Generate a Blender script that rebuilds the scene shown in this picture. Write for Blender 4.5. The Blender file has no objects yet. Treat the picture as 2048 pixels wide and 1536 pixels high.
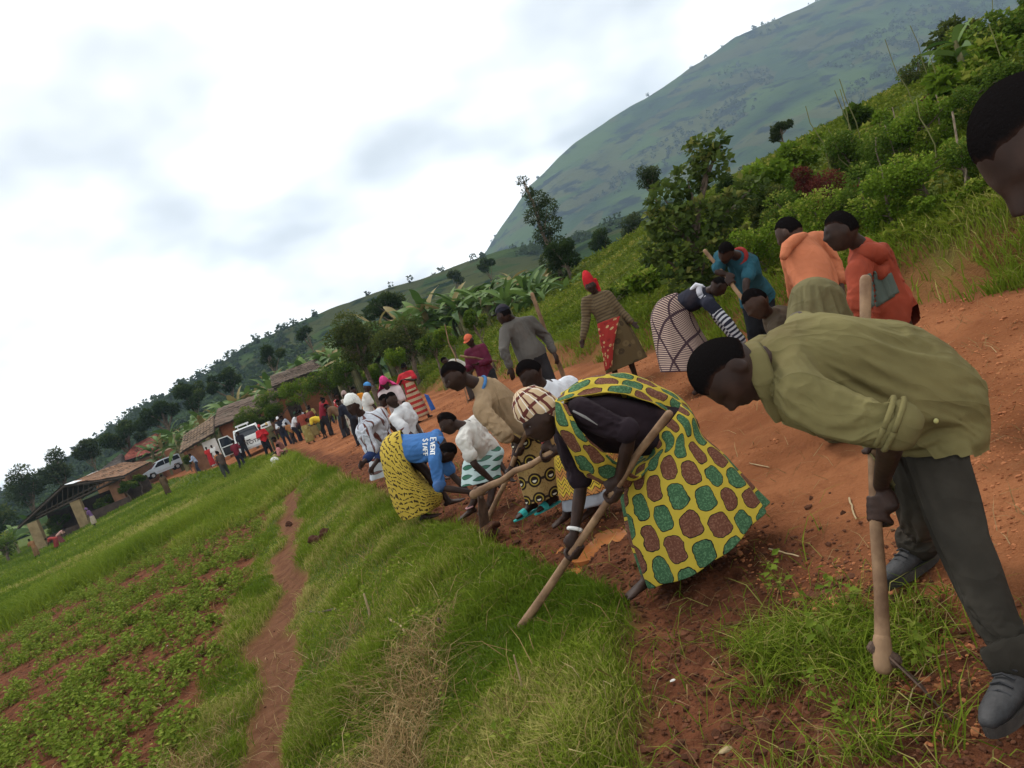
import bpy, bmesh, math, random
import numpy as np
from mathutils import Vector, Matrix, noise as mnoise
from mathutils.bvhtree import BVHTree

# ------------------------------------------------------------------ camera
W, H_, F_ = 2048.0, 1536.0, 1600.0
ROLL, PITCH, CAMZ = math.radians(21.5), math.radians(3.8), 1.6
sc = bpy.context.scene
COL = sc.collection
cr, sr = math.cos(ROLL), math.sin(ROLL)
cp, sp = math.cos(PITCH), math.sin(PITCH)
FWD = np.array([0, cp, -sp]); UP0 = np.array([0, sp, cp]); RT0 = np.array([1., 0, 0])
RT = RT0 * cr - UP0 * sr                       # the photograph is turned: up leans to the left
UP = UP0 * cr + RT0 * sr
CAM = np.array([0, 0, CAMZ])
cam = bpy.data.cameras.new('camera'); camo = bpy.data.objects.new('camera', cam); COL.objects.link(camo)
cam.sensor_width = 36; cam.lens = 36 * F_ / W; cam.clip_start = .05; cam.clip_end = 12000
m = Matrix(((RT[0], UP[0], -FWD[0], CAM[0]), (RT[1], UP[1], -FWD[1], CAM[1]), (RT[2], UP[2], -FWD[2], CAM[2]), (0, 0, 0, 1)))
camo.matrix_world = m
sc.camera = camo

# ------------------------------------------------------------------ light and exposure
sc.view_settings.view_transform = 'Standard'; sc.view_settings.look = 'None'
sc.view_settings.exposure = 0.68; sc.view_settings.gamma = 1.0
sc.cycles.use_denoising = True
sc.cycles.max_bounces = 6; sc.cycles.diffuse_bounces = 3; sc.cycles.volume_bounces = 0; sc.cycles.transparent_max_bounces = 8
SUN_EL, SUN_AZ = math.radians(58), math.radians(-25)      # azimuth from +y towards +x
sun = bpy.data.lights.new('sun', 'SUN'); suno = bpy.data.objects.new('sun', sun); COL.objects.link(suno)
sun.energy = 1.5; sun.angle = math.radians(12); sun.color = (1, .96, .9)
sd = Vector((math.sin(SUN_AZ) * math.cos(SUN_EL), math.cos(SUN_AZ) * math.cos(SUN_EL), math.sin(SUN_EL)))
suno.rotation_euler = sd.to_track_quat('Z', 'Y').to_euler()

# ------------------------------------------------------------------ node helpers
class E:
    """a socket with arithmetic"""
    def __init__(s, nt, k): s.nt, s.k = nt, k
    def _m(s, op, *a):
        n = s.nt.nodes.new('ShaderNodeMath'); n.operation = op
        for i, x in enumerate((s,) + a):
            if isinstance(x, E): s.nt.links.new(x.k, n.inputs[i])
            else: n.inputs[i].default_value = x
        return E(s.nt, n.outputs[0])
    def __add__(s, o): return s._m('ADD', o)
    def __sub__(s, o): return s._m('SUBTRACT', o)
    def __mul__(s, o): return s._m('MULTIPLY', o)
    def __truediv__(s, o): return s._m('DIVIDE', o)
    def __rsub__(s, o): return (s * -1) + o
    __radd__ = __add__; __rmul__ = __mul__
    def gt(s, o): return s._m('GREATER_THAN', o)
    def lt(s, o): return s._m('LESS_THAN', o)
    def fl(s): return s._m('FLOOR')
    def fr(s): return s._m('FRACT')
    def ab(s): return s._m('ABSOLUTE')
    def sin(s): return s._m('SINE')
    def sqrt(s): return s._m('SQRT')
    def mn(s, o): return s._m('MINIMUM', o)
    def mx(s, o): return s._m('MAXIMUM', o)
    def pw(s, o): return s._m('POWER', o)
    def mod(s, o): return s._m('FLOORED_MODULO', o)
    def ramp(s, lo, hi):
        n = s.nt.nodes.new('ShaderNodeMapRange'); n.interpolation_type = 'SMOOTHSTEP'
        s.nt.links.new(s.k, n.inputs[0]); n.inputs[1].default_value = lo; n.inputs[2].default_value = hi
        return E(s.nt, n.outputs[0])

class MB:
    """material builder"""
    def __init__(s, name, rough=.85, spec=.25):
        s.m = bpy.data.materials.new(name); s.m.use_nodes = True; s.nt = s.m.node_tree
        s.b = s.nt.nodes['Principled BSDF']; s.b.inputs['Roughness'].default_value = rough
        s.b.inputs['Specular IOR Level'].default_value = spec
        s._c = {}
    def node(s, t): return s.nt.nodes.new(t)
    def coord(s, w='Object'):
        if 'tc' not in s._c: s._c['tc'] = s.node('ShaderNodeTexCoord')
        return s._c['tc'].outputs[w]
    def geo(s):
        if 'g' not in s._c: s._c['g'] = s.node('ShaderNodeNewGeometry')
        return s._c['g'].outputs['Position']
    def sep(s, v):
        n = s.node('ShaderNodeSeparateXYZ'); s.nt.links.new(v, n.inputs[0]); return [E(s.nt, n.outputs[i]) for i in range(3)]
    def comb(s, x, y, z=0.0):
        n = s.node('ShaderNodeCombineXYZ')
        for i, q in enumerate((x, y, z)):
            if isinstance(q, E): s.nt.links.new(q.k, n.inputs[i])
            else: n.inputs[i].default_value = q
        return n.outputs[0]
    def uv(s): return s.sep(s.coord('UV'))[:2]
    def noise(s, scale, detail=3, vec=None, rough=.55, dist=0.0, col=False):
        n = s.node('ShaderNodeTexNoise'); n.inputs['Scale'].default_value = scale; n.inputs['Detail'].default_value = detail
        n.inputs['Roughness'].default_value = rough; n.inputs['Distortion'].default_value = dist
        s.nt.links.new(vec if vec is not None else s.coord(), n.inputs['Vector'])
        return n.outputs['Color'] if col else E(s.nt, n.outputs['Fac'])
    def voro(s, scale, vec=None, feature='F1', rand=1.0):
        n = s.node('ShaderNodeTexVoronoi'); n.feature = feature; n.inputs['Scale'].default_value = scale
        n.inputs['Randomness'].default_value = rand
        s.nt.links.new(vec if vec is not None else s.coord(), n.inputs['Vector'])
        return E(s.nt, n.outputs['Distance']), n
    def attr(s, name):
        n = s.node('ShaderNodeAttribute'); n.attribute_name = name; return n
    def mix(s, fac, a, b, mode='MIX'):
        n = s.node('ShaderNodeMix'); n.data_type = 'RGBA'; n.blend_type = mode
        for sock, q in ((n.inputs[0], fac), (n.inputs[6], a), (n.inputs[7], b)):
            if isinstance(q, E): s.nt.links.new(q.k, sock)
            elif isinstance(q, bpy.types.NodeSocket): s.nt.links.new(q, sock)
            elif isinstance(q, (tuple, list)): sock.default_value = (*q[:3], 1)
            else: sock.default_value = q
        return n.outputs[2]
    def color(s, c):
        if isinstance(c, (tuple, list)): s.b.inputs['Base Color'].default_value = (*c[:3], 1)
        else: s.nt.links.new(c, s.b.inputs['Base Color'])
        return s
    def rough(s, e): s.nt.links.new(e.k, s.b.inputs['Roughness']); return s
    def bump(s, e, strength=.4, dist=.01):
        n = s.node('ShaderNodeBump'); n.inputs['Strength'].default_value = strength; n.inputs['Distance'].default_value = dist
        s.nt.links.new(e.k, n.inputs['Height']); s.nt.links.new(n.outputs[0], s.b.inputs['Normal']); return s

# ------------------------------------------------------------------ sky: bright broken overcast
wd = bpy.data.worlds.new('World'); sc.world = wd; wd.use_nodes = True
nt = wd.node_tree; bg = nt.nodes['Background']
class WB(MB):
    def __init__(s, nt): s.nt = nt; s._c = {}
wb = WB(nt)
sky = nt.nodes.new('ShaderNodeTexSky'); sky.sky_type = 'NISHITA'; sky.sun_disc = False
sky.sun_elevation = SUN_EL; sky.sun_rotation = SUN_AZ
dx, dy, dz = wb.sep(wb.coord('Generated'))
dzc = dz.mx(0.0) + .42
cv = wb.comb(dx / dzc, dy / dzc, 0.0)
n1 = wb.noise(1.5, 4, cv, .5, .15); n2 = wb.noise(4.0, 3, cv, .5, .1)
cl = (n1 * .75 + n2 * .25).ramp(.36, .60)
skyscale = wb.mix(1.0, sky.outputs[0], (.06, .06, .06), 'MULTIPLY')
cloud = wb.mix(cl, (.48, .51, .53), (1.14, 1.15, 1.14))
nt.links.new(wb.mix(.90, skyscale, cloud), bg.inputs[0]); bg.inputs[1].default_value = 1.1

# ------------------------------------------------------------------ pixel <-> place (photo pixels, 2048 x 1536)
def ray(u, v):
    d = FWD + (u - W / 2) / F_ * RT - (v - H_ / 2) / F_ * UP
    return d
def P(u, v, d): return CAM + d * ray(u, v)
def D(du, dv, dd=0.0):
    """direction given in picture terms: right, down, away"""
    q = du * RT - dv * UP + dd * FWD
    return q / np.linalg.norm(q)
def unit(v):
    v = np.asarray(v, float); return v / (np.linalg.norm(v) + 1e-12)

# ------------------------------------------------------------------ value noise in numpy
def _h(ix, iy, seed):
    n = (ix.astype(np.int64) * 374761393 + iy.astype(np.int64) * 668265263 + seed * 144665) & 0x7fffffff
    n = ((n ^ (n >> 13)) * 1274126177) & 0x7fffffff
    return ((n ^ (n >> 16)) & 0xffff) / 65535.0
def vnoise(x, y, seed=0):
    x = np.asarray(x, float); y = np.asarray(y, float)
    ix, iy = np.floor(x), np.floor(y); fx, fy = x - ix, y - iy
    fx = fx * fx * (3 - 2 * fx); fy = fy * fy * (3 - 2 * fy)
    ix = ix.astype(np.int64); iy = iy.astype(np.int64)
    a = _h(ix, iy, seed) * (1 - fx) + _h(ix + 1, iy, seed) * fx
    b = _h(ix, iy + 1, seed) * (1 - fx) + _h(ix + 1, iy + 1, seed) * fx
    return a * (1 - fy) + b * fy - .5
def fbm(x, y, seed=0, oct=4, gain=.5):
    r = 0; a = 1.0
    for k in range(oct):
        r = r + a * vnoise(x * 2 ** k, y * 2 ** k, seed + k * 17); a *= gain
    return r
def sst(a, b, x):
    t = np.clip((np.asarray(x, float) - a) / (b - a), 0, 1); return t * t * (3 - 2 * t)

# ------------------------------------------------------------------ object helpers
def props(o, label=None, cat=None, group=None, kind=None):
    if label: o['label'] = label
    if cat: o['category'] = cat
    if group: o['group'] = group
    if kind: o['kind'] = kind
    return o
def empty(name, loc, label, cat, group=None):
    o = bpy.data.objects.new(name, None); o.empty_display_size = .1; o.location = tuple(loc); COL.objects.link(o)
    return props(o, label, cat, group)
def link(name, me, mat=None, parent=None, loc=None):
    o = bpy.data.objects.new(name, me); COL.objects.link(o)
    if mat is not None:
        me.materials.clear()
        for q in (mat if isinstance(mat, list) else [mat]): me.materials.append(q)
    if parent is not None: o.parent = parent
    if loc is not None: o.location = tuple(loc)
    return o
def fast_mesh(name, V, Fc, attrs=None, smooth=False, uv=None):
    """V (n,3), Fc (m,k) equal-size faces"""
    V = np.ascontiguousarray(V, np.float32); Fc = np.ascontiguousarray(Fc, np.int32)
    me = bpy.data.meshes.new(name); k = Fc.shape[1]
    me.vertices.add(len(V)); me.vertices.foreach_set('co', V.ravel())
    me.loops.add(Fc.size); me.loops.foreach_set('vertex_index', Fc.ravel())
    me.polygons.add(len(Fc)); me.polygons.foreach_set('loop_start', np.arange(0, Fc.size, k, dtype=np.int32))
    me.polygons.foreach_set('use_smooth', np.full(len(Fc), smooth))
    for nm, arr in (attrs or {}).items():
        if arr.ndim == 1:
            a = me.attributes.new(nm, 'FLOAT', 'POINT'); a.data.foreach_set('value', np.ascontiguousarray(arr, np.float32))
        else:
            a = me.attributes.new(nm, 'FLOAT_COLOR', 'POINT')
            c = np.ones((len(arr), 4), np.float32); c[:, :arr.shape[1]] = arr; a.data.foreach_set('color', c.ravel())
    if uv is not None:
        l = me.uv_layers.new(name='UVMap'); l.data.foreach_set('uv', np.ascontiguousarray(uv[Fc.ravel()], np.float32).ravel())
    me.update(calc_edges=True); me.validate()
    return me

class MA:
    """collects closed shapes into one mesh"""
    def __init__(s): s.v = []; s.f = []
    def add(s, V, Fs):
        o = len(s.v); s.v.extend([tuple(p) for p in V]); s.f.extend([tuple(i + o for i in f) for f in Fs]); return s
    def tube(s, path, rad, n=12, side=None, caps=True):
        p = np.array(path, float); m = len(p)
        r = np.array([(q, q) if np.isscalar(q) else q for q in rad], float)
        t = np.zeros_like(p); t[1:-1] = p[2:] - p[:-2]; t[0] = p[1] - p[0]; t[-1] = p[-1] - p[-2]
        t /= np.linalg.norm(t, axis=1)[:, None] + 1e-12
        b0 = np.array(side if side is not None else (np.cross(t[0], (0, 0, 1)) if abs(t[0][2]) < .9 else np.cross(t[0], (1, 0, 0))), float)
        V = []; an = np.linspace(0, 2 * np.pi, n, endpoint=False); ca, sa = np.cos(an)[:, None], np.sin(an)[:, None]
        b = b0; prev = None; rings = []
        for i in range(m):
            ref = b0 if side is not None else b
            b = ref - t[i] * np.dot(ref, t[i])
            if np.linalg.norm(b) < 1e-6: b = prev
            b = unit(b); prev = b; c = np.cross(t[i], b)
            rings.append((p[i], t[i], b, c, r[i]))
        out = []
        if caps:
            q, tt, b, c, rr = rings[0]
            for k in (.85, .45): out.append((q - tt * rr.min() * k * .96, b, c, rr * math.sqrt(max(0, 1 - (k) ** 2 * .95))))
        out += [(q, b, c, rr) for q, tt, b, c, rr in rings]
        if caps:
            q, tt, b, c, rr = rings[-1]
            for k in (.45, .85): out.append((q + tt * rr.min() * k * .96, b, c, rr * math.sqrt(max(0, 1 - k ** 2 * .95))))
        for q, b, c, rr in out: V.append(q + ca * b * rr[0] + sa * c * rr[1])
        V = np.concatenate(V); L = len(out); Fs = []
        for i in range(L - 1):
            for j in range(n): Fs.append((i * n + j, i * n + (j + 1) % n, (i + 1) * n + (j + 1) % n, (i + 1) * n + j))
        Fs.append(tuple(range(n))[::-1]); Fs.append(tuple((L - 1) * n + j for j in range(n)))
        return s.add(V, Fs)
    def ell(s, c, ax, n=10):
        """ellipsoid, ax = three axis vectors"""
        V = []; Fs = []; ax = [np.array(a, float) for a in ax]; c = np.array(c, float)
        for i in range(1, n):
            ph = math.pi * i / n
            for j in range(2 * n):
                th = math.pi * j / n
                V.append(c + ax[0] * math.sin(ph) * math.cos(th) + ax[1] * math.sin(ph) * math.sin(th) + ax[2] * math.cos(ph))
        k = 2 * n
        for i in range(n - 2):
            for j in range(k): Fs.append((i * k + j, (i + 1) * k + j, (i + 1) * k + (j + 1) % k, i * k + (j + 1) % k))
        V.append(c + ax[2]); V.append(c - ax[2]); a, b = len(V) - 2, len(V) - 1
        for j in range(k): Fs.append((a, j, (j + 1) % k)); Fs.append((b, (n - 2) * k + (j + 1) % k, (n - 2) * k + j))
        return s.add(V, Fs)
    def box(s, c, ax):
        c = np.array(c, float); a, b, d = [np.array(q, float) for q in ax]
        V = [c + i * a + j * b + k * d for i in (-1, 1) for j in (-1, 1) for k in (-1, 1)]
        return s.add(V, [(0, 1, 3, 2), (4, 6, 7, 5), (0, 4, 5, 1), (2, 3, 7, 6), (0, 2, 6, 4), (1, 5, 7, 3)])
    def prism(s, poly, off):
        """polygon (list of 3-D points) pushed along off"""
        n = len(poly); poly = [np.array(q, float) for q in poly]; off = np.array(off, float)
        V = poly + [q + off for q in poly]
        return s.add(V, [tuple(range(n))[::-1], tuple(range(n, 2 * n))] + [(i, (i + 1) % n, n + (i + 1) % n, n + i) for i in range(n)])
    def mesh(s, name, smooth=False, base=None):
        V = np.array(s.v, float)
        if base is not None: V = V - np.asarray(base)
        me = bpy.data.meshes.new(name); me.from_pydata(V.tolist(), [], s.f); me.update()
        if smooth: me.polygons.foreach_set('use_smooth', [True] * len(me.polygons))
        return me
    def obj(s, name, mat, parent=None, base=None, smooth=False, bevel=0):
        me = s.mesh(name, smooth, base); o = link(name, me, mat, parent)
        bm = bmesh.new(); bm.from_mesh(me); bmesh.ops.recalc_face_normals(bm, faces=bm.faces)
        if bevel: bmesh.ops.bevel(bm, geom=bm.edges[:], offset=bevel, segments=2, affect='EDGES', profile=.6)
        bm.to_mesh(me); bm.free()
        if bevel: me.polygons.foreach_set('use_smooth', [False] * len(me.polygons))
        return o

TMP = bpy.data.scenes.new('settling')            # scratch scene for shaping meshes, removed at the end
def remesh(ma, vox, smooth=4, fac=.5):
    """one continuous skin over overlapping shapes -> mesh datablock in world coordinates"""
    me = ma.mesh('tmp'); bm = bmesh.new(); bm.from_mesh(me); bmesh.ops.recalc_face_normals(bm, faces=bm.faces); bm.to_mesh(me); bm.free()
    o = bpy.data.objects.new('tmp', me); TMP.collection.objects.link(o)
    r = o.modifiers.new('r', 'REMESH'); r.mode = 'VOXEL'; r.voxel_size = vox; r.use_smooth_shade = True
    if smooth:
        q = o.modifiers.new('s', 'SMOOTH'); q.factor = fac; q.iterations = smooth
    TMP.view_layers[0].update(); dg = TMP.view_layers[0].depsgraph
    out = bpy.data.meshes.new_from_object(o.evaluated_get(dg), depsgraph=dg)
    bpy.data.objects.remove(o); bpy.data.meshes.remove(me)
    return out
def getv(me):
    a = np.empty(len(me.vertices) * 3, np.float32); me.vertices.foreach_get('co', a); return a.reshape(-1, 3).astype(float)
def setv(me, V): me.vertices.foreach_set('co', np.ascontiguousarray(V, np.float32).ravel()); me.update()
def getn(me):
    a = np.empty(len(me.vertices) * 3, np.float32); me.vertices.foreach_get('normal', a); return a.reshape(-1, 3).astype(float)
# ------------------------------------------------------------------ ground shape
def xl(y):                                   # left edge of the dirt road
    y = np.asarray(y, float)
    far = np.where(y < 38, .9 - .33 * (y - 2), .9 - .33 * 36 - .60 * (y - 38))
    return np.where(y < 4.2, np.interp(y, [0, 2.7, 3.3, 4.2], [-.12, 0, .1, .174]), far)
def wr(y): return np.interp(y, [0, 6, 15, 35], [4.6, 4.7, 5.2, 5.9])
def path_x(y): return -2.45 - .245 * (np.asarray(y, float) - 5.2)
def Hs(x, y):
    """smooth ground height"""
    x = np.asarray(x, float); y = np.asarray(y, float)
    lat = (x - xl(y)) * .95
    near = 1 - sst(120, 300, y)
    latr = lat * 6 / wr(y)
    road = .05 * np.clip(latr, 0, 6)
    left = -.5 * sst(-.15, -2.3, lat) - .95 * sst(-2, -14, lat)
    bk = 1 - .75 * sst(38, 60, y)
    right = bk * (.55 * sst(6.0, 7.0, latr + .5 * vnoise(x * .4, y * .4, 5)) + .25 * np.clip(latr - 7, 0, 9) + .15 * np.clip(latr - 16, 0, 50))
    z = road + left + right
    z = z * near + (1 - near) * (-1.0)
    return z
DUG = [(-.30, 1.15, 4.2, 13.5)]
def zones(x, y):
    """road, grass, dug soil weights"""
    lat = (x - xl(y)) * .95
    e = .22 * fbm(x * 1.1, y * 1.1, 3, 3)
    road = sst(-.15, .05, lat + e) * (1 - sst(5.7, 6.3, lat * 6 / wr(y) + 1.2 * e))
    edge = np.interp(y, [0, 2.4, 3.2, 4.2, 6, 9, 14, 20, 30], [1.3, 1.25, 1.05, .85, .9, 1.2, 1.2, .8, .3])
    dug = road * (1 - sst(-.2, .25, lat - edge + 2.2 * e))
    # the cut edge and the turned-over turf round the nearest hoe
    fld = sst(.3, .55, path_x(y) - .30 - x + 1.1 * e)
    pth = (1 - fld) * (1 - sst(.12, .34, np.abs(x - path_x(y) + 1.5 * e + .10 * np.sin(y * 1.7)))) * (1 - sst(19, 24, y))
    field = fld * (1 - sst(23, 25, y + 3 * e))
    return lat, road, dug, pth, field
def H(x, y):
    x = np.asarray(x, float); y = np.asarray(y, float)
    lat, road, dug, pth, field = zones(x, y)
    z = Hs(x, y)
    z = z + road * (.05 * fbm(x * .8, y * .8, 11, 3) + .030 * fbm(x * 5, y * 5, 12, 4) - .03 * np.exp(-((lat - 2.1) / .22) ** 2) - .025 * np.exp(-((lat - 3.7) / .25) ** 2))
    z = z - .10 * dug * (1 - sst(14, 20, y)) + dug * .055 * fbm(x * 5.5, y * 5.5, 14, 4, .55)
    z = z - .05 * pth + field * (.05 * fbm(x * 3, y * 3, 21, 4, .6)) + pth * .02 * fbm(x * 7, y * 7, 22, 3)
    gr = (1 - road) * (1 - field) * (1 - pth)
    z = z - .07 * np.exp(-((x - .22) ** 2 + (y - 5.78) ** 2) / .05) - .04 * np.exp(-((x + .05) ** 2 + (y - 5.42) ** 2) / .012)
    z = z + gr * .10 * fbm(x * .9, y * .9, 31, 3) * (1 - sst(60, 120, y))
    return z
def Hf(x, y): return float(H(np.array([x]), np.array([y]))[0])
def G(u, v, lift=0.0):
    """ground point under a photo pixel"""
    d = ray(u, v); t = 1.2; pt = t
    while t < 400:
        q = CAM + d * t
        if q[2] < Hs(q[0], q[1]): break
        pt = t; t *= 1.02
    a, b = pt, t
    for _ in range(18):
        mth = (a + b) / 2; q = CAM + d * mth
        if q[2] < Hf(q[0], q[1]): b = mth
        else: a = mth
    q = CAM + d * b
    return q + np.array([0, 0, lift])
def onG(x, y, lift=0.0): return np.array([x, y, Hf(x, y) + lift])

az = np.radians(np.concatenate([np.linspace(-85, -52, 24, endpoint=False), np.linspace(-52, 52, 420), np.linspace(54, 85, 20)]))
rr = np.concatenate([np.geomspace(1.6, 60, 420), np.geomspace(61, 4000, 90)])
A_, R_ = np.meshgrid(az, rr); ox, oy = 0.0, -1.0
GX, GY = ox + R_ * np.sin(A_), oy + R_ * np.cos(A_)
GZ = H(GX.ravel(), GY.ravel())
na, nr = len(az), len(rr)
idx = np.arange(na * nr).reshape(nr, na)
gf = np.stack([idx[:-1, :-1].ravel(), idx[:-1, 1:].ravel(), idx[1:, 1:].ravel(), idx[1:, :-1].ravel()], 1)
lat, road, dug, pth, field = zones(GX.ravel(), GY.ravel())
gx, gy = GX.ravel(), GY.ravel()
latr = lat * 6 / wr(gy)
bankcut = sst(5.7, 6.1, latr) * (1 - sst(6.6, 7.3, latr + .8 * fbm(gx, gy, 7, 3))) * (1 - sst(30, 45, gy))
soil = np.clip(road + pth + field + .8 * bankcut, 0, 1)
me = fast_mesh('ground', np.stack([gx, gy, GZ], 1), gf, {'zone': np.stack([soil, np.clip(dug + 1.0 * field + .35 * bankcut, 0, 1), pth], 1)}, smooth=True)
mb = MB('ground soil and turf', 1.0, .03)
zn = mb.attr('zone'); zs = mb.sep(zn.outputs['Color'])
pos = mb.geo()
nA = mb.noise(.9, 5, pos); nB = mb.noise(7, 6, pos, .65); nC = mb.noise(38, 4, pos, .6)
dry = mb.mix(nA.ramp(.35, .65), (.165, .060, .025), (.255, .100, .043))
dry = mb.mix(nB.ramp(.5, .75) * .6, dry, (.135, .046, .020))
dark = mb.mix(nB.ramp(.35, .65), (.066, .025, .013), (.140, .052, .026))
so = mb.mix(zs[1], dry, dark)
so = mb.mix(zs[2] * .9, so, mb.mix(nB.ramp(.3, .7), (.080, .036, .020), (.140, .068, .038)))
so = mb.mix(nC.ramp(.62, .75) * .35, so, (.34, .19, .105))
gr = mb.mix(nA.ramp(.3, .7), (.045, .070, .014), (.085, .105, .024))
gr = mb.mix(nB.ramp(.55, .8) * .5, gr, (.10, .065, .03))
mb.color(mb.mix(zs[0], gr, so))
mb.bump(nB * .6 + nC * .4, .85, .07)
ground = link('ground', me, mb.m); props(ground, kind='structure')

# ------------------------------------------------------------------ hills (silhouettes read off the photo, built at their distance)
def prof(pts):
    """photo pixels -> (x/y, rise/run) of the line of sight, levelled"""
    o = []
    for u, v in pts:
        d = ray(u, v); o.append((d[0] / d[1], d[2] / d[1]))
    o.sort(); return np.array(o)
def hill(name, pts, r0, rr_, r1, matl, seed, rough, ext=(-1.2, 1.4), endz=(None, None), na=260, nr=90, base=-4):
    pr = prof(pts); t = np.linspace(ext[0], ext[1], na)
    e = np.interp(t, pr[:, 0], pr[:, 1], left=endz[0] if endz[0] is not None else pr[0, 1], right=endz[1] if endz[1] is not None else pr[-1, 1])
    if endz[0] is not None: e = np.interp(t, np.concatenate([[pr[0, 0] - .25], pr[:, 0]]), np.concatenate([[endz[0]], pr[:, 1]]))
    y = np.concatenate([np.linspace(r0, rr_, nr), np.linspace(rr_, r1, 14)[1:]])
    T, Y = np.meshgrid(t, y); X = T * Y
    crest = 1.6 + e * rr_
    s = np.clip((Y - r0) / (rr_ - r0), 0, 1)
    sh = (s ** 1.25) * (1 - .0 * s)
    back = np.clip((Y - rr_) / (r1 - rr_), 0, 1)
    Z = base + (crest[None, :] - base) * sh * (1 - .9 * back ** 1.5)
    n = fbm(X / rough, Y / rough, seed, 5, .5); ridg = 1 - np.abs(fbm(X / rough * .7 + 9, Y / rough * .25, seed + 3, 3)) * 2
    amp = (crest[None, :] - base) * .34 * s * (1 - s) * 4 * .5
    Z = Z + amp * (n + .6 * (ridg - .6)) + rough * .012 * fbm(X / rough * 6, Y / rough * 6, seed + 9, 3) * s
    i = np.arange(T.size).reshape(T.shape)
    f = np.stack([i[:-1, :-1].ravel(), i[:-1, 1:].ravel(), i[1:, 1:].ravel(), i[1:, :-1].ravel()], 1)
    me = fast_mesh(name, np.stack([X.ravel(), Y.ravel(), Z.ravel()], 1), f, smooth=True)
    o = link(name, me, matl); props(o, kind='structure')
    return X, Y, Z
def hillmat(name, cols, sc1, sc2):
    b = MB(name, 1.0, .0); p = b.geo()
    x, y, z = b.sep(p); q = b.comb(x, y * .6, z * 2.2)
    a = b.noise(sc1, 5, q, .6, .6); c = b.noise(sc2, 5, q, .65); d, vn = b.voro(sc1 * 3.5, q)
    cc = b.sep(vn.outputs['Color'])[0]
    k = b.mix(a.ramp(.35, .62), cols[0], cols[1]); k = b.mix(cc.ramp(.55, .6) * .55, k, cols[2]); k = b.mix(c.ramp(.52, .6), k, cols[3])
    return b.color(k).bump(c, .8, 6).m
M_mtn = hillmat('mountain slope', [(.012, .028, .007), (.042, .070, .012), (.060, .052, .016), (.004, .009, .004)], .004, .02)
M_hill = hillmat('hill slope', [(.016, .032, .009), (.036, .056, .015), (.050, .046, .018), (.007, .015, .006)], .012, .055)
mt = hill('mountain', [(930, 560), (975, 497), (1000, 455), (1060, 370), (1150, 285), (1240, 225), (1300, 190), (1400, 125), (1470, 75), (1640, 0), (1800, -50), (2048, -70), (2300, -60)],
          650, 1700, 2600, M_mtn, 41, 320, (-.45, 1.5), (.0, None), 300, 110)
h1 = hill('hill', [(-60, 1010), (120, 930), (250, 838), (340, 785), (420, 742), (500, 688), (560, 660), (640, 626), (720, 596), (800, 570), (880, 545), (960, 515), (1010, 500), (1060, 490), (1110, 490), (1200, 450), (1330, 400), (1600, 300)],
          140, 420, 640, M_hill, 47, 70, (-1.0, 1.2), (None, None), 260, 80, -1.2)

# ------------------------------------------------------------------ leaf and blade meshes
rng = np.random.default_rng(7); random.seed(7)
def blades(pts, h, w, lean, seg=2, rg=rng, rnd=None):
    """tapered bent blades; pts (n,3), h (n,), w (n,)"""
    n = len(pts); a = rg.uniform(0, 2 * np.pi, n); la = rg.uniform(0, 2 * np.pi, n)
    wd_ = np.stack([np.cos(a), np.sin(a), np.zeros(n)], 1) * w[:, None] * .5
    ld = np.stack([np.cos(la), np.sin(la), np.zeros(n)], 1) * (lean * h)[:, None]
    up = np.zeros((n, 3)); up[:, 2] = h
    mid = pts + up * .55 + ld * .3; tip = pts + up * (1 - .25 * np.minimum(lean, 1.5))[:, None] + ld
    V = np.stack([pts - wd_, pts + wd_, mid - wd_ * .8, mid + wd_ * .8, tip], 1).reshape(-1, 3)
    b = np.arange(n)[:, None] * 5
    Fc = np.concatenate([b + np.array([[0, 1, 3]]), b + np.array([[0, 3, 2]]), b + np.array([[2, 3, 4]])], 0)
    r = rg.uniform(0, 1, n) if rnd is None else rnd
    hh = np.tile([0, 0, .55, .55, 1.], n)
    return V, Fc, np.repeat(r, 5), hh
def leaves(c, size, rg=rng, up=.35, rnd=None, asp=.5, droop=0.0, out=None):
    """folded diamond leaves with random facing; c (n,3), size (n,)"""
    n = len(c); d = rg.normal(size=(n, 3)); d[:, 2] = d[:, 2] * .6 - droop
    if out is not None: d = d + out * .9
    d /= np.linalg.norm(d, axis=1)[:, None]
    u = rg.normal(size=(n, 3)); u[:, 2] += up * 3; s = np.cross(d, u); s /= np.linalg.norm(s, axis=1)[:, None] + 1e-9
    nn = np.cross(s, d)
    L = size[:, None]; k = asp
    p0 = c; p1 = c + d * L * .45 + s * L * k * .5 + nn * L * .08; p2 = c + d * L - nn * L * .12; p3 = c + d * L * .45 - s * L * k * .5 + nn * L * .08
    V = np.stack([p0, p1, p2, p3], 1).reshape(-1, 3); b = np.arange(n)[:, None] * 4
    Fc = np.concatenate([b + np.array([[0, 1, 2]]), b + np.array([[0, 2, 3]])], 0)
    r = rg.uniform(0, 1, n) if rnd is None else rnd
    return V, Fc, np.repeat(r, 4)
def leafmat(name, c1, c2, c3=None, rough=.8, trans=.28, spec=.04):
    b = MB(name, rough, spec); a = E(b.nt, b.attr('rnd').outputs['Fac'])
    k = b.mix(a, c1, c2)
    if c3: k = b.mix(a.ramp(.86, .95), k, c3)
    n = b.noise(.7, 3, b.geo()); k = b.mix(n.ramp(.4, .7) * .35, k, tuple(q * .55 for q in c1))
    b.color(k)
    t = b.node('ShaderNodeBsdfTranslucent'); b.nt.links.new(k, t.inputs[0])
    ms = b.node('ShaderNodeMixShader'); ms.inputs[0].default_value = trans
    b.nt.links.new(b.b.outputs[0], ms.inputs[1]); b.nt.links.new(t.outputs[0], ms.inputs[2])
    b.nt.links.new(ms.outputs[0], b.nt.nodes['Material Output'].inputs[0])
    return b.m
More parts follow.
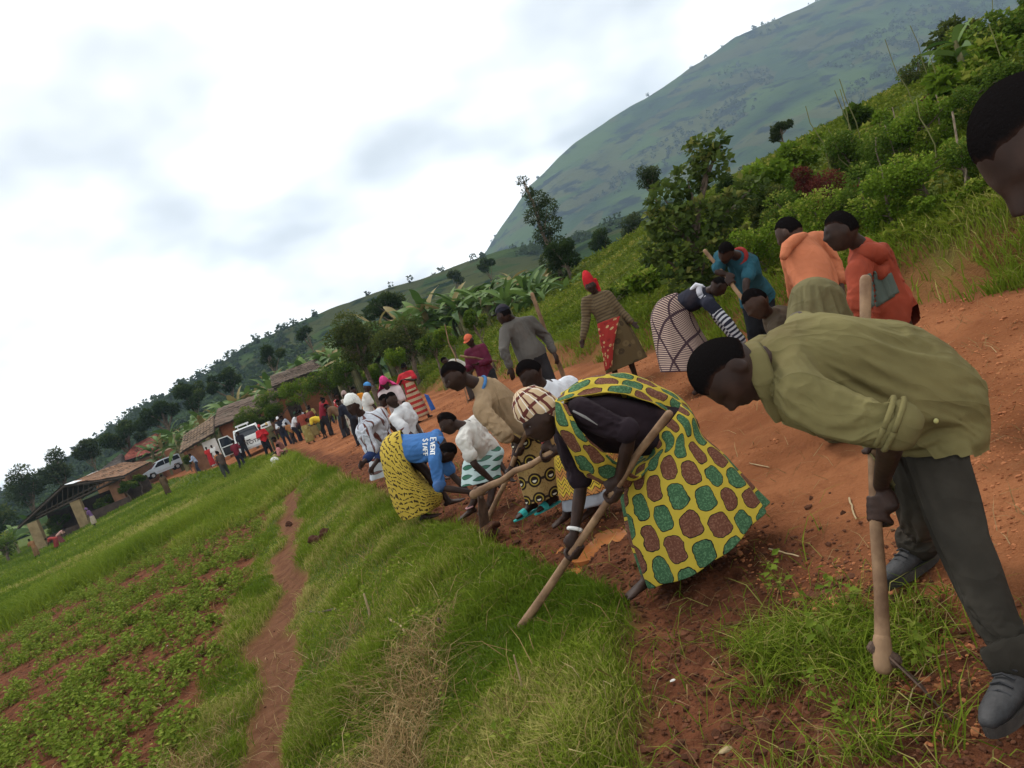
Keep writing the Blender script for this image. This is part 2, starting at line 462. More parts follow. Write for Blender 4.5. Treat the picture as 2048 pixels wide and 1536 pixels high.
M_grass = leafmat('grass blades', (.078, .128, .009), (.195, .245, .024), (.33, .29, .09))
M_grassdry = leafmat('dry grass', (.16, .10, .04), (.30, .20, .09), (.38, .29, .15), .8, .1)
M_herb = leafmat('herb leaves', (.070, .100, .009), (.155, .185, .022), (.24, .22, .045))
M_crop = leafmat('bean leaves', (.095, .145, .016), (.20, .25, .034), (.26, .28, .06))
M_bush = leafmat('bush leaves', (.038, .074, .009), (.108, .165, .022), (.20, .22, .04))
M_bushl = leafmat('bright bush leaves', (.060, .115, .009), (.155, .225, .022), (.26, .28, .05))
M_tree = leafmat('tree leaves', (.018, .036, .010), (.045, .070, .018), (.08, .10, .03))
M_treeo = leafmat('olive tree leaves', (.034, .05, .012), (.085, .105, .024), (.17, .16, .04))
M_big = leafmat('broad tree leaves', (.032, .056, .012), (.095, .130, .026), (.20, .20, .05), .5)
M_red = leafmat('red leaves', (.06, .016, .014), (.12, .03, .022), (.16, .06, .03))
M_gray = leafmat('grey green leaves', (.024, .040, .016), (.060, .082, .030), (.10, .12, .05))
bk = MB('bark', .95); bk.color(bk.mix(bk.noise(9, 4).ramp(.3, .7), (.07, .05, .035), (.16, .12, .085))).bump(bk.noise(30, 4), .8, .02); M_bark = bk.m

def scat(n, umin, umax, ymin, ymax, p=1.6):
    """random ground positions denser near the camera (in y), lateral in road coordinates"""
    q = rng.uniform(0, 1, n); a = 1 - p
    y = (ymin ** a + q * (ymax ** a - ymin ** a)) ** (1 / a) if p != 1 else ymin * (ymax / ymin) ** q
    x = xl(y) + rng.uniform(umin, umax, n) / .95
    return x, y
def inview(x, y, m=.12):
    z = Hs(x, y); v = np.stack([x, y, z], 1) - CAM; d = v @ FWD
    return (d > .5) & (np.abs(v @ RT / d) < W / 2 / F_ + m) & (np.abs(v @ UP / d) < H_ / 2 / F_ + m)
def stuff(name, parts, matl, label, cat, hh=False):
    V = np.concatenate([p[0] for p in parts]); o = 0; Fs = []
    for p in parts: Fs.append(p[1] + o); o += len(p[0])
    me = fast_mesh(name, V, np.concatenate(Fs), {'rnd': np.concatenate([p[2] for p in parts])})
    ob = link(name, me, matl); props(ob, label, cat, None, 'stuff'); return ob
def gz(x, y): return np.stack([x, y, H(x, y)], 1)

# --- turf of the strip between the path and the road
parts = []
x, y = scat(330000, -3.0, .35, 2.2, 34, 1.75)
lat, road, dug, pth, field = zones(x, y)
straw = sst(.02, .22, fbm(x * 1.3, y * .8, 61, 3) + .30 * np.exp(-((lat + 1.25) / .45) ** 2) - .22) * (1 - sst(7.5, 9.5, y))
ok = inview(x, y) & (rng.uniform(0, 1, len(x)) < (1 - road) ** 2 * (1 - field) * (1 - pth) ** 2 * (1 - .75 * straw))
x, y, lat = x[ok], y[ok], lat[ok]
tall = .5 + 1.4 * sst(-.1, .35, fbm(x * 1.6, y * 1.6, 71, 3)) + .5 * sst(-.9, -.3, lat)
hgt = (.034 + .064 * rng.uniform(0, 1, len(x)) ** 1.5) * tall; hgt *= np.where(y > 10, 1.25, 1)
wdt = np.where(rng.uniform(0, 1, len(x)) < .1, .006, .0035) * (1 + y * .11)
pt = gz(x, y)
gn = np.clip(.5 + 1.1 * fbm(x * .9, y * .9, 81, 3) + rng.normal(0, .22, len(x)), 0, .999)
parts.append(blades(pt, hgt, wdt, rng.uniform(.1, 1.1, len(x)), rnd=gn))
xw, yw = scat(60000, -3.0, .2, 2.2, 16, 1.8); lw, rw, dw, pw_, fw_ = zones(xw, yw)
ok = inview(xw, yw) & (rng.uniform(0, 1, len(xw)) < (1 - rw) ** 2 * (1 - fw_) * (1 - pw_) ** 2 * sst(.05, .3, fbm(xw * 1.8, yw * 1.8, 66, 3))); xw, yw = xw[ok], yw[ok]
pt2 = gz(xw, yw); pt2[:, 2] += rng.uniform(.01, .07, len(xw)); Lw = leaves(pt2, rng.uniform(.015, .045, len(xw)), up=.8, asp=.7); parts.append(Lw[:3])
stuff('grass', parts, M_grass, 'short green turf on the strip between road and footpath', 'grass')
nturf = len(x)

# --- uprooted and cut tufts lying on the dug soil at the road edge
x, y = scat(90000, -.2, 2.3, 2.1, 16, 1.9)
lat, road, dug, pth, field = zones(x, y)
cl = sst(.0, .26, fbm(x * 1.7, y * 1.7, 91, 3) + .16 * np.exp(-((y - 3.30) / .42) ** 2 - ((x - .85) / .50) ** 2) * 3.0 - .34 - .2 * sst(3.9, 4.6, y)) * (1 - .8 * sst(8, 14, y))
ok = inview(x, y) & (rng.uniform(0, 1, len(x)) < np.maximum(dug, .8 * (y < 4)) * cl * .85 + .02 * dug)
x, y = x[ok], y[ok]
parts = [blades(gz(x, y) + np.array([0, 0, .005]), rng.uniform(.04, .19, len(x)), rng.uniform(.003, .006, len(x)) * (1 + y * .05), rng.uniform(.4, 1.9, len(x)))]
stuff('loose_grass', parts, M_grass, 'loose hoed grass tufts lying on the dark dug soil', 'grass')

# --- dry straw
x, y = scat(60000, -3.0, -.1, 2.3, 11, 1.7)
lat, road, dug, pth, field = zones(x, y)
straw = sst(.02, .22, fbm(x * 1.3, y * .8, 61, 3) + .30 * np.exp(-((lat + 1.25) / .45) ** 2) - .22) * (1 - sst(7.5, 9.5, y))
ok = inview(x, y) & (rng.uniform(0, 1, len(x)) < straw * .75 + .02) & (road < .5)
x, y = x[ok], y[ok]; pt = gz(x, y); pt[:, 2] += rng.uniform(0, .05, len(x))
parts = [blades(pt, rng.uniform(.05, .22, len(x)), rng.uniform(.003, .006, len(x)), rng.uniform(.8, 2.4, len(x)))]
x, y = scat(2600, -.3, 5.8, 2.3, 16, 1.6); ok = inview(x, y); x, y = x[ok], y[ok]
parts.append(blades(gz(x, y) + np.array([0, 0, .004]), rng.uniform(.03, .12, len(x)), rng.uniform(.003, .006, len(x)), rng.uniform(1.6, 3.0, len(x))))
xx, yy = scat(5000, -14, -1.8, 4, 20, 1.6); ok = inview(xx, yy); xx, yy = xx[ok], yy[ok]
parts.append(blades(gz(xx, yy) + np.array([0, 0, .004]), rng.uniform(.03, .12, len(xx)), rng.uniform(.004, .009, len(xx)), rng.uniform(1.6, 3.0, len(xx))))
stuff('dry_straw', parts, M_grassdry, 'brown dry straw scattered over turf and soil', 'straw')

# --- tall grass band on the far side of the field, meadow beyond, verge
parts = []
x = rng.uniform(-32, -5.0, 42000); y = 25.5 + rng.normal(0, 1.3, len(x)) + .8 * np.sin(x * .5) + rng.uniform(0, 3, len(x)) * (rng.uniform(0, 1, len(x)) < .3)
ok = inview(x, y) & (x < xl(y) - .6); x, y = x[ok], y[ok]
parts.append(blades(gz(x, y), rng.uniform(.25, .75, len(x)), rng.uniform(.012, .03, len(x)), rng.uniform(.2, 1.2, len(x)), rnd=np.clip(.65 + .8 * fbm(x * .4, y * .4, 5, 3) + rng.normal(0, .15, len(x)), 0, .9)))
yy = 27 * (95 / 27) ** rng.uniform(0, 1, 110000); xx = yy * rng.uniform(-.72, .0, len(yy))
ok = inview(xx, yy) & (xx < xl(yy) - .2); xx, yy = xx[ok], yy[ok]
parts.append(blades(gz(xx, yy), rng.uniform(.08, .28, len(xx)), rng.uniform(.02, .045, len(xx)) * (1 + yy / 60), rng.uniform(.3, 1.3, len(xx)), rnd=np.clip(.5 + 1.1 * fbm(xx * .12, yy * .25, 6, 3) + rng.normal(0, .2, len(xx)), 0, .93)))
y = 20 * (46 / 20) ** rng.uniform(0, 1, 30000); x = xl(y) - rng.uniform(.2, 4.5, len(y)); ok = inview(x, y); x, y = x[ok], y[ok]
parts.append(blades(gz(x, y), rng.uniform(.10, .38, len(x)), rng.uniform(.012, .03, len(x)), rng.uniform(.2, 1.2, len(x)), rnd=np.clip(.45 + fbm(x * .3, y * .3, 8, 3) + rng.normal(0, .2, len(x)), 0, .9)))
stuff('meadow_grass', parts, M_grass, 'long green meadow grass beyond the planted field', 'grass')

# --- herb cover on the right-hand bank
parts = []
y = 6 * (60 / 6) ** rng.uniform(0, 1, 120000); x = xl(y) + (wr(y) + .3 + 22 * rng.uniform(0, 1, len(y)) ** 1.4) / .95
lat = (x - xl(y)) * .95
ok = inview(x, y) & (lat > wr(y) + .75 + .7 * fbm(x * .8, y * .8, 15, 3)); x, y = x[ok], y[ok]
pt = gz(x, y); pt[:, 2] += rng.uniform(.0, .16, len(x))
parts.append(leaves(pt, rng.uniform(.04, .10, len(x)) * (1 + y * .035), up=.6, rnd=np.clip(.45 + fbm(x * .5, y * .5, 16, 3) + rng.normal(0, .25, len(x)), 0, .999)))
stuff('bank_herbs', parts, M_herb, 'low yellow green herbs covering the bank right of the road', 'ground cover')
parts = []
y = 6 * (40 / 6) ** rng.uniform(0, 1, 70000); x = xl(y) + (wr(y) - .1 + 5 * rng.uniform(0, 1, len(y)) ** 1.3) / .95
ok = inview(x, y) & (fbm(x * .9, y * .9, 19, 3) > -.15) & (((x - xl(y)) * .95 * 6 / wr(y) > 6.5 + fbm(x, y, 7, 3)) | (rng.uniform(0, 1, len(x)) < .10)); x, y = x[ok], y[ok]
parts.append(blades(gz(x, y), rng.uniform(.08, .30, len(x)), rng.uniform(.006, .012, len(x)) * (1 + y * .04), rng.uniform(.2, 1.3, len(x)), rnd=np.clip(.6 + .8 * fbm(x * .5, y * .5, 18, 3) + rng.normal(0, .2, len(x)), 0, .96)))
stuff('bank_grass', parts, M_grass, 'grass fringe along the top of the road bank', 'grass')

# --- clods of earth
def clods(name, x, y, size, matl, label, sink=.25):
    ico = bmesh.new(); bmesh.ops.create_icosphere(ico, subdivisions=1, radius=1); bv = np.array([v.co[:] for v in ico.verts]); bf = np.array([[v.index for v in f.verts] for f in ico.faces]); ico.free()
    n = len(x); V = bv[None] * (1 + rng.uniform(-.32, .32, (n, len(bv), 1))) * size[:, None, None] * np.array([1, 1, .75])
    V = V * rng.uniform(.7, 1.3, (n, 1, 3)) + gz(x, y)[:, None] + np.stack([0 * size, 0 * size, size * (.6 - sink * 2)], 1)[:, None]
    Fc = (bf[None] + (np.arange(n) * len(bv))[:, None, None]).reshape(-1, 3)
    me = fast_mesh(name, V.reshape(-1, 3), Fc, {'rnd': np.repeat(rng.uniform(0, 1, n), len(bv))})
    o = link(name, me, matl); props(o, label, 'soil', None, 'stuff')
cb = MB('dug earth', .97, .1); ca_ = E(cb.nt, cb.attr('rnd').outputs['Fac'])
cb.color(cb.mix(ca_, (.054, .023, .013), (.145, .058, .031))).bump(cb.noise(60, 4), .6, .01); M_clod = cb.m
x, y = scat(17000, -.25, 2.2, 2.1, 22, 1.7); lat, road, dug, pth, field = zones(x, y)
ok = inview(x, y) & (rng.uniform(0, 1, len(x)) < dug); x, y = x[ok], y[ok]
clods('soil_clods', x, y, rng.uniform(.002, .010, len(x)) * (1 + 1.2 * rng.uniform(0, 1, len(x)) ** 20) * (1 + y * .05), M_clod, 'crumbs of freshly hoed dark red earth along the road edge')
xb, yb = scat(1500, -.25, 1.6, 2.2, 15, 1.5); lb_, rb_, db_, _, _ = zones(xb, yb); ok = inview(xb, yb) & (db_ > .6) & (fbm(xb * 2, yb * 2, 29, 3) > -.02); xb, yb = xb[ok], yb[ok]
clods('dug_lumps', xb, yb, rng.uniform(.012, .034, len(xb)), M_clod, 'fist sized lumps of turned dark red earth along the road edge', .3)
x, y = scat(34000, .6, 6.2, 2.3, 40, 1.6); lat, road, dug, pth, field = zones(x, y)
ok = inview(x, y) & (road > .5) & (fbm(x * .7, y * .7, 44, 3) > -.05); x, y = x[ok], y[ok]
cb = MB('road crumbs', .97, .1); ca_ = E(cb.nt, cb.attr('rnd').outputs['Fac']); cb.color(cb.mix(ca_, (.17, .055, .022), (.40, .16, .07)))
clods('road_crumbs', x, y, rng.uniform(.0025, .007, len(x)) * (1 + 2.5 * rng.uniform(0, 1, len(x)) ** 14) * (1 + y * .06), cb.m, 'small crumbs and stones on the orange dirt road')
x, y = scat(16000, -14, -1.9, 4, 26, 1.6); lat, road, dug, pth, field = zones(x, y)
ok = inview(x, y) & (rng.uniform(0, 1, len(x)) < np.maximum(field, pth * .06)); x, y = x[ok], y[ok]
clods('field_clods', x, y, rng.uniform(.006, .014, len(x)) * (1 + 1.0 * rng.uniform(0, 1, len(x)) ** 6), M_clod, 'clods of red earth between the field plants')
# pale crumbs of washed mud by the puddle and along the road crown
x, y = scat(900, .8, 4.2, 4.5, 45, 1.4); ok = inview(x, y) & (fbm(x * .8, y * .25, 50, 3) > .10); x, y = x[ok], y[ok]

# --- crop plants: one mesh kind per variant; the nearest are individuals
def bean(seed, n=7, h=.20):
    rg = np.random.default_rng(seed); V = []; Fs = []; R = []; o = 0
    a = rg.uniform(0, 2 * np.pi, n * 3); k = np.repeat(np.arange(n), 3); hh = (k + 1) / n * h * rg.uniform(.75, 1.1, n * 3)
    rad = (1 - .55 * (k / n)) * h * rg.uniform(.25, .62, n * 3)
    c = np.stack([np.cos(a) * rad * .5, np.sin(a) * rad * .5, hh], 1)
    out = np.stack([np.cos(a), np.sin(a), .1 + 0 * a], 1)
    L = leaves(c, rg.uniform(.05, .085, n * 3), rg, .8, None, .62, .1, out * 1.5)
    st = blades(np.stack([rg.normal(0, .01, 5), rg.normal(0, .01, 5), np.zeros(5)], 1), rg.uniform(.6, 1, 5) * h, np.full(5, .006), rg.uniform(.1, .7, 5), rg=rg)
    Fc = np.concatenate([L[1], st[1] + len(L[0])]); return np.concatenate([L[0], st[0]]), Fc, np.concatenate([L[2], st[2]])
beans = [bean(100 + k, 6 + k % 3, .15 + .03 * (k % 4)) for k in range(7)]
bmes = [fast_mesh('bean_plant', b[0], b[1], {'rnd': b[2]}) for b in beans]
x, y = scat(24000, -17, -1.9, 4.2, 25, 1.35); lat, road, dug, pth, field = zones(x, y)
gap = .85 * sst(-.25, .10, fbm(x * 1.1, y * 1.1, 55, 3))
ok = inview(x, y, .05) & (rng.uniform(0, 1, len(x)) < field * gap * (1 - pth) * (.5 + .5 * sst(7, 15, y))); x, y = x[ok], y[ok]
o = np.argsort(y * y + x * x); x, y = x[o], y[o]
pz = gz(x, y); near_n = 150
for k in range(min(near_n, len(x))):
    q = bpy.data.objects.new('bean_plant', bmes[k % 7]); COL.objects.link(q); q.location = tuple(pz[k])
    if k < 7: bmes[k].materials.append(M_crop)
    q.rotation_euler = (0, 0, random.uniform(0, 6.28)); s = random.uniform(.5, .95); q.scale = (s, s, s * random.uniform(.85, 1.15))
    props(q, 'small green bean plant in the near part of the red soil field', 'plant', 'bean plants in the near field')
parts = []
for k in range(near_n, len(x)):
    b = beans[k % 7]; a = random.uniform(0, 6.28); s = random.uniform(.55, 1.0); c_, s_ = math.cos(a) * s, math.sin(a) * s
    V = b[0] @ np.array([[c_, s_, 0], [-s_, c_, 0], [0, 0, s]]) + pz[k]; parts.append((V, b[1], b[2]))
stuff('field_plants', parts, M_crop, 'many small green plants covering the far part of the field', 'crop')
# ------------------------------------------------------------------ trees and shrubs
def crown_pts(clumps, n, rg):
    """points near the surface of each clump"""
    vol = np.array([c[1] ** 2 for c in clumps]); pick = rg.choice(len(clumps), n, p=vol / vol.sum())
    d = rg.normal(size=(n, 3)); d /= np.linalg.norm(d, axis=1)[:, None]
    r = rg.uniform(.25, 1.0, n) ** .5
    C = np.array([c[0] for c in clumps])[pick]; R = np.array([c[1] for c in clumps])[pick]
    sq = np.array([c[2] if len(c) > 2 else .8 for c in clumps])[pick]
    off = d * (r * R)[:, None]; off[:, 2] *= sq
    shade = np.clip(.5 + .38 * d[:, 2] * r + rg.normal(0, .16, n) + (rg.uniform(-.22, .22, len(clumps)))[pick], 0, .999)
    return C + off, shade, d
def tree(name, label, base, clumps, nleaf, lsize, matl, seed, group=None, trunk_r=.08, cat='tree', asp=.5, limbs=True, droop=0.0, barkm=None):
    """base world, clumps [(offset xyz, radius, squash)] relative to base; trunk and limbs run to the clumps"""
    rg = np.random.default_rng(seed); base = np.asarray(base, float)
    t = empty(name, base, label, cat, group)
    ma = MA(); C = [np.array(c[0], float) for c in clumps]
    top = max(C, key=lambda q: q[2]); k = 5; wob = rg.normal(0, trunk_r * .8, (k, 3)); wob[:, 2] = 0; wob[0] = 0
    path = [top * (i / (k - 1)) * np.array([(i / (k - 1)) ** .5 if i else 0, (i / (k - 1)) ** .5 if i else 0, 1]) + wob[i] - np.array([0, 0, .15 if i == 0 else 0]) for i in range(k)]
    ma.tube(path, [trunk_r * (1.25 - .95 * i / (k - 1)) for i in range(k)], 7)
    if limbs:
        for c in C:
            h = max(.15, min(.85, c[2] / (top[2] + 1e-6) - .25)); i = min(k - 2, int(h * (k - 1))); s = path[i] + (path[i + 1] - path[i]) * (h * (k - 1) - i)
            m_ = (s + c) / 2 + rg.normal(0, .05 * np.linalg.norm(c - s) + .001, 3); ma.tube([s, m_, c], [trunk_r * .55, trunk_r * .38, trunk_r * .15], 5)
    ma.obj('trunk', barkm or M_bark, t, smooth=True)
    pts, sh, d = crown_pts([(np.array(c[0]), *c[1:]) for c in clumps], nleaf, rg)
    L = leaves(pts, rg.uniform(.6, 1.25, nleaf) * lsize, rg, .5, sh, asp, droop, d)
    link('crown', fast_mesh('crown', L[0], L[1], {'rnd': L[2]}), matl, t)
    return t
def blob_clumps(rx, rz, h0, n, rg, rmin=.3, rmax=.5):
    """clumps filling an upright ellipsoid with its foot at height h0"""
    out = []
    for _ in range(n):
        d = rg.normal(size=3); d /= np.linalg.norm(d); q = rg.uniform(.3, .75)
        out.append((np.array([d[0] * rx * q, d[1] * rx * q, h0 + rz + d[2] * rz * q]), rg.uniform(rmin, rmax) * min(rx, rz), .85))
    return out
def px_tree(label, u, vb, d, wpx, hpx, matl, seed, nleaf=2500, lpx=5, n=9, name='tree', cat='tree', group=None, h0=.15, asp=.5, trunk=None, base=None, full=False):
    """a tree whose foot stands at pixel (u, vb) at depth d, with a crown wpx wide and hpx high"""
    rg = np.random.default_rng(seed); b = P(u, vb, d) if base is None else base
    s = d / F_; b = np.array([b[0], b[1], b[2]]); g = Hf(b[0], b[1])
    hh = hpx * s; extra = 0
    if b[1] < 150: extra = b[2] - g; b[2] = g              # stand it on the ground
    hh = max(hh + max(extra, -hh * .6), .3)
    low = 0 if full else max(extra, 0)
    rz = (hh - low) * (1 - h0) / 2
    cl = blob_clumps(wpx * s / 2, rz, low + (hh - low) * h0, n, rg)
    return tree(name, label, b, cl, nleaf, lpx * s, matl, seed, group, trunk or max(.03, wpx * s * .035), cat, asp)

# large trees and shrubs that stand out, left to right
px_tree('dark bushy tree at the far left edge beside the dark roofed shelter', 5, 1090, 88, 110, 110, M_tree, 301, 2600, 7)
px_tree('tall ragged tree left of the dark roofed shelter', 68, 1035, 96, 100, 108, M_gray, 302, 3000, 6, 11)
px_tree('ragged tree with feathery top, second from the left edge', 140, 985, 98, 88, 95, M_gray, 303, 2600, 6, 10)
px_tree('grey green tree poking above the hedge left of the red roof', 190, 935, 100, 64, 70, M_gray, 304, 2200, 6, 8)
px_tree('dark hedge tree just left of the red tiled roof', 262, 915, 96, 120, 78, M_tree, 305, 3200, 6, 10)
px_tree('dark tree rising behind the red tiled roof', 335, 868, 96, 110, 70, M_tree, 306, 3200, 6, 10)
px_tree('dark tree behind the palm in front of the brick wall', 395, 830, 98, 95, 78, M_tree, 307, 3000, 6, 10)
px_tree('dark tree behind the banana plants left of the clay house', 455, 800, 100, 90, 62, M_tree, 308, 2600, 6, 9)
px_tree('dark bare topped tree above the bananas over the clay house', 552, 738, 92, 78, 52, M_tree, 309, 1800, 6, 8)
px_tree('small dark tree on the slope above the banana grove', 620, 690, 110, 46, 40, M_tree, 310, 900, 6, 6)
px_tree('big round dark tree standing among the bananas', 785, 660, 62, 105, 88, M_tree, 311, 4200, 6, 12)
px_tree('yellow green rounded tree above the pink shawl', 735, 748, 40, 150, 125, M_treeo, 312, 7000, 6, 16, h0=.03)
px_tree('yellow green rounded tree right of its twin, behind the red blouse', 828, 740, 38, 130, 128, M_treeo, 313, 7000, 6, 16, h0=.03)
px_tree('narrow dark cypress shaped tree on the hill foot', 985, 560, 130, 34, 50, M_tree, 314, 1300, 5, 6)
px_tree('rounded grey tree left of the narrow dark tree', 918, 575, 130, 38, 40, M_gray, 315, 1100, 5, 6)
px_tree('dark shrub at the foot of the tall leaning tree', 1150, 575, 36, 90, 105, M_tree, 317, 3600, 6, 10)
px_tree('dark round topped tree far up behind the broad leaved tree', 1318, 420, 30, 72, 100, M_gray, 318, 2600, 5, 8, h0=.3)
px_tree('dark small tree high above the bank against the mountain', 1582, 330, 26, 72, 95, M_gray, 319, 2300, 5, 8, h0=.45)
px_tree('dark small tree in the gap right of the tall leaning tree', 1215, 520, 60, 55, 75, M_tree, 320, 1800, 6, 7)
px_tree('hazy dark tree beside the gap in front of the mountain foot', 1275, 500, 55, 60, 80, M_gray, 321, 1800, 6, 7)
px_tree('dark tree behind the broad leaved tree on its right', 1490, 470, 19, 85, 130, M_tree, 322, 2600, 6, 8, h0=.3)
# the tall leaning tree with a ragged crown in the middle
b = P(1140, 600, 38); b[2] = Hf(b[0], b[1]); s = 38 / F_
def rel(u, v, d): return P(u, v, d) - b
tree('tree', 'tall leaning ragged tree standing against the mountain flank', b,
     [(rel(1045, 362, 38), .28), (rel(1056, 385, 38.2), .32), (rel(1075, 400, 38), .55), (rel(1095, 415, 38.3), .55), (rel(1068, 432, 37.8), .5), (rel(1100, 450, 38), .6), (rel(1085, 470, 38.2), .5), (rel(1110, 490, 38), .6), (rel(1098, 520, 38), .5), (rel(1122, 540, 38), .55)],
     5200, .13, M_gray, 330, trunk_r=.10)
# the broad leaved tree right of centre
b = P(1400, 640, 13.5); b[2] = Hf(b[0], b[1])
tree('broad_leaved_tree', 'large tree with big round leaves behind the striped skirt', b,
     [(rel(1330, 400, 13.4), .36), (rel(1375, 360, 13.6), .36), (rel(1420, 330, 13.5), .34), (rel(1432, 285, 13.6), .2), (rel(1400, 300, 13.5), .26), (rel(1345, 450, 13.2), .36), (rel(1400, 440, 13.3), .42), (rel(1455, 420, 13.4), .36), (rel(1310, 500, 13.3), .28), (rel(1350, 520, 13.1), .34),
      (rel(1410, 520, 13.1), .4), (rel(1465, 490, 13.3), .34), (rel(1440, 560, 13.2), .34), (rel(1370, 570, 13.0), .3), (rel(1500, 380, 13.8), .3), (rel(1310, 440, 13.3), .2)],
     3300, .125, M_big, 331, trunk_r=.07, asp=.85)
# hedge row and shrubs behind the road bend
shr = [(505, 868, 58, 80, 60, M_bush, 'dark shrub beside the clay gable wall'), (560, 838, 55, 95, 62, M_bush, 'wide dark shrub behind the white shirted road workers'), (612, 815, 52, 85, 70, M_bushl, 'bright shrub under the small clay house'),
       (660, 795, 50, 80, 72, M_bush, 'dark shrub under the eaves of the small house'), (700, 778, 46, 70, 68, M_bush, 'dark shrub left of the blue cap'), (750, 770, 44, 60, 50, M_bushl, 'bright green shrub behind the pink shawl'),
       (795, 745, 36, 60, 55, M_bushl, 'bright green shrub left of the red blouse'), (870, 718, 30, 70, 60, M_bush, 'green shrub behind the orange cap'), (540, 860, 60, 60, 40, M_bush, 'low dark shrub right of the pickup cab'),
       (590, 790, 62, 70, 40, M_bush, 'dark shrub left of the small house roof'), (905, 690, 27, 60, 45, M_bushl, 'bright weeds in front of the far stick holder'), (960, 660, 25, 70, 45, M_bush, 'shrub behind the grey sweater shoulder')]
for k, (u, v, d, w, h, mm, lb) in enumerate(shr): px_tree(lb, u, v, d, w, h, mm, 400 + k, 2400, 5, 9, 'shrub', 'shrub', 'shrubs behind the road', .02)
# dark weeds along the foot of the far houses
for k, (u, v, d, w, h, lb) in enumerate([(18, 1120, 72, 80, 60, 'dark thicket at the left edge below the shelter'), (120, 1065, 74, 60, 36, 'weeds under the shelter wall left of the purple blouse'), (215, 1020, 74, 66, 30, 'weeds along the shelter wall between its piers'), (255, 985, 74, 50, 24, 'weeds in front of the van'), (280, 972, 76, 34, 22, 'pale flowered weeds at the nose of the van'),
                                         (380, 932, 70, 26, 24, 'dark shrub at the tail of the van')]):
    px_tree(lb, u, v, d, w, h, M_bush, 430 + k, 1300, 5, 7, 'weed_clump', 'weeds', 'weeds by the houses', .0)

# right-hand bank: thick bushes, climbers, red leaved plants
bank = [(1545, 560, 11.5, 120, 150, M_bushl, 4.5), (1600, 470, 12.5, 130, 120, M_bush, 5), (1660, 500, 10.5, 150, 130, M_bushl, 5), (1740, 470, 10.5, 150, 150, M_bush, 5), (1800, 480, 9.5, 170, 150, M_bushl, 5.5),
        (1880, 430, 9.3, 170, 160, M_bushl, 5.5), (1960, 430, 9.0, 170, 170, M_bush, 5.5), (2040, 400, 9.0, 170, 200, M_bushl, 6), (1720, 360, 12.5, 140, 110, M_bush, 5), (1800, 350, 11.5, 150, 130, M_bush, 5), (1880, 310, 11.0, 160, 130, M_bushl, 5),
        (1960, 270, 11.0, 160, 130, M_bush, 5.5), (2040, 230, 11.0, 170, 140, M_bush, 5.5), (1620, 400, 13.5, 110, 90, M_bush, 4.5), (1560, 450, 14.5, 90, 90, M_treeo, 4.5), (1900, 230, 13.5, 120, 70, M_treeo, 5),
        (1780, 300, 14, 110, 70, M_treeo, 4.5), (1690, 330, 14.5, 80, 60, M_treeo, 4.5), (2090, 330, 9.5, 140, 160, M_bushl, 5.5), (1900, 500, 8.8, 150, 90, M_bushl, 5), (2010, 500, 8.4, 160, 80, M_bushl, 5)]
where = ['behind the teal shirt and hoe', 'above the orange pullover on its left', 'right above the boys in orange', 'over the red hooded jacket', 'right of the red hooded jacket', 'left of the leaning stake', 'right of the leaning stake', 'behind the cropped head at the right edge',
         'below the red leaved patch', 'under the row of dry stalks', 'beside the top of the stake', 'in front of the wild banana', 'at the right edge under the grey climbers', 'left of the red leaved patch', 'in the gap right of the broad leaved tree', 'on the crest left of the wild banana',
         'on the crest by the dry stalks', 'on the crest above the red leaved patch', 'beyond the right edge of the bank', 'low down left of the cropped head', 'low down under the cropped head']
for k, (u, v, d, w, h, mm, lp) in enumerate(bank):
    px_tree(('leafy green bush ' if mm in (M_bushl, M_bush) else 'grey green bush ' if mm is M_gray else 'yellowish bush ') + where[k], u, v, d, w, h, mm, 500 + k, 3600, lp * 1.25, 12, 'bush', 'bush', 'bushes on the right bank', -.02, .75, .02, full=True)
for k, (u, v, d, w, h, lb) in enumerate([(1660, 385, 11.8, 110, 60, 'dark red leaved plant in front of the bushes'), (1612, 335, 12.5, 70, 60, 'red brown leaved plant left above the larger one'), (1735, 395, 11.5, 80, 40, 'low dark red plant right of the larger one'), (1875, 225, 12.5, 55, 62, 'tall dark red plant beside the wild banana')]):
    px_tree(lb, u, v, d, w, h, M_red, 540 + k, 1600, 7, 9, 'red_leaved_plant', 'plant', 'red leaved plants', .02, .5, .015, full=True)

rgb = np.random.default_rng(77)
for k in range(46):
    yy = rgb.uniform(7.5, 21); xx = float(xl(yy)) + (float(wr(yy)) + rgb.uniform(1.6, 13)) / .95
    b = onG(xx, yy); r_ = rgb.uniform(.4, .8); hh = rgb.uniform(.5, 1.25)
    if not inview(np.array([xx]), np.array([yy]), .1)[0]: continue
    mm = [M_bush, M_bushl, M_bush, M_treeo, M_bushl][k % 5]
    tree('bush', 'leafy green bush in the dense thicket all over the right bank', b, blob_clumps(r_, hh / 2, -.02, 7, rgb, .22, .5), 1150, rgb.uniform(.055, .14), mm, 560 + k, 'thicket bushes on the right bank', .02, 'bush', .7)

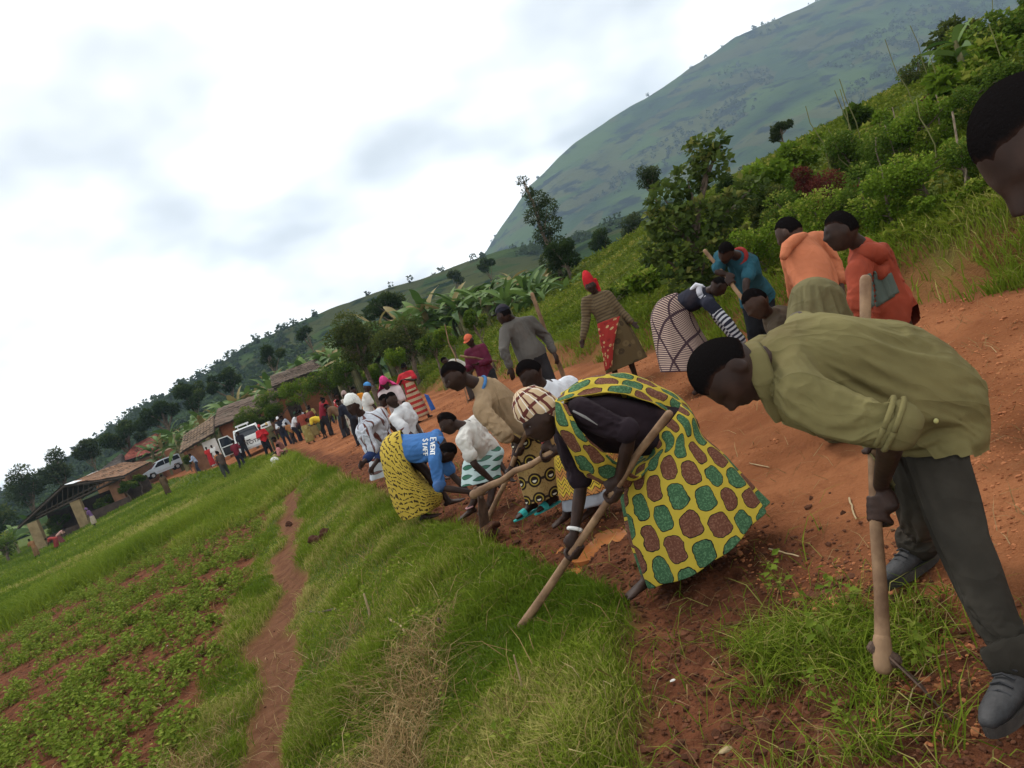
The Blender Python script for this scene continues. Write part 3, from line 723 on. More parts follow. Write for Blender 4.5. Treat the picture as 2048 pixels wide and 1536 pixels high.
# wild banana in the top right, dry stalks and the leaning stake
pole_mat = MB('grey wood', .9); pole_mat.color(pole_mat.mix(pole_mat.noise(14, 4).ramp(.3, .7), (.10, .075, .05), (.22, .17, .115))); M_pole = pole_mat.m
bs0 = MB('green stem', .8, .05); bs0.color((.13, .13, .05)); M_bstem0 = bs0.m
def stick(name, label, a, c, r, matl, cat='stake', group=None, bend=.02, seed=0):
    rg = np.random.default_rng(seed); a = np.array(a); c = np.array(c); L = np.linalg.norm(c - a)
    pth_ = [a + (c - a) * t + rg.normal(0, bend * L, 3) * (0 < t < 1) * .5 for t in np.linspace(0, 1, 6)]
    ma = MA().tube(pth_, [r * (1.15 - .3 * t) for t in np.linspace(0, 1, 6)], 7)
    o = ma.obj(name, matl, None, a, True); o.location = tuple(a); props(o, label, cat, group); return o
stick('stake', 'tall thin leaning stake standing in the right bank', P(1932, 480, 8.6) - np.array([0, 0, .3]), P(1905, 225, 8.9), .014, M_pole, seed=3)
stick('stake', 'short slanting stake right of the tall thin one', P(1965, 375, 8.8) - np.array([0, 0, .3]), P(1925, 335, 8.8), .012, M_pole, seed=4)
for k, (u0, v0, u1, v1) in enumerate([(1800, 330, 1785, 215), (1822, 320, 1800, 235), (1845, 300, 1832, 215), (1862, 290, 1845, 205), (1880, 280, 1872, 190), (1780, 345, 1770, 250), (1840, 320, 1812, 250), (1760, 350, 1752, 275)]):
    stick('dry_stalk', 'thin dry stalk standing up between the bushes on the right crest', P(u0, v0, 11.2) - np.array([0, 0, .4]), P(u1, v1, 11.3), .009, M_pole, 'stalk', 'dry stalks on the crest', .05, 20 + k)

rgs = np.random.default_rng(91)
for k in range(26):                                # tall thin stems sticking out of the thicket
    yy = rgs.uniform(8.5, 16); xx = float(xl(yy)) + (float(wr(yy)) + rgs.uniform(1.8, 9)) / .95; b_ = onG(xx, yy, -.1); hh = rgs.uniform(.9, 1.9)
    if inview(np.array([xx]), np.array([yy]), .0)[0]: stick('plant_stem', 'thin green brown stem sticking out of the thicket on the right bank', b_, b_ + np.array([rgs.normal(0, .15), rgs.normal(0, .15), hh]), .008, M_bstem0, 'stem', 'tall stems in the thicket', .04, 300 + k)
# ------------------------------------------------------------------ banana plants
def banana_leaf(L, w, arch, rg, torn=True):
    """one leaf along +x from the origin: midrib arch, V fold, torn edge"""
    n = 9; V = []; R = []
    for i in range(n + 1):
        t = i / n; x = L * (t - .18 * arch * t ** 3); z = L * (.55 * t - arch * t * t); ww = w * math.sin(math.pi * min(1, .08 + .92 * t) ** .8) ** .7 if t < 1 else .01
        j = rg.uniform(.72, 1.0) if torn else 1
        V += [(x, -ww * j, z + ww * .35 - (abs(rg.normal(0, .08)) * w)), (x, 0, z), (x, ww * rg.uniform(.72, 1), z + ww * .35 - (abs(rg.normal(0, .08)) * w))]
    Fs = []
    for i in range(n):
        a = i * 3; Fs += [(a, a + 1, a + 4, a + 3), (a + 1, a + 2, a + 5, a + 4)]
    return np.array(V), np.array(Fs)
bl = MB('banana leaf', .6, .15); ba = E(bl.nt, bl.attr('rnd').outputs['Fac'])
k_ = bl.mix(ba, (.036, .078, .015), (.115, .180, .042)); k_ = bl.mix(ba.ramp(.93, .97), k_, (.24, .17, .07)); bl.color(k_)
t_ = bl.node('ShaderNodeBsdfTranslucent'); bl.nt.links.new(k_, t_.inputs[0]); ms_ = bl.node('ShaderNodeMixShader'); ms_.inputs[0].default_value = .25
bl.nt.links.new(bl.b.outputs[0], ms_.inputs[1]); bl.nt.links.new(t_.outputs[0], ms_.inputs[2]); bl.nt.links.new(ms_.outputs[0], bl.nt.nodes['Material Output'].inputs[0]); M_ban = bl.m
bs = MB('banana stem', .7); bs.color(bs.mix(bs.noise(6, 3).ramp(.3, .7), (.10, .10, .04), (.20, .17, .08))); M_bstem = bs.m
leafvars = []
for k in range(6):
    rg = np.random.default_rng(800 + k); V, Fs = banana_leaf(1.0, .125, rg.uniform(.35, .8), rg)
    me = fast_mesh('leaf', V, Fs, {'rnd': np.full(len(V), [.10, .35, .5, .65, .8, .9][k])}, True); me.materials.append(M_ban); leafvars.append(me)
ma = MA(); ma.tube([(0, 0, -.2), (0, 0, .5), (.02, 0, 1.0)], [.11, .09, .05], 8); stem_me = ma.mesh('stem', True); stem_me.materials.append(M_bstem)
def banana(base, h, label, group, seed, parts=True, nl=9, name='banana_plant', Ls=None):
    rg = random.Random(seed); t = empty(name, base, label, 'banana plant', group)
    s = bpy.data.objects.new('stem', stem_me); COL.objects.link(s); s.parent = t; s.scale = (1.0 * h / 2.5, 1.0 * h / 2.5, h * .62)
    acc = []
    for k in range(nl):
        a = k * 2.4 + rg.uniform(-.4, .4); L = (Ls or h * .62) * rg.uniform(.75, 1.15); el = rg.uniform(-.35, .75); i = rg.randrange(6)
        M = Matrix.Translation((0, 0, h * rg.uniform(.34, .63))) @ Matrix.Rotation(a, 4, 'Z') @ Matrix.Rotation(-el, 4, 'Y') @ Matrix.Rotation(rg.uniform(-.6, .6), 4, 'X') @ Matrix.Scale(L, 4)
        if parts:
            q = bpy.data.objects.new('leaf', leafvars[i]); COL.objects.link(q); q.parent = t; q.matrix_local = M
        else:
            me = leafvars[i]; V = getv(me); Mx = np.array(M); V = V @ Mx[:3, :3].T + Mx[:3, 3]
            acc.append((V, i))
    if not parts:
        nv = len(acc[0][0]); f = np.array([p.vertices[:] for p in leafvars[0].polygons]); Fa = np.concatenate([f + nv * k for k in range(len(acc))])
        r = np.concatenate([np.full(nv, [.15, .35, .5, .7, .85, .96][i]) for _, i in acc])
        link('crown', fast_mesh('crown', np.concatenate([a for a, _ in acc]), Fa, {'rnd': r}, True), M_ban, t)
    return t
rb = random.Random(5)
sp_near = []
# the grove is a belt running along the slope right of the road
lineb = [(300, 835, 86), (345, 822, 80), (395, 808, 74), (445, 795, 70), (490, 780, 68), (540, 765, 66), (590, 745, 62), (640, 725, 58), (680, 705, 54), (720, 690, 50), (770, 670, 46), (820, 655, 44), (870, 640, 42), (920, 625, 40), (970, 612, 38), (1020, 600, 36), (1065, 592, 35), (1110, 585, 34)]
where_b = ['above the red roof', 'behind the palm by the brick wall', 'left of the clay house roof', 'over the clay house roof ridge', 'right of the clay house ridge', 'above the long brown roof', 'between the clay house and the small house', 'over the small house roof', 'right of the small house',
           'left above the yellow green trees', 'above the yellow green trees', 'above the right yellow green tree', 'above the far stick holder', 'above the orange cap', 'left above the dark cap', 'right above the dark cap', 'under the tall leaning tree', 'right of the tall leaning tree foot']
for k, (u, v, d) in enumerate(lineb):
    for j in range(11):
        uu = u + rb.uniform(-30, 30); dd = d + rb.uniform(-3, 8) + j * 1.2; vv = v + rb.uniform(-12, 10)
        q = P(uu, vv, dd); g = Hf(q[0], q[1]); top = P(uu, vv - 44 - rb.uniform(0, 22), dd)[2]
        h = min(max(top - g, 2.4), 5.2); b_ = np.array([q[0], q[1], top - h])
        if b_[2] - g > 0: b_[2] = g; h = min(top - g, 6.0)
        banana(b_, h, 'banana plant with arching leaves in the grove ' + where_b[k], 'banana grove', 900 + k * 10 + j, parts=(d < 46 and j < 4) or j == 0, nl=11, Ls=min(h * .62, 2.3))
wb_ = P(1945, 190, 12.5); g = Hf(wb_[0], wb_[1]); top = P(1935, 75, 12.5)[2]
banana(np.array([wb_[0], wb_[1], g]), max(1.6, (top - g) / 1.15), 'bright banana plant on the crest near the top right corner', None, 77, True, 8, Ls=.75)
pb = P(336, 915, 97); banana(np.array([pb[0], pb[1], Hf(pb[0], pb[1])]), 6.0, 'palm like banana plant drooping in front of the brick wall', None, 78, True, 14, Ls=3.4)
pb = P(62, 1040, 84); banana(np.array([pb[0], pb[1], Hf(pb[0], pb[1])]), 4.6, 'banana plant with upright leaf behind the left end of the dark roof', None, 79, True, 9, Ls=2.6)
pb = P(30, 1085, 80); banana(np.array([pb[0], pb[1], Hf(pb[0], pb[1])]), 3.6, 'low banana plant in the thicket at the left edge', None, 80, True, 9, Ls=2.2)

# distant woods on the two slopes (one mass each) and single trees on the skyline
def ridge_wood(name, grid, n, size, matl, label, pick, seed):
    rg = np.random.default_rng(seed); X, Y, Z = grid; c = []
    while len(c) < n:
        i, j = rg.integers(0, X.shape[0]), rg.integers(0, X.shape[1])
        if pick(X[i, j], Y[i, j], i, j, rg): c.append((X[i, j] + rg.normal(0, size), Y[i, j] + rg.normal(0, size * 2), Z[i, j]))
    c = np.array(c); k = 26
    d = rg.normal(size=(n, k, 3)); d /= np.linalg.norm(d, axis=2)[:, :, None]; s = rg.uniform(.5, 1.5, n) * size
    pt = c[:, None] + d * (s[:, None, None] * np.array([.7, .7, .9])); pt[:, :, 2] += s[:, None] * .6
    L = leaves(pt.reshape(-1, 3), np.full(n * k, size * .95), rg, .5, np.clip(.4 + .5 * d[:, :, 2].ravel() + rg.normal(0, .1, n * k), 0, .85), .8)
    ob = link(name, fast_mesh(name, L[0], L[1], {'rnd': L[2]}), matl); props(ob, label, 'woods', None, 'stuff')
nrow = 80
ridge_wood('hill_woods', h1, 2200, 1.7, M_tree, 'dark scattered woods on the nearer hill', lambda x, y, i, j, rg: (i > 20) and ((abs(i - nrow + 1) < 3 and rg.uniform() < .55) or vnoise(np.array(x / 45), np.array(y / 45), 3) + .35 * (x / y < -.22) > .18), 61)
ridge_wood('mountain_woods', mt, 2600, 3.6, M_tree, 'dark scattered woods on the mountain', lambda x, y, i, j, rg: (i > 12) and x > -200 and ((abs(i - 109) < 2 and rg.uniform() < .25) or vnoise(np.array(x / 150), np.array(y / 150), 4) > .16), 62)
# ------------------------------------------------------------------ building materials
def simple(name, c1, c2, sc_=3.0, rough=.9, bump=.4, bs=25, spec=.25, dist=.01):
    b = MB(name, rough, spec); p = b.geo(); n = b.noise(sc_, 5, p, .6)
    b.color(b.mix(n.ramp(.3, .7), c1, c2))
    if bump: b.bump(b.noise(bs, 4, p), bump, dist)
    return b.m
M_clay = simple('orange clay plaster', (.17, .060, .027), (.26, .10, .045), 1.2)
M_clay2 = simple('brown clay plaster', (.13, .06, .032), (.23, .115, .06), 1.2)
M_white = simple('dirty whitewash', (.42, .40, .36), (.60, .58, .54), 1.5)
M_brick = simple('brick wall', (.20, .075, .035), (.30, .12, .06), 5)
M_coping = simple('pale coping', (.45, .30, .20), (.62, .45, .32), 3)
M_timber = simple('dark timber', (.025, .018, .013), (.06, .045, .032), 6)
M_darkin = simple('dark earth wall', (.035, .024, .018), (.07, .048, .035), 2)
M_metal = simple('corrugated sheet', (.55, .57, .58), (.70, .72, .72), 4, .5)
def tilemat(name, c1, c2, c3):
    b = MB(name, .85, .2); p = b.geo(); d, vn = b.voro(3.2, p); c = b.sep(vn.outputs['Color'])[0]
    k = b.mix(c, c1, c2); k = b.mix(b.noise(1.1, 4, p).ramp(.45, .7), k, c3); b.color(k).bump(b.noise(20, 3, p), .5, .02); return b.m
M_tile_o = tilemat('orange clay tiles', (.16, .08, .042), (.26, .135, .07), (.14, .085, .05))
M_tile_r = tilemat('red clay tiles', (.22, .055, .04), (.30, .085, .055), (.17, .05, .04))
M_tile_b = tilemat('old brown tiles', (.085, .055, .038), (.15, .10, .07), (.11, .085, .06))
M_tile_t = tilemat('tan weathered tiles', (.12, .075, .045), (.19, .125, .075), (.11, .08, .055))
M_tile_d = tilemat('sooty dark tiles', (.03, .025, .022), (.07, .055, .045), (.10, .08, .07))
def roof_slope(parent, A, B, C, Dd, matl, name='roof_slope', rows=9, cols=16):
    """tiled slope over quad A (eave left) B (eave right) C (ridge right) D (ridge left): lapped courses of rounded tiles, one part"""
    A, B, C, Dd = [np.asarray(q, float) for q in (A, B, C, Dd)]
    nrm = unit(np.cross(B - A, Dd - A)); nrm = nrm if nrm[2] > 0 else -nrm
    base = np.array(parent.location); rg = np.random.default_rng(int(abs(A[0]) * 100) % 1000)
    V = []; Fs = []; cc = cols * 4
    for r in range(rows):
        t0, t1 = r / rows, (r + 1.12) / rows; jit = rg.normal(0, .012, cols + 1)
        rowi = []
        for (t, lift) in ((t0, .055), (t1, .012)):
            for c in range(cc + 1):
                s = c / cc; p = (A * (1 - s) + B * s) * (1 - t) + (Dd * (1 - s) + C * s) * t
                ph = c % 4; w = (.045, .02, 0, .02)[ph]
                V.append(p + nrm * (lift + w + jit[min(c // 4, cols)] + .05 * math.sin(s * 5 + r) * .4))
        o = len(V) - 2 * (cc + 1)
        for c in range(cc): Fs.append((o + c, o + c + 1, o + cc + 1 + c + 1, o + cc + 1 + c))
    V = np.array(V); me = fast_mesh(name, V - base, np.array(Fs)); sl = link(name, me, matl, parent)
    ma = MA(); ma.prism([A, B, C, Dd], -nrm * .09); ma.obj('roof_boards', M_timber, parent, base)
    return sl
def wallbox(parent, p, q, h, th, matl, name='wall', z0=-.6, top=None):
    """upright wall from p to q (ground points)"""
    p, q = np.array(p, float), np.array(q, float); d = unit(np.array([q[0] - p[0], q[1] - p[1], 0])); n = np.array([-d[1], d[0], 0])
    zb = min(p[2], q[2]) + z0; c = (p + q) / 2; zt = max(p[2], q[2]) + h
    c[2] = (zb + zt) / 2
    return MA().box(c, [d * np.linalg.norm((q - p)[:2]) / 2, n * th / 2, np.array([0, 0, (zt - zb) / 2])]).obj(name, matl, parent, np.array(parent.location))
def opening(parent, c, d, w, h, matl, name, out=.02):
    """door or window leaf set proud of a wall at centre c, wall direction d"""
    n = np.array([d[1], -d[0], 0]); base = np.array(parent.location)
    o = MA().box(c + n * out * .5, [d * w / 2, n * out, np.array([0, 0, h / 2])]).obj(name, matl, parent, base)
    f = MA()
    for s in (-1, 1): f.box(c + d * s * (w / 2 + .04) + n * out, [d * .04, n * .04, np.array([0, 0, h / 2 + .08])])
    f.box(c + np.array([0, 0, h / 2 + .04]) + n * out, [d * (w / 2), n * .035, np.array([0, 0, .04])])
    fo = f.obj('frame', M_timber, o, base); return o
Z = np.array([0, 0, 1.])
# --- clay house behind the pickup: long orange wall, lean-to with tan tiles at its left end
o_ = P(488, 866, 64); gzv = Hf(o_[0], o_[1]); hx = unit(np.array([.97, .24, 0])); hy = np.array([-hx[1], hx[0], 0])
o_[2] = gzv - .1
ch = empty('clay_house', o_, 'long orange clay house with brown roof behind the pickup', 'house')
L, R_w = o_ - hx * 1.5, o_ + hx * 6.2; ht = 2.75; dp = 4.6
wallbox(ch, L, R_w, ht, .3, M_clay); wallbox(ch, R_w + hy * .2, R_w + hy * dp, ht, .3, M_clay); wallbox(ch, L + hy * .2, L + hy * dp, ht, .3, M_clay2); wallbox(ch, L + hy * dp, R_w + hy * dp, ht, .3, M_clay)
e0 = L - hx * .5 - hy * .7 + Z * (ht - .1); e1 = R_w + hx * .5 - hy * .7 + Z * (ht - .1); rg0 = L + hx * .2 + hy * dp / 2 + Z * (ht + 1.25); rg1 = R_w + hx * .5 + hy * dp / 2 + Z * (ht + 1.25)
b0 = L - hx * .5 + hy * (dp + .7) + Z * (ht - .1); b1 = R_w + hx * .5 + hy * (dp + .7) + Z * (ht - .1)
roof_slope(ch, e0, e1, rg1, rg0, M_tile_b); roof_slope(ch, b1, b0, rg0, rg1, M_tile_b); roof_slope(ch, b0, e0, rg0 - hx * .01, rg0, M_tile_b, cols=8)
for k, (sx, sz, w_, h_) in enumerate([(1.0, 1.35, .34, .34), (3.0, 2.0, .30, .55), (3.45, 1.9, .26, .3)]):
    opening(ch, L + hx * sx - hy * .16 + Z * sz, hx, w_, h_, M_darkin, 'window')
lt = o_ - hx * 2.2 - hy * .6; lt[2] = gzv - .1
lh = empty('lean_to', lt, 'tan tiled lean-to with whitewashed wall at the left end of the clay house', 'building')
p0, p1 = lt - hx * 2.0 - hy * .8, lt + hx * .2 - hy * .8
wallbox(lh, p1 - hx * 1.05, p1, 1.9, .2, M_white); wallbox(lh, p0, p1 - hx * 1.1, 1.75, .2, M_clay2); wallbox(lh, p0 + hy * .1, p0 + hy * 3.2, 1.8, .2, M_clay2)
roof_slope(lh, p0 - hx * .5 - hy * .5 + Z * 1.75, p1 + hx * .15 - hy * .5 + Z * 2.3, p1 + hx * .3 + hy * 2.6 + Z * 3.6, p0 - hx * .2 + hy * 2.6 + Z * 2.95, M_tile_t, cols=10)
# --- small house on the slope with two stepped brown roofs
o_ = P(603, 800, 60); o_[2] = Hf(o_[0], o_[1]) - .1
sh_ = empty('small_house', o_, 'small clay house with two stepped brown roofs on the slope', 'house')
tz = P(603, 765, 60)[2] - o_[2]
L, R_w = o_ - hx * 1.5, o_ + hx * 2.2; ht = max(1.8, tz)
wallbox(sh_, L, R_w, ht, .3, M_clay); wallbox(sh_, L + hy * .2, L + hy * 4, ht, .3, M_clay2); wallbox(sh_, R_w + hy * .2, R_w + hy * 4, ht, .3, M_clay2)
opening(sh_, L + hx * .8 - hy * .16 + Z * 1.0, hx, .8, 1.8, M_timber, 'door')
roof_slope(sh_, L - hx * .5 - hy * 1.4 + Z * (ht - .25), R_w - hx * .3 - hy * 1.4 + Z * (ht - .25), R_w - hx * .3 + hy * .5 + Z * (ht + .35), L - hx * .5 + hy * .5 + Z * (ht + .35), M_tile_b)
roof_slope(sh_, L - hx * .1 - hy * .2 + Z * (ht + .45), R_w + hx * .6 - hy * .2 + Z * (ht + .45), R_w + hx * .4 + hy * 2.2 + Z * (ht + 1.35), L + hy * 2.2 + Z * (ht + 1.35), M_tile_b)
# --- open gabled shelter at the left
A, B, C = P(36, 1053, 70), P(246, 953, 73), P(126, 971, 71.5)
Dr, Eb = P(240, 927, 84), P(300, 924, 86); Bl = A + (Dr - C)
g0 = P(140, 1060, 72); o_ = np.array([g0[0], g0[1], Hf(g0[0], g0[1])])
sl = empty('shelter', o_, 'old gabled shelter with orange tiles and dark open truss front', 'shelter')
roof_slope(sl, B, Eb, Dr, C, M_tile_o, rows=12, cols=22)
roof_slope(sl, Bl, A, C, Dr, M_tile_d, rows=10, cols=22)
def beam(parent, p, q, r, matl, name='beam'): return MA().tube([p, (np.array(p) + np.array(q)) / 2, q], [r, r, r], 4).obj(name, matl, parent, np.array(parent.location))
dep = unit(Dr - C); inn = dep * .25
for a, b_ in ((A, C), (B, C)): beam(sl, a + inn * .2 - Z * .12, b_ + inn * .2 - Z * .12, .13, M_timber, 'rafter')
tb0, tb1 = A * .84 + B * .16 - Z * .05, A * .06 + B * .94 - Z * .05
beam(sl, tb0 + inn, tb1 + inn, .11, M_timber, 'tie_beam'); beam(sl, A * .68 + C * .32 + inn - Z * .3, B * .62 + C * .38 + inn - Z * .28, .07, M_timber, 'tie_beam')
for t in np.linspace(.2, .9, 15):
    p = A * (1 - t) + B * t; apt = .42; top = (A * (1 - t / apt) + C * (t / apt)) if t < apt else (C * (1 - (t - apt) / (1 - apt)) + B * ((t - apt) / (1 - apt)))
    beam(sl, p + inn, top + inn - Z * .1, .045, M_timber, 'strut')
for (pu, pv, dd, tp) in ((163, 1030, 71.8, 1002), (78, 1072, 70.6, 1044)):
    p = P(pu, pv, dd); g = Hf(p[0], p[1]); c = np.array([p[0], p[1], 0]); t_ = P(pu - 14, tp, dd)[2]
    MA().box(np.array([p[0], p[1], (g - .4 + t_) / 2]), [np.array([.42, .05, 0]), np.array([-.05, .3, 0]), Z * (t_ - g + .4) / 2]).obj('pier', simple('ochre plaster', (.17, .12, .06), (.26, .19, .10), 2) if pu == 163 else bpy.data.materials['ochre plaster'], sl, o_)
p = P(238, 985, 74); g = Hf(p[0], p[1]); MA().box(np.array([p[0], p[1], (g - .4 + B[2]) / 2 - .1]), [np.array([.5, .1, 0]), np.array([-.1, .5, 0]), Z * (B[2] - g + .2) / 2]).obj('pier', M_clay2, sl, o_)
bw0, bw1 = A + dep * 5 - Z * .1, B + dep * 5 - Z * .1
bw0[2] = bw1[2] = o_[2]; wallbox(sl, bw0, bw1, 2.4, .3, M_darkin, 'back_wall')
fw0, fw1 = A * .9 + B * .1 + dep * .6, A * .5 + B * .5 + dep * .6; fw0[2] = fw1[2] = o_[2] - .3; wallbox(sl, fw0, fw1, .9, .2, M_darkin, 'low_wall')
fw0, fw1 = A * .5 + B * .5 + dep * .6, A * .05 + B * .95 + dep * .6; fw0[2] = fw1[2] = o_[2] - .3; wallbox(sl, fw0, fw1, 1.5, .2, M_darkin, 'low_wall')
MA().box(C + dep * .6 + unit(B - C) * .6 + Z * .08, [dep * .9, unit(B - C) * .35, Z * .015]).obj('roof_sheet', M_metal, sl, o_)
# --- dark roofed house behind the shelter, with a pale sheet on its roof
def pyr_house(label, quad, ridge, wall_h, m_roof, m_wall, d_name):
    a, b, c, d = quad; o = np.array([(a[0] + b[0]) / 2, (a[1] + b[1]) / 2, Hf((a[0] + b[0]) / 2, (a[1] + b[1]) / 2)])
    e = empty(d_name, o, label, 'house'); r0, r1 = ridge
    roof_slope(e, a, b, r1, r0, m_roof, rows=10, cols=18); roof_slope(e, c, d, r0, r1, m_roof, rows=8, cols=14)
    roof_slope(e, d, a, r0, r0 + (r1 - r0) * .01, m_roof, rows=8, cols=10); roof_slope(e, b, c, r1, r1 + (r0 - r1) * .01, m_roof, rows=8, cols=10)
    for p, q in ((a, b), (b, c), (c, d), (d, a)):
        cc = (a + b + c + d) / 4; pp, qq = p + (cc - p) * .12, q + (cc - q) * .12
        pp[2] = qq[2] = o[2]; wallbox(e, pp, qq, max(1.5, min(a[2], b[2]) - o[2] - .05), .25, m_wall)
    return e
dk = pyr_house('house with sooty dark roof behind the open shelter', (P(185, 965, 88), P(245, 935, 88), P(262, 925, 96), P(205, 955, 96)), (P(195, 945, 92), P(242, 908, 92)), 2, M_tile_d, M_clay2, 'dark_roofed_house')
s0 = P(176, 951, 87.5); MA().box(s0, [unit(P(190, 944, 87.5) - s0) * .9, dep * .7, Z * .03]).obj('roof_sheet', M_metal, dk, np.array(dk.location))
pyr_house('house with red tiled hip roof behind the brick wall', (P(240, 925, 92), P(330, 898, 92), P(345, 885, 101), P(255, 912, 101)), (P(272, 888, 96), P(312, 868, 96)), 2, M_tile_r, M_clay2, 'red_roofed_house')
# --- brick yard wall with pale coping
wa, wb2 = P(300, 938, 94), P(396, 902, 84)
for q in (wa, wb2): q[2] = Hf(q[0], q[1])
yw = empty('yard_wall', wa, 'low brick yard wall with pale coping beside the van', 'wall')
hgt_ = P(350, 894, 89)[2] - Hf(*P(350, 915, 89)[:2])
hgt_ = min(max(hgt_, 1.2), 3.2)
wd_dir = unit(wb2 - wa); wn = np.array([-wd_dir[1], wd_dir[0], 0]); nb = 26; rows_ = 7; Ltot = np.linalg.norm(wb2 - wa)
wallbox(yw, wa, wb2, hgt_ - .08, .24, M_brick, 'wall_core')
brick_me = None
for r in range(rows_):
    for c in range(nb):
        L1 = Ltot / nb; t = (c + (.5 if r % 2 else 0)) * L1 + L1 / 2
        if t > Ltot - L1 * .4: continue
        if brick_me is None:
            brick_me = MA().box((0, 0, 0), [wd_dir * (L1 * .47), wn * .14, Z * (hgt_ / rows_ * .43)]).mesh('brick'); brick_me.materials.append(M_brick)
        b_ = bpy.data.objects.new('brick', brick_me); COL.objects.link(b_); b_.parent = yw
        b_.location = tuple(wd_dir * t + Z * (max(0, wb2[2] - wa[2]) * 0 + (r + .5) * hgt_ / rows_ - .04 + (wb2[2] - wa[2]) * t / Ltot * 0)) ; b_.location.x += random.uniform(-.006, .006)
cp0 = wa + Z * (hgt_ + .0); MA().box((wa + wb2) / 2 * np.array([1, 1, 0]) + Z * (max(wa[2], wb2[2]) + hgt_ - .02), [wd_dir * np.array([1, 1, 0]) * Ltot / 2, wn * .2, Z * .07]).obj('coping', M_coping, yw, wa)

# ------------------------------------------------------------------ vehicles
M_wpaint = simple('white car paint', (.62, .62, .60), (.70, .70, .68), 1.5, .35, 0, spec=.5)
M_silver = simple('silver blue car paint', (.42, .47, .52), (.48, .53, .58), 1.2, .3, 0, spec=.5)
gm = MB('car glass', .08, .6); gm.color((.012, .016, .024)); M_glass = gm.m
rm = MB('rubber', .9); rm.color((.015, .015, .015)); M_rubber = rm.m
km = MB('black plastic', .6); km.color((.02, .02, .022)); M_black = km.m
lm = MB('red lamp', .25, .5); lm.color((.35, .02, .02)); M_lamp = lm.m
hm = MB('rim metal', .35, .5); hm.b.inputs['Metallic'].default_value = .6; hm.color((.45, .46, .48)); M_rim = hm.m
def wheel(parent, x, y, r, w, s):
    a = np.array([1., 0, 0])
    ma = MA(); n = 20
    ma.tube([(x - w / 2, y, r), (x - w / 4, y, r), (x + w / 4, y, r), (x + w / 2, y, r)], [r * .93, r, r, r * .93], n, side=(0, 0, 1), caps=False)
    o = ma.obj('wheel', M_rubber, parent, smooth=False)
    m2 = MA(); m2.tube([(x + s * (w / 2 - .02), y, r), (x + s * (w / 2 + .012), y, r)], [r * .62, r * .58], 16, side=(0, 0, 1), caps=False)
    for k in range(6):
        t = k * math.pi / 3; m2.box((x + s * (w / 2 + .018), y + math.cos(t) * r * .33, r + math.sin(t) * r * .33), [(.012, 0, 0), (0, math.cos(t) * r * .3, math.sin(t) * r * .3), (0, -math.sin(t) * .025, math.cos(t) * .025)])
    m2.obj('rim', M_rim, o)
def sidepanel(x0, x1, prof): # prof: (y,z)
    return [(x0, y, z) for y, z in prof], (x1 - x0, 0, 0)
# pickup: origin on the ground under the tailgate, x right, y forward
pk = P(510, 912, 49); pk[2] = Hf(pk[0], pk[1])
pu_ = empty('pickup_truck', pk, 'white pickup truck seen from behind with its left door open', 'pickup truck'); pu_.rotation_euler = (0, 0, math.radians(16))
w = .88
body = MA()
for s in (-1, 1):
    prof_ = [(0, .55), (.06, 1.08), (1.62, 1.08), (1.62, 1.12), (3.35, 1.12), (4.7, 1.02), (4.95, .85), (4.95, .5), (4.6, .45), (4.4, .78), (3.75, .78), (3.6, .42), (1.25, .42), (1.1, .78), (.45, .78), (.3, .48), (0, .48)]
    body.prism([(s * w, y, z) for y, z in prof_], (-s * .09, 0, 0))
body.box((0, .8, .62), [(w - .08, 0, 0), (0, .78, 0), (0, 0, .05)])
body.box((0, 1.60, .85), [(w - .08, 0, 0), (0, .03, 0), (0, 0, .24)])
body.prism([(-w + .08, 3.35, 1.12), (-w + .08, 4.7, 1.03), (-w + .08, 4.93, .8), (-w + .08, 4.93, .5), (-w + .08, 3.35, .5)], (2 * (w - .08), 0, 0))
body.obj('body', M_wpaint, pu_, bevel=.012)
cab = MA(); rw = .68
lo, hi = 1.12, 1.78
def pillar(x0, y0, x1, y1, r=.045): cab.tube([(x0, y0, lo), ((x0 + x1) / 2, (y0 + y1) / 2, (lo + hi) / 2), (x1, y1, hi)], [r, r, r], 6)
for s in (-1, 1):
    pillar(s * (w - .05), 1.68, s * rw, 1.82, .075); pillar(s * (w - .05), 3.3, s * rw, 2.75); pillar(s * (w - .05), 2.45, s * rw, 2.4)
cab.prism([(-rw - .05, 1.74, 1.74), (-rw - .05, 1.8, 1.82), (-rw - .05, 2.7, 1.84), (-rw - .05, 2.82, 1.76)], (2 * rw + .1, 0, 0))
cab.box((0, 1.66, 1.18), [(w - .08, 0, 0), (0, .05, 0), (0, 0, .07)]); cab.obj('cab', M_wpaint, pu_, bevel=.01)
MA().prism([(-.66, 1.70, 1.25), (.66, 1.70, 1.25), (.58, 1.80, 1.72), (-.58, 1.80, 1.72)], (0, .02, 0)).obj('rear_window', M_glass, pu_)
for s in (-1, 1): MA().prism([(s * (w - .07), 1.8, 1.15), (s * (w - .07), 2.4, 1.15), (s * (rw + .02), 2.38, 1.72), (s * (rw + .02), 1.9, 1.72)], (-s * .015, 0, 0)).obj('side_window', M_glass, pu_)
MA().prism([(-.72, 3.28, 1.14), (.72, 3.28, 1.14), (.62, 2.8, 1.74), (-.62, 2.8, 1.74)], (0, .02, .01)).obj('windscreen', M_glass, pu_)
tg = MA().box((0, -.02, .83), [(.70, 0, 0), (0, .03, 0), (0, 0, .25)]).obj('tailgate', M_wpaint, pu_, bevel=.012)
MA().box((0, -.055, .98), [(.13, 0, 0), (0, .012, 0), (0, 0, .03)]).obj('handle', M_black, tg)
for s in (-1, 1):
    MA().box((s * .79, -.012, .83), [(.075, 0, 0), (0, .03, 0), (0, 0, .19)]).obj('tail_lamp', M_lamp, pu_, bevel=.01)
MA().box((0, -.13, .50), [(.80, 0, 0), (0, .09, 0), (0, 0, .07)]).obj('bumper', M_rim, pu_, bevel=.02)
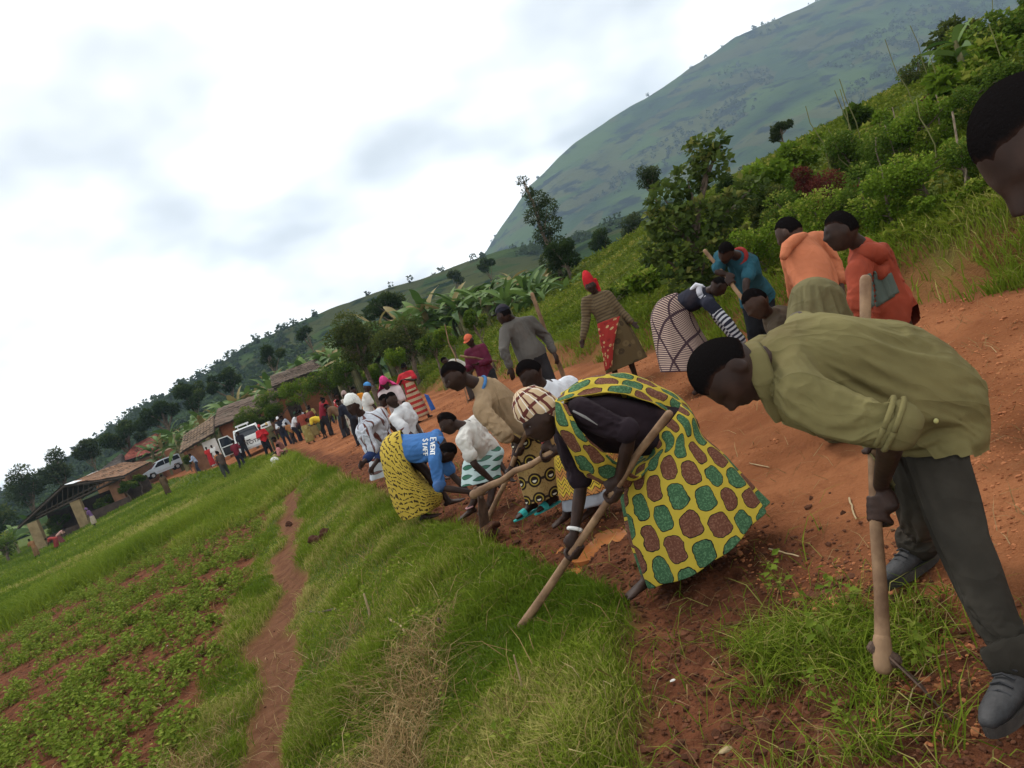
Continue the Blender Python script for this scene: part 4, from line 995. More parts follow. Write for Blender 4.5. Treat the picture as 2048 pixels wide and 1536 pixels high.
MA().box((0, -.225, .52), [(.17, 0, 0), (0, .006, 0), (0, 0, .055)]).obj('number_plate', M_white, pu_)
bar = MA(); bar.box((-.1, 2.1, 2.02), [(.42, 0, 0), (0, .16, 0), (0, 0, .05)])
for s in (-1, 1): bar.box((s * .3 - .1, 2.1, 1.9), [(.03, 0, 0), (0, .03, 0), (0, 0, .1)])
bar.obj('roof_light_bar', M_wpaint, pu_, bevel=.01)
sb_ = MA()
for s in (-1, 1): sb_.tube([(s * .7, 1.45, 1.05), (s * .66, 1.40, 1.6), (s * .5, 1.40, 1.72), (0, 1.40, 1.74)], [.03] * 4, 6)
sb_.obj('roll_bar', M_black, pu_)
for y in (.78, 4.08):
    for s in (-1, 1): wheel(pu_, s * (w - .1), y, .36, .22, s)
# open door, hinged at the front post
hd = np.array([-w, 3.0, 0]); da = math.radians(68); dd_ = np.array([-math.sin(da), -math.cos(da), 0]); dn = np.array([dd_[1], -dd_[0], 0])
dr_ = MA().prism([hd + Z * .5, hd + dd_ * 1.0 + Z * .5, hd + dd_ * 1.02 + Z * 1.14, hd + Z * 1.14], dn * .06).obj('door', M_wpaint, pu_, bevel=.01)
fr = MA()
for a, b_ in ((hd + Z * 1.14, hd + dd_ * .35 + Z * 1.7), (hd + dd_ * .35 + Z * 1.7, hd + dd_ * .95 + Z * 1.72), (hd + dd_ * .95 + Z * 1.72, hd + dd_ * 1.0 + Z * 1.14)): fr.tube([a, (a + b_) / 2, b_], [.035] * 3, 6)
fr.obj('window_frame', M_wpaint, dr_)
MA().prism([hd + dd_ * .08 + Z * 1.14, hd + dd_ * .96 + Z * 1.14, hd + dd_ * .92 + Z * 1.69, hd + dd_ * .37 + Z * 1.67], dn * .015).obj('window_pane', M_glass, dr_)
MA().box(hd + dd_ * .52 + Z * .82 - dn * .02, [dd_ * .42, dn * .03, Z * .26]).obj('door_lining', M_black, dr_)
def text(parent, body_, size, matl, M4, ext=.004, name='lettering', bold=.012):
    cu = bpy.data.curves.new(name, 'FONT'); cu.body = body_; cu.size = size; cu.extrude = ext; cu.offset = bold * size; cu.align_x = 'CENTER'; cu.align_y = 'CENTER'
    o = bpy.data.objects.new(name, cu); COL.objects.link(o); dg = bpy.context.evaluated_depsgraph_get(); dg.update()
    me = bpy.data.meshes.new_from_object(o.evaluated_get(dg), depsgraph=dg); bpy.data.objects.remove(o)
    q = link(name, me, matl, parent); q.matrix_local = M4; return q
text(tg, 'TOYOTA', .30, M_black, Matrix.Translation((0, -.056, .80)) @ Matrix.Rotation(math.pi / 2, 4, 'X') @ Matrix.Scale(1.12, 4, (1, 0, 0)))
# silver people carrier, side on
vn_ = P(330, 945, 85); vn_[2] = Hf(vn_[0], vn_[1])
vl, vr_ = P(291, 962, 83.5), P(369, 930, 86)
ax_ = unit(np.array([vl[0] - vr_[0], vl[1] - vr_[1], 0]))
va = empty('people_carrier', vn_, 'silver people carrier parked side on below the brick wall', 'van')
sc_v = .5 * np.linalg.norm(vl - vr_) / 2.3
va.rotation_euler = (0, math.radians(0), math.atan2(ax_[1], ax_[0]) - math.pi / 2); va.scale = (sc_v,) * 3
va.location.z = max(Hf(vn_[0], vn_[1]), P(330, 947, 85)[2] - .05)
prof_ = [(-2.25, .45), (-2.3, .9), (-2.2, 1.1), (-2.02, 1.62), (-1.85, 1.72), (-.2, 1.75), (.55, 1.66), (1.35, 1.10), (2.1, .92), (2.3, .72), (2.3, .42), (1.85, .38), (1.75, .68), (1.2, .68), (1.08, .32), (-.95, .32), (-1.08, .68), (-1.68, .68), (-1.78, .4)]
bd = MA().prism([(-.86, y, z) for y, z in prof_], (1.72, 0, 0)).obj('body', M_silver, va, bevel=.03)
for s in (-1, 1):
    for poly in ([(-1.95, 1.12), (-1.15, 1.10), (-1.15, 1.60), (-1.82, 1.60)], [(-1.1, 1.10), (-.2, 1.08), (-.2, 1.63), (-1.1, 1.61)], [(-.14, 1.08), (1.12, 1.07), (.52, 1.56), (-.14, 1.63)]):
        MA().prism([(s * .865, y, z) for y, z in poly], (s * .006, 0, 0)).obj('side_window', M_glass, va)
    MA().box((s * .87, -.2, .55), [(.012, 0, 0), (0, 1.1, 0), (0, 0, .035)]).obj('trim_strip', M_rim, va)
    MA().box((s * .80, 2.2, .78), [(.10, 0, 0), (0, .12, 0), (0, 0, .07)]).obj('headlight', M_rim, va, bevel=.02)
    MA().box((s * .80, -2.24, .98), [(.08, 0, 0), (0, .06, 0), (0, 0, .16)]).obj('tail_lamp', M_lamp, va, bevel=.02)
    MA().ell((s * .96, 1.0, 1.12), [(.09, 0, 0), (0, .05, 0), (0, 0, .07)], 6).obj('mirror', M_silver, va)
    for y in (-1.38, 1.47): wheel(va, s * .76, y, .32, .2, s)
MA().prism([(-.74, .62, 1.62), (.74, .62, 1.62), (.78, 1.38, 1.10), (-.78, 1.38, 1.10)], (0, .012, .012)).obj('windscreen', M_glass, va)
MA().prism([(-.72, -2.04, 1.60), (.72, -2.04, 1.60), (.76, -2.2, 1.14), (-.76, -2.2, 1.14)], (0, -.012, 0)).obj('rear_window', M_glass, va)

# ------------------------------------------------------------------ haze
hme = MA().box((600, 1280, 290), [(3400, 0, 0), (0, 1420, 0), (0, 0, 296)]).mesh('haze')
bm_ = bmesh.new(); bm_.from_mesh(hme); bmesh.ops.recalc_face_normals(bm_, faces=bm_.faces); bm_.to_mesh(hme); bm_.free()
hm_ = bpy.data.materials.new('haze air'); hm_.use_nodes = True; hn = hm_.node_tree; hn.nodes.remove(hn.nodes['Principled BSDF'])
pv = hn.nodes.new('ShaderNodeVolumePrincipled'); pv.inputs['Color'].default_value = (.56, .74, .95, 1); pv.inputs['Density'].default_value = .00021; pv.inputs['Anisotropy'].default_value = .0
hn.links.new(pv.outputs[0], hn.nodes['Material Output'].inputs['Volume'])
hob = link('haze', hme, hm_); props(hob, 'thin bluish haze in the valley air', 'haze', None, 'stuff')
# ------------------------------------------------------------------ cloth, skin and hair materials
def skinmat(name, c1, c2):
    b = MB(name, .55, .18); b.color(b.mix(b.noise(14, 4).ramp(.3, .7), c1, c2)).bump(b.noise(220, 3), .15, .002); return b.m
M_skin = skinmat('dark brown skin', (.020, .0098, .0068), (.036, .018, .012))
M_skin2 = skinmat('brown skin', (.034, .017, .011), (.054, .028, .018))
hb = MB('short black hair', 1.0, .0); ha = E(hb.nt, hb.attr('rnd').outputs['Fac']); hb.color(hb.mix((ha + (hb.noise(90, 3) - .5) * .25).ramp(.62, .96), (.024, .012, .0085), (.006, .005, .005))).bump(hb.noise(160, 3), .8, .005); M_hair = hb.m
def cloth(name, c, var=.18, rough=.92, wr=.55, wscale=9, grain=None):
    b = MB(name, rough, .08); p = b.coord(); n = b.noise(4, 4, p)
    if grain is not None:                          # folds run along this direction
        g = unit(grain); h_ = unit(np.cross(g, (0, 0, 1))); k_ = np.cross(g, h_); x, y, z = b.sep(p)
        dt = lambda v, s_: (x * float(v[0]) + y * float(v[1]) + z * float(v[2])) * s_
        p = b.comb(dt(g, .42), dt(h_, 1.25), dt(k_, 1.25))
    lo = tuple(q * (1 - var) for q in c); hi = tuple(min(1, q * (1 + var)) for q in c)
    k2 = b.mix(n.ramp(.3, .7), lo, hi); k2 = b.mix(b.noise(2.6, 4, None, .6).ramp(.52, .75) * .28, k2, (.10, .055, .034)); b.color(k2); r1 = (1 - (b.noise(wscale * .45, 1, p, .4, .5) * 2 - 1).ab()).pw(3.0); r2 = (1 - (b.noise(wscale * 1.1, 1, p, .4, .4) * 2 - 1).ab()).pw(3.0)
    b.bump(r1 * .9 + r2 * .28 + b.noise(wscale, 2, p) * .25 + b.noise(300, 2, p) * .04, wr, .024); return b.m
def pattern(name, fn, rough=.9, wr=.35):
    b = MB(name, rough, .15); u, v = b.uv(); b.color(fn(b, u, v)); b.bump(b.noise(7, 3, None, .5, .8), wr, .03); return b.m
YEL, DGR, BRN, BLK = (.40, .30, .035), (.035, .085, .040), (.105, .040, .024), (.012, .011, .010)
def f_ovals(b, u, v):
    nz = b.noise(16, 2); u = u + (nz - .5) * .03; v = v + (b.noise(13, 2) - .5) * .03
    cw, chh = .104, .150
    col = (u / cw).fl(); vv = v / chh + col.mod(2.0) * .5; row = vv.fl()
    x = ((u / cw).fr() - .5).ab() * 2; y = (vv.fr() - .5).ab() * 2
    r = (x.pw(3.0) + y.pw(3.0)).pw(.333)
    inside = r.lt(.80); ring = r.lt(.86)
    alt = (col + row * 1.0).mod(2.0).gt(.5)
    k = b.mix(alt, DGR, BRN); sc_ = b.noise(90, 3, None, .7).ramp(.48, .6); k = b.mix(sc_ * .7, k, b.mix(alt, (.10, .20, .10), (.20, .095, .06)))
    yl = b.mix(b.voro(26)[0].lt(.06), YEL, (.22, .15, .02))
    return b.mix(inside, b.mix(ring, yl, BLK), k)
def f_rings(b, u, v):
    x = ((u / .15).fr() - .5) * .15; y = ((v / .17).fr() - .5) * .17; r = (x * x + y * y).sqrt()
    k = b.mix(b.noise(60, 2).gt(.6), (.30, .20, .075), (.22, .13, .05)); k = b.mix(r.lt(.062), k, (.020, .012, .010)); k = b.mix(r.lt(.045), k, (.30, .22, .035)); k = b.mix(r.lt(.034), k, (.02, .012, .01))
    k = b.mix(r.lt(.02) * y.gt(0.0), k, (.62, .58, .46)); return b.mix((y.ab().lt(.012)) * r.gt(.062), k, (.03, .02, .015))
def f_lens(base, ink, cu=.17, cv=.21, a=.055, c=.017, vert=False):
    def f(b, u, v):
        if vert: u, v = v, u
        col = (u / cu).fl(); x = ((u / cu).fr() - .5) * cu; y = ((v / cv + col.mod(2.0) * .5).fr() - .5) * cv
        r = (x * x) / (a * a) + y.ab() / c
        k = b.mix(r.lt(1.25), base, BLK); k = b.mix(r.lt(1.0), k, ink); return b.mix(b.noise(5, 3).ramp(.4, .7) * .25, k, tuple(q * .7 for q in base))
    return f
def f_squig(b, u, v):
    n = b.noise(9, 3, b.comb(u, v * .9)); w = ((v / .045 + n * 3.2) * 6.283).sin(); x = ((u / .06 + (v / .09).fl() * .5).fr() - .5).ab()
    ink = (w.gt(.55)) * x.lt(.40); k = b.mix(ink, (.42, .30, .045), (.045, .030, .012))
    d, vn = b.voro(5.5, b.comb(u, v)); sw = ((d * 62).sin()).gt(.45) * d.lt(.085); k = b.mix(sw, k, (.05, .022, .014))
    return b.mix((d.lt(.022)), k, (.20, .05, .025))
def f_zig(b, u, v):
    z = ((u / .055).fr() - .5).ab() * .055; s = ((v + z * 1.4) / .034).fr(); big = ((v + z * 1.4) / .20).fr()
    k = b.mix(s.gt(.72), (.46, .32, .035), (.03, .018, .012)); k = b.mix(big.gt(.72) * s.lt(.72), k, (.36, .15, .045)); k = b.mix(b.noise(22, 2).gt(.6) * .5, k, (.42, .20, .06)); return k
def f_stripes(c1, c2, w=.028, duty=.55, diag=False):
    def f(b, u, v):
        k = b.mix((v / w).fr().gt(duty), c1, c2)
        if diag:
            d = (((u + v * .45) / .30).fr() - .5).ab().lt(.05); e = (((u - v * .45) / .30).fr() - .5).ab().lt(.05); k = b.mix(d.mx(e), k, (.03, .014, .018))
        return k
    return f
def f_redcream(b, u, v):
    s = ((u / .05).fr() - .5).ab() * .03; t = ((v + s) / .15).fr(); k = b.mix(t.gt(.5), (.42, .33, .21), (.32, .03, .025)); return b.mix(((v + s * 2) / .025).fr().gt(.8) * t.lt(.5), k, (.22, .10, .06))
def f_floral(c1, c2, c3, s=11):
    def f(b, u, v):
        d, vn = b.voro(s, b.comb(u, v)); q = b.sep(vn.outputs['Color'])[0]; k = b.mix(d.lt(.38), c1, b.mix(q.gt(.5), c2, c3)); return b.mix(d.lt(.12), k, c1)
    return f
def f_plaid(b, u, v):
    k = (.45, .33, .20); a = ((u / .055).fr() - .5).ab(); c = ((v / .055).fr() - .5).ab()
    k = b.mix(a.lt(.10), k, (.10, .028, .022)); k = b.mix(c.lt(.10), k, (.10, .028, .022)); return b.mix(((u / .055).fr() - .8).ab().lt(.05), k, (.65, .60, .52))

# ------------------------------------------------------------------ head
_ico = {}
def ico(k):
    if k not in _ico:
        bm = bmesh.new(); bmesh.ops.create_icosphere(bm, subdivisions=k, radius=1); _ico[k] = (np.array([v.co[:] for v in bm.verts]), [tuple(v.index for v in f.verts) for f in bm.faces]); bm.free()
    return _ico[k]
def head_shape(res=4):
    """local: x right, y face, z crown; chin to crown about .23 m"""
    p, f = ico(res); px, py, pz = p.T
    x = .077 * px; y = .098 * py; z = .120 * pz
    low = np.clip(-pz, 0, 1)
    x = x * (1 - .34 * low ** 1.6); y = np.where(py < 0, y * (1 - .55 * sst(.15, .95, low)), y * (1 - .10 * low))
    y = y + .014 * sst(.3, 1, low) * (py > -.3)
    z = np.where(pz < 0, z * (1 + .02), z)
    V = np.stack([x, y, z], 1); fr = sst(.15, .6, py)
    def bump(cx, cz, sx, sz, amp, sym=False):
        for s in ((1, -1) if sym else (1,)):
            V[:, 1] += amp * fr * np.exp(-((V[:, 0] - s * cx) / sx) ** 2 - ((V[:, 2] - cz) / sz) ** 2)
    bump(0, .026, .045, .010, .006); bump(.030, .010, .014, .011, -.011, True); bump(0, -.002, .010, .024, .014); bump(0, -.022, .017, .015, .024); bump(.016, -.028, .009, .009, .009, True)
    bump(0, -.052, .024, .009, .019); bump(0, -.069, .022, .008, .017); bump(0, -.058, .03, .0025, -.006); bump(0, -.100, .024, .016, .020); bump(.042, -.015, .018, .016, .005, True); bump(0, -.079, .03, .006, -.004)
    return V, f
def frame(face, up):
    y = unit(face); z = np.asarray(up, float); z = unit(z - y * np.dot(z, y)); x = np.cross(y, z); return np.stack([x, y, z], 1)
def hair_shape(kind, res=4):
    V, f = head_shape(res); p, _ = ico(res)
    thick = {'short': .005, 'crop': .0015, 'afro': .010, 'grey': .007}[kind]
    line = .045 - .30 * sst(.05, -.55, p[:, 1]) * .35 - .02 * (np.abs(p[:, 0]) > .75)
    on = sst(-.014, .030, V[:, 2] + .003 * np.sin(p[:, 0] * 9 + p[:, 1] * 5) + .002 * np.sin(p[:, 0] * 21 + 1) - np.where(p[:, 1] > .25, .052, np.where(p[:, 1] > -.35, .052 - (.25 - p[:, 1]) / .6 * .075, -.035)))
    V = V * (1 + (on * (thick + .012) - .010)[:, None] / .09)
    return V, f, on

# ------------------------------------------------------------------ hands and feet
def hand_relaxed(ma, wr, d, palm_n, s, side, fine=True):
    """wr wrist, d towards the fingertips, palm_n out of the back of the hand, side +-1 thumb side"""
    d = unit(d); n = unit(np.asarray(palm_n) - d * np.dot(palm_n, d)); t = np.cross(d, n) * side
    ma.tube([wr - d * .01 * s, wr + d * .045 * s, wr + d * .085 * s], [(.030 * s, .019 * s), (.040 * s, .016 * s), (.037 * s, .013 * s)], 10, side=t)
    if not fine:
        ma.tube([wr + d * .08 * s, wr + d * .13 * s - n * .012 * s, wr + d * .165 * s - n * .035 * s], [(.034 * s, .012 * s), (.03 * s, .010 * s), (.022 * s, .008 * s)], 8, side=t)
    else:
        for i, L in enumerate((.072, .082, .076, .058)):
            b = wr + d * .085 * s + t * (.0285 - .019 * i) * s; ma.tube([b - d * .02 * s, b + d * L * .45 * s - n * .008 * s, b + d * L * .75 * s - n * .026 * s, b + d * L * .9 * s - n * .045 * s], [.0092 * s, .0088 * s, .0078 * s, .0065 * s], 7)
    ma.tube([wr + d * .02 * s + t * .022 * s, wr + d * .05 * s + t * .048 * s - n * .008 * s, wr + d * .085 * s + t * .055 * s - n * .022 * s], [.013 * s, .0105 * s, .008 * s], 7)
def hand_grip(ma, wr, hp, ax, r, s, flip=1, fine=True):
    """fist closed round a handle: wr wrist, hp point on the handle axis, ax handle direction, r handle radius"""
    ax = unit(ax) * flip; w = wr - hp; w = unit(w - ax * np.dot(w, ax)); o = np.cross(ax, w); R = r + .010 * s
    s = s * 1.12; pc = hp + w * (r + .018 * s)
    ma.tube([wr, (wr + pc) / 2 + w * .004, pc + ax * 0], [(.027 * s, .022 * s), (.037 * s, .026 * s), (.044 * s, .021 * s)], 10, side=ax)
    for i in range(4):
        c = hp + ax * (.033 - .021 * i) * s; rad = (.0118, .0120, .0115, .0100)[i] * s
        ang = np.linspace(.15, 4.3, 7); ma.tube([c + (w * math.cos(a) + o * math.sin(a)) * R * (1.12 if a < .5 else 1) for a in ang], [rad] * 6 + [rad * .8], 7)
    c0 = hp + ax * .040 * s; ang = np.linspace(-.2, -2.3, 5); ma.tube([c0 + ax * .012 * s * k / 4 + (w * math.cos(a) + o * math.sin(a)) * (R + .006 * s) for k, a in enumerate(ang)], [.0125 * s, .012 * s, .011 * s, .010 * s, .008 * s], 7)
def foot(ma, an, d, s, fine=True, up=np.array([0, 0, 1.])):
    d = unit(np.array([d[0], d[1], 0])); t = np.cross(d, up); g = an - up * .062 * s
    ma.tube([an + up * .01, an - up * .022 * s + d * .01 * s, g + d * .05 * s + up * .028 * s, g + d * .12 * s + up * .02 * s, g + d * .165 * s + up * .014 * s], [(.036 * s, .036 * s), (.036 * s, .042 * s), (.036 * s, .03 * s), (.044 * s, .020 * s), (.042 * s, .013 * s)], 10, side=t)
    ma.ell(g - d * .035 * s + up * .028 * s, [d * .035 * s, t * .030 * s, up * .028 * s], 6)
    if fine:
        for i in range(5): b = g + d * (.160 - .008 * i) * s + t * (-.030 + .016 * i) * s + up * .011 * s; ma.tube([b - d * .02 * s, b + d * .022 * s, b + d * .036 * s - up * .002], [.0095 * s, .0095 * s, .007 * s] if i else [.0125 * s, .013 * s, .009 * s], 7)

# ------------------------------------------------------------------ garment helpers
def wrinkle(me, amp, sc_, seed, along=None):
    V = getv(me); N = getn(me); o = seed * 7.31; Q = V
    if along is not None: a = unit(along); k = V @ a; Q = V * .75 + np.outer(k, a) * .95
    d = np.array([mnoise.fractal(Vector((p[0] * sc_ + o, p[1] * sc_, p[2] * sc_ * 1.3)), 1.0, 2.0, 3) for p in Q.tolist()])
    d = .55 - np.abs(d) * 1.7
    V = V + N * (d * amp)[:, None]
    e = np.empty(len(me.edges) * 2, np.int32); me.edges.foreach_get('vertices', e); e = e.reshape(-1, 2)
    cnt = np.bincount(e.ravel(), minlength=len(V)).astype(float)[:, None] + 1e-9
    for _ in range(2):
        S = np.zeros_like(V)
        for k in range(3): S[:, k] = np.bincount(e[:, 0], V[e[:, 1], k], len(V)) + np.bincount(e[:, 1], V[e[:, 0], k], len(V))
        V = V * .5 + S / cnt * .5
    setv(me, V)
def chain_uv(me, chains):
    """UV: u round the nearest limb (metres), v along it"""
    V = getv(me); best = np.full(len(V), 1e9); U = np.zeros((len(V), 2))
    for pts, side in chains:
        pts = [np.asarray(p, float) for p in pts]; acc = 0
        for a, b in zip(pts[:-1], pts[1:]):
            d = b - a; L = np.linalg.norm(d); d = d / L; t = (V - a) @ d; tc = np.clip(t, 0, L); q = a + tc[:, None] * d; dist = np.linalg.norm(V - q, axis=1)
            sx = unit(np.asarray(side) - d * np.dot(side, d)); sy = np.cross(d, sx); w = V - q; ang = np.arctan2(w @ sy, w @ sx)
            m_ = dist < best; best[m_] = dist[m_]; U[m_, 0] = (ang * .15)[m_]; U[m_, 1] = (acc + t)[m_]; acc += L
    li = np.empty(len(me.loops), np.int32); me.loops.foreach_get('vertex_index', li)
    l = me.uv_layers.new(name='UVMap'); l.data.foreach_set('uv', U[li].astype(np.float32).ravel())
def loft(rings, n=72, fold=.0, nf=9, seed=0, steps=22, u_scale=None, hemwob=.0, phase=0):
    """rings [(centre, a_vec, b_vec)] -> smooth skirt surface with folds; UV in metres"""
    C = np.array([r[0] for r in rings], float); A = np.array([r[1] for r in rings], float); B = np.array([r[2] for r in rings], float)
    L = np.concatenate([[0], np.cumsum(np.linalg.norm(np.diff(C, axis=0), axis=1))]); tt = np.linspace(0, L[-1], steps)
    def ip(M):
        out = np.stack([np.interp(tt, L, M[:, k]) for k in range(3)], 1)
        for _ in range(2): out[1:-1] = .25 * out[:-2] + .5 * out[1:-1] + .25 * out[2:]
        return out
    C, A, B = ip(C), ip(A), ip(B); th = np.linspace(0, 2 * np.pi, n + 1); rg = np.random.default_rng(seed)
    ph = rg.uniform(0, 6.28, 6) + phase; am = rg.uniform(.4, 1, 6); V = []; UV = []
    per = u_scale or np.mean([np.linalg.norm(A[i]) + np.linalg.norm(B[i]) for i in range(steps)]) * math.pi
    for i in range(steps):
        t = i / (steps - 1); f = sum(am[k] * np.sin((nf - 3 + 1.7 * k) // 1 * th + ph[k] + t * 1.5 * (k % 3 - 1)) for k in range(6)) / 3
        r = 1 + fold * (t ** .8) * f
        P_ = C[i] + np.outer(np.cos(th) * r, A[i]) + np.outer(np.sin(th) * r, B[i])
        if hemwob: P_ = P_ + np.outer(hemwob * t * np.sin(2 * th + ph[0]), (C[-1] - C[0]) / L[-1])
        V.append(P_); UV.append(np.stack([th / (2 * np.pi) * per, np.full(n + 1, tt[i])], 1))
    V = np.concatenate(V); UV = np.concatenate(UV); idx = np.arange(steps * (n + 1)).reshape(steps, n + 1)
    F4 = np.stack([idx[:-1, :-1].ravel(), idx[:-1, 1:].ravel(), idx[1:, 1:].ravel(), idx[1:, :-1].ravel()], 1)
    return V, F4, UV
def add_skirt(t, rings, matl, name='skirt', thick=.004, **k):
    V, F4, UV = loft(rings, **k); me = fast_mesh(name, V - np.array(t.location), F4, smooth=True, uv=UV); o = link(name, me, matl, t)
    m_ = o.modifiers.new('thickness', 'SOLIDIFY'); m_.thickness = thick; m_.offset = 0; return o
def finish(t, me, name, matl):
    V = getv(me) - np.array(t.location); setv(me, V); me.polygons.foreach_set('use_smooth', [True] * len(me.polygons)); return link(name, me, matl, t)

# ------------------------------------------------------------------ a person
def mid(a, b, t=.5): return np.asarray(a) * (1 - t) + np.asarray(b) * t
def person(label, J, s=1.0, vox=.012, skin=None, hair='short', face=None, up=None, grip={}, fine=True, group=None, eyes=False, bare=True, hd=1.0, group_cat='person'):
    """J: joints in world space. Body is one continuous skin; clothing is added afterwards as children."""
    J = {k: np.asarray(v, float) for k, v in J.items()}
    base = mid(J['anL'], J['anR']); base = np.array([base[0], base[1], min(J['anL'][2], J['anR'][2]) - .065 * s])
    t = empty('person', base, label, group_cat, group); t['_'] = 0; del t['_']
    ma = MA(); side = unit(J['shR'] - J['shL']); hs = unit(J['hipR'] - J['hipL'])
    ma.tube([J['pelvis'] - unit(J['chest'] - J['pelvis']) * .06 * s, J['pelvis'], J['waist'], J['chest'], mid(J['chest'], J['neck'], .7)], [(.13 * s, .10 * s), (.155 * s, .115 * s), (.125 * s, .095 * s), (.155 * s, .11 * s), (.11 * s, .08 * s)], 14, side=side)
    ma.tube([J['shL'], mid(J['shL'], J['shR']) , J['shR']], [.055 * s, .075 * s, .055 * s], 10)
    ma.tube([mid(J['chest'], J['neck'], .6), J['neck'], mid(J['neck'], J['head'], .75)], [.075 * s, .056 * s, .052 * s], 12)
    for q in 'LR':
        ma.tube([J['sh' + q], mid(J['sh' + q], J['el' + q]), J['el' + q], mid(J['el' + q], J['wr' + q], .35), J['wr' + q]], [.056 * s, .047 * s, .040 * s, .040 * s, .026 * s], 10)
        ma.tube([J['hip' + q], mid(J['hip' + q], J['kn' + q]), J['kn' + q], mid(J['kn' + q], J['an' + q], .33), J['an' + q]], [.088 * s, .075 * s, .055 * s, .054 * s, .034 * s], 10)
        ma.ell(mid(J['hip' + q], J['pelvis'], .3), [side * .10 * s, unit(np.cross(side, (0, 0, 1))) * .11 * s, Z * .09 * s], 6)
        fd = J.get('toe' + q); fd = (fd - J['an' + q]) if fd is not None else np.cross(Z, hs)
        if bare: foot(ma, J['an' + q], fd, s, fine)
        g = grip.get(q)
        if g is not None: hand_grip(ma, J['wr' + q], np.asarray(g[0], float), g[1], g[2], s, g[3] if len(g) > 3 else 1, fine)
        else:
            d = unit(J['wr' + q] - J['el' + q]); d = J['fi' + q] if ('fi' + q) in J else d
            nrm = np.cross(d, side) if abs(np.dot(d, side)) < .9 else np.cross(d, Z); hand_relaxed(ma, J['wr' + q], d, nrm + side * (.3 if q == 'R' else -.3), s, 1 if q == 'L' else -1, fine)
    face = unit(face if face is not None else np.cross(Z, side)); up = np.asarray(up if up is not None else Z, float); Fm = frame(face, up); hsz = s * hd
    V, f = head_shape(5 if fine else 3); Vh = V * hsz @ Fm.T + J['head']; ma.add(Vh, f)
    for q in (-1, 1): ma.ell(J['head'] + Fm @ (np.array([q * .078, -.012, -.006]) * hsz), [Fm @ (np.array([.011, 0, 0]) * hsz), Fm @ (np.array([0, .020, .004]) * hsz), Fm @ (np.array([0, -.004, .034]) * hsz)], 6)
    me = remesh(ma, vox, 1 if fine else 3, .5); b = finish(t, me, 'body', skin or M_skin)
    if hair:
        V, f, on = hair_shape(hair, 4); h_ = link('hair', fast_mesh('hair', V * hsz @ Fm.T + J['head'] - base, np.array(f), {'rnd': on}, True), M_hair, t)
    if eyes:
        for q in (-1, 1):
            c = J['head'] + Fm @ (np.array([q * .031, .0755, .009]) * hsz); e = MA().ell(c, [Fm[:, 0] * .0125 * hsz, Fm[:, 1] * .0105 * hsz, Fm[:, 2] * .0075 * hsz], 6).obj('eye', M_eye, t, base, True)
            MA().ell(c + Fm[:, 1] * .0085 * hsz, [Fm[:, 0] * .006 * hsz, Fm[:, 1] * .004 * hsz, Fm[:, 2] * .006 * hsz], 5).obj('iris', M_dark, e, base, True)
    t_info[t.name] = (J, side, Fm, hsz, vox, s); t_ma[t.name] = ma
    return t
t_info = {}; t_ma = {}
dkm = MB('dark pupil', .4); dkm.color((.006, .004, .004)); M_dark = dkm.m
ey = MB('eye white', .3, .5); ey.color((.075, .06, .05)); M_eye = ey.m
def shirt(t, matl, infl=.018, sleeve=1.0, hem=-.05, name='shirt', wr=.010, wsc=7, loose=.0, seed=1, uvs=False, vox=None, slr=.03, torso=True, hang=None, hemdir=None):
    """top with sleeves; sleeve 0..2 (1 elbow, 2 wrist); hem: how far below the pelvis along the spine (m)"""
    J, side, Fm, hsz, vx, s = t_info[t.name]; i = infl
    ma = MA(); sp_ = unit(J['chest'] - J['pelvis']); hm_ = J['pelvis'] + (sp_ if hemdir is None else unit(hemdir)) * (-hem)
    path = [hm_, J['pelvis'] + sp_ * max(.03, -hem * .5 + .03) if hemdir is None else J['pelvis'] + (sp_ + unit(hemdir)) * .01, J['waist'], J['chest'], mid(J['chest'], J['neck'], .55), mid(J['chest'], J['neck'], .85)]
    rad = [(.150 * s + i + loose, .118 * s + i + loose), (.158 * s + i + loose, .122 * s + i + loose), (.138 * s + i + loose * .8, .108 * s + i + loose * .8), (.162 * s + i + loose * .3, .118 * s + i), (.125 * s + i, .09 * s + i), (.072 * s + i * .5, .068 * s + i * .5)]
    if torso: ma.tube(path, rad, 16, side=side)
    ma.tube([J['shL'], mid(J['shL'], J['shR']), J['shR']], [.056 * s + i, .074 * s + i, .056 * s + i], 10)
    ch = [(path, side)]
    for q in 'LR':
        a, b, c = J['sh' + q], J['el' + q], J['wr' + q]
        if sleeve <= 0: continue
        if sleeve <= 1: pp = [a, mid(a, b, sleeve * .55), mid(a, b, sleeve)]; rr_ = [.060 * s + i, .055 * s + i, .048 * s + slr]
        else: pp = [a, mid(a, b, .5), b, mid(b, c, (sleeve - 1) * .5), mid(b, c, sleeve - 1)]; rr_ = [.060 * s + i, .053 * s + i, .050 * s + i, .043 * s + i * .9, .032 * s + slr]
        ma.tube(pp, rr_, 10); ch.append((pp, np.cross(unit(pp[-1] - pp[0]), side) if abs(np.dot(unit(pp[-1] - pp[0]), side)) < .95 else Z))
    if hang:
        for pth_, rd in hang: ma.tube(pth_, rd, 10, side=side)
    me = remesh(ma, vox or vx * 1.15, 4, .5)
    if wr: wrinkle(me, wr, wsc, seed, sp_ + .35 * side)
    if uvs: chain_uv(me, ch)
    return finish(t, me, name, matl)
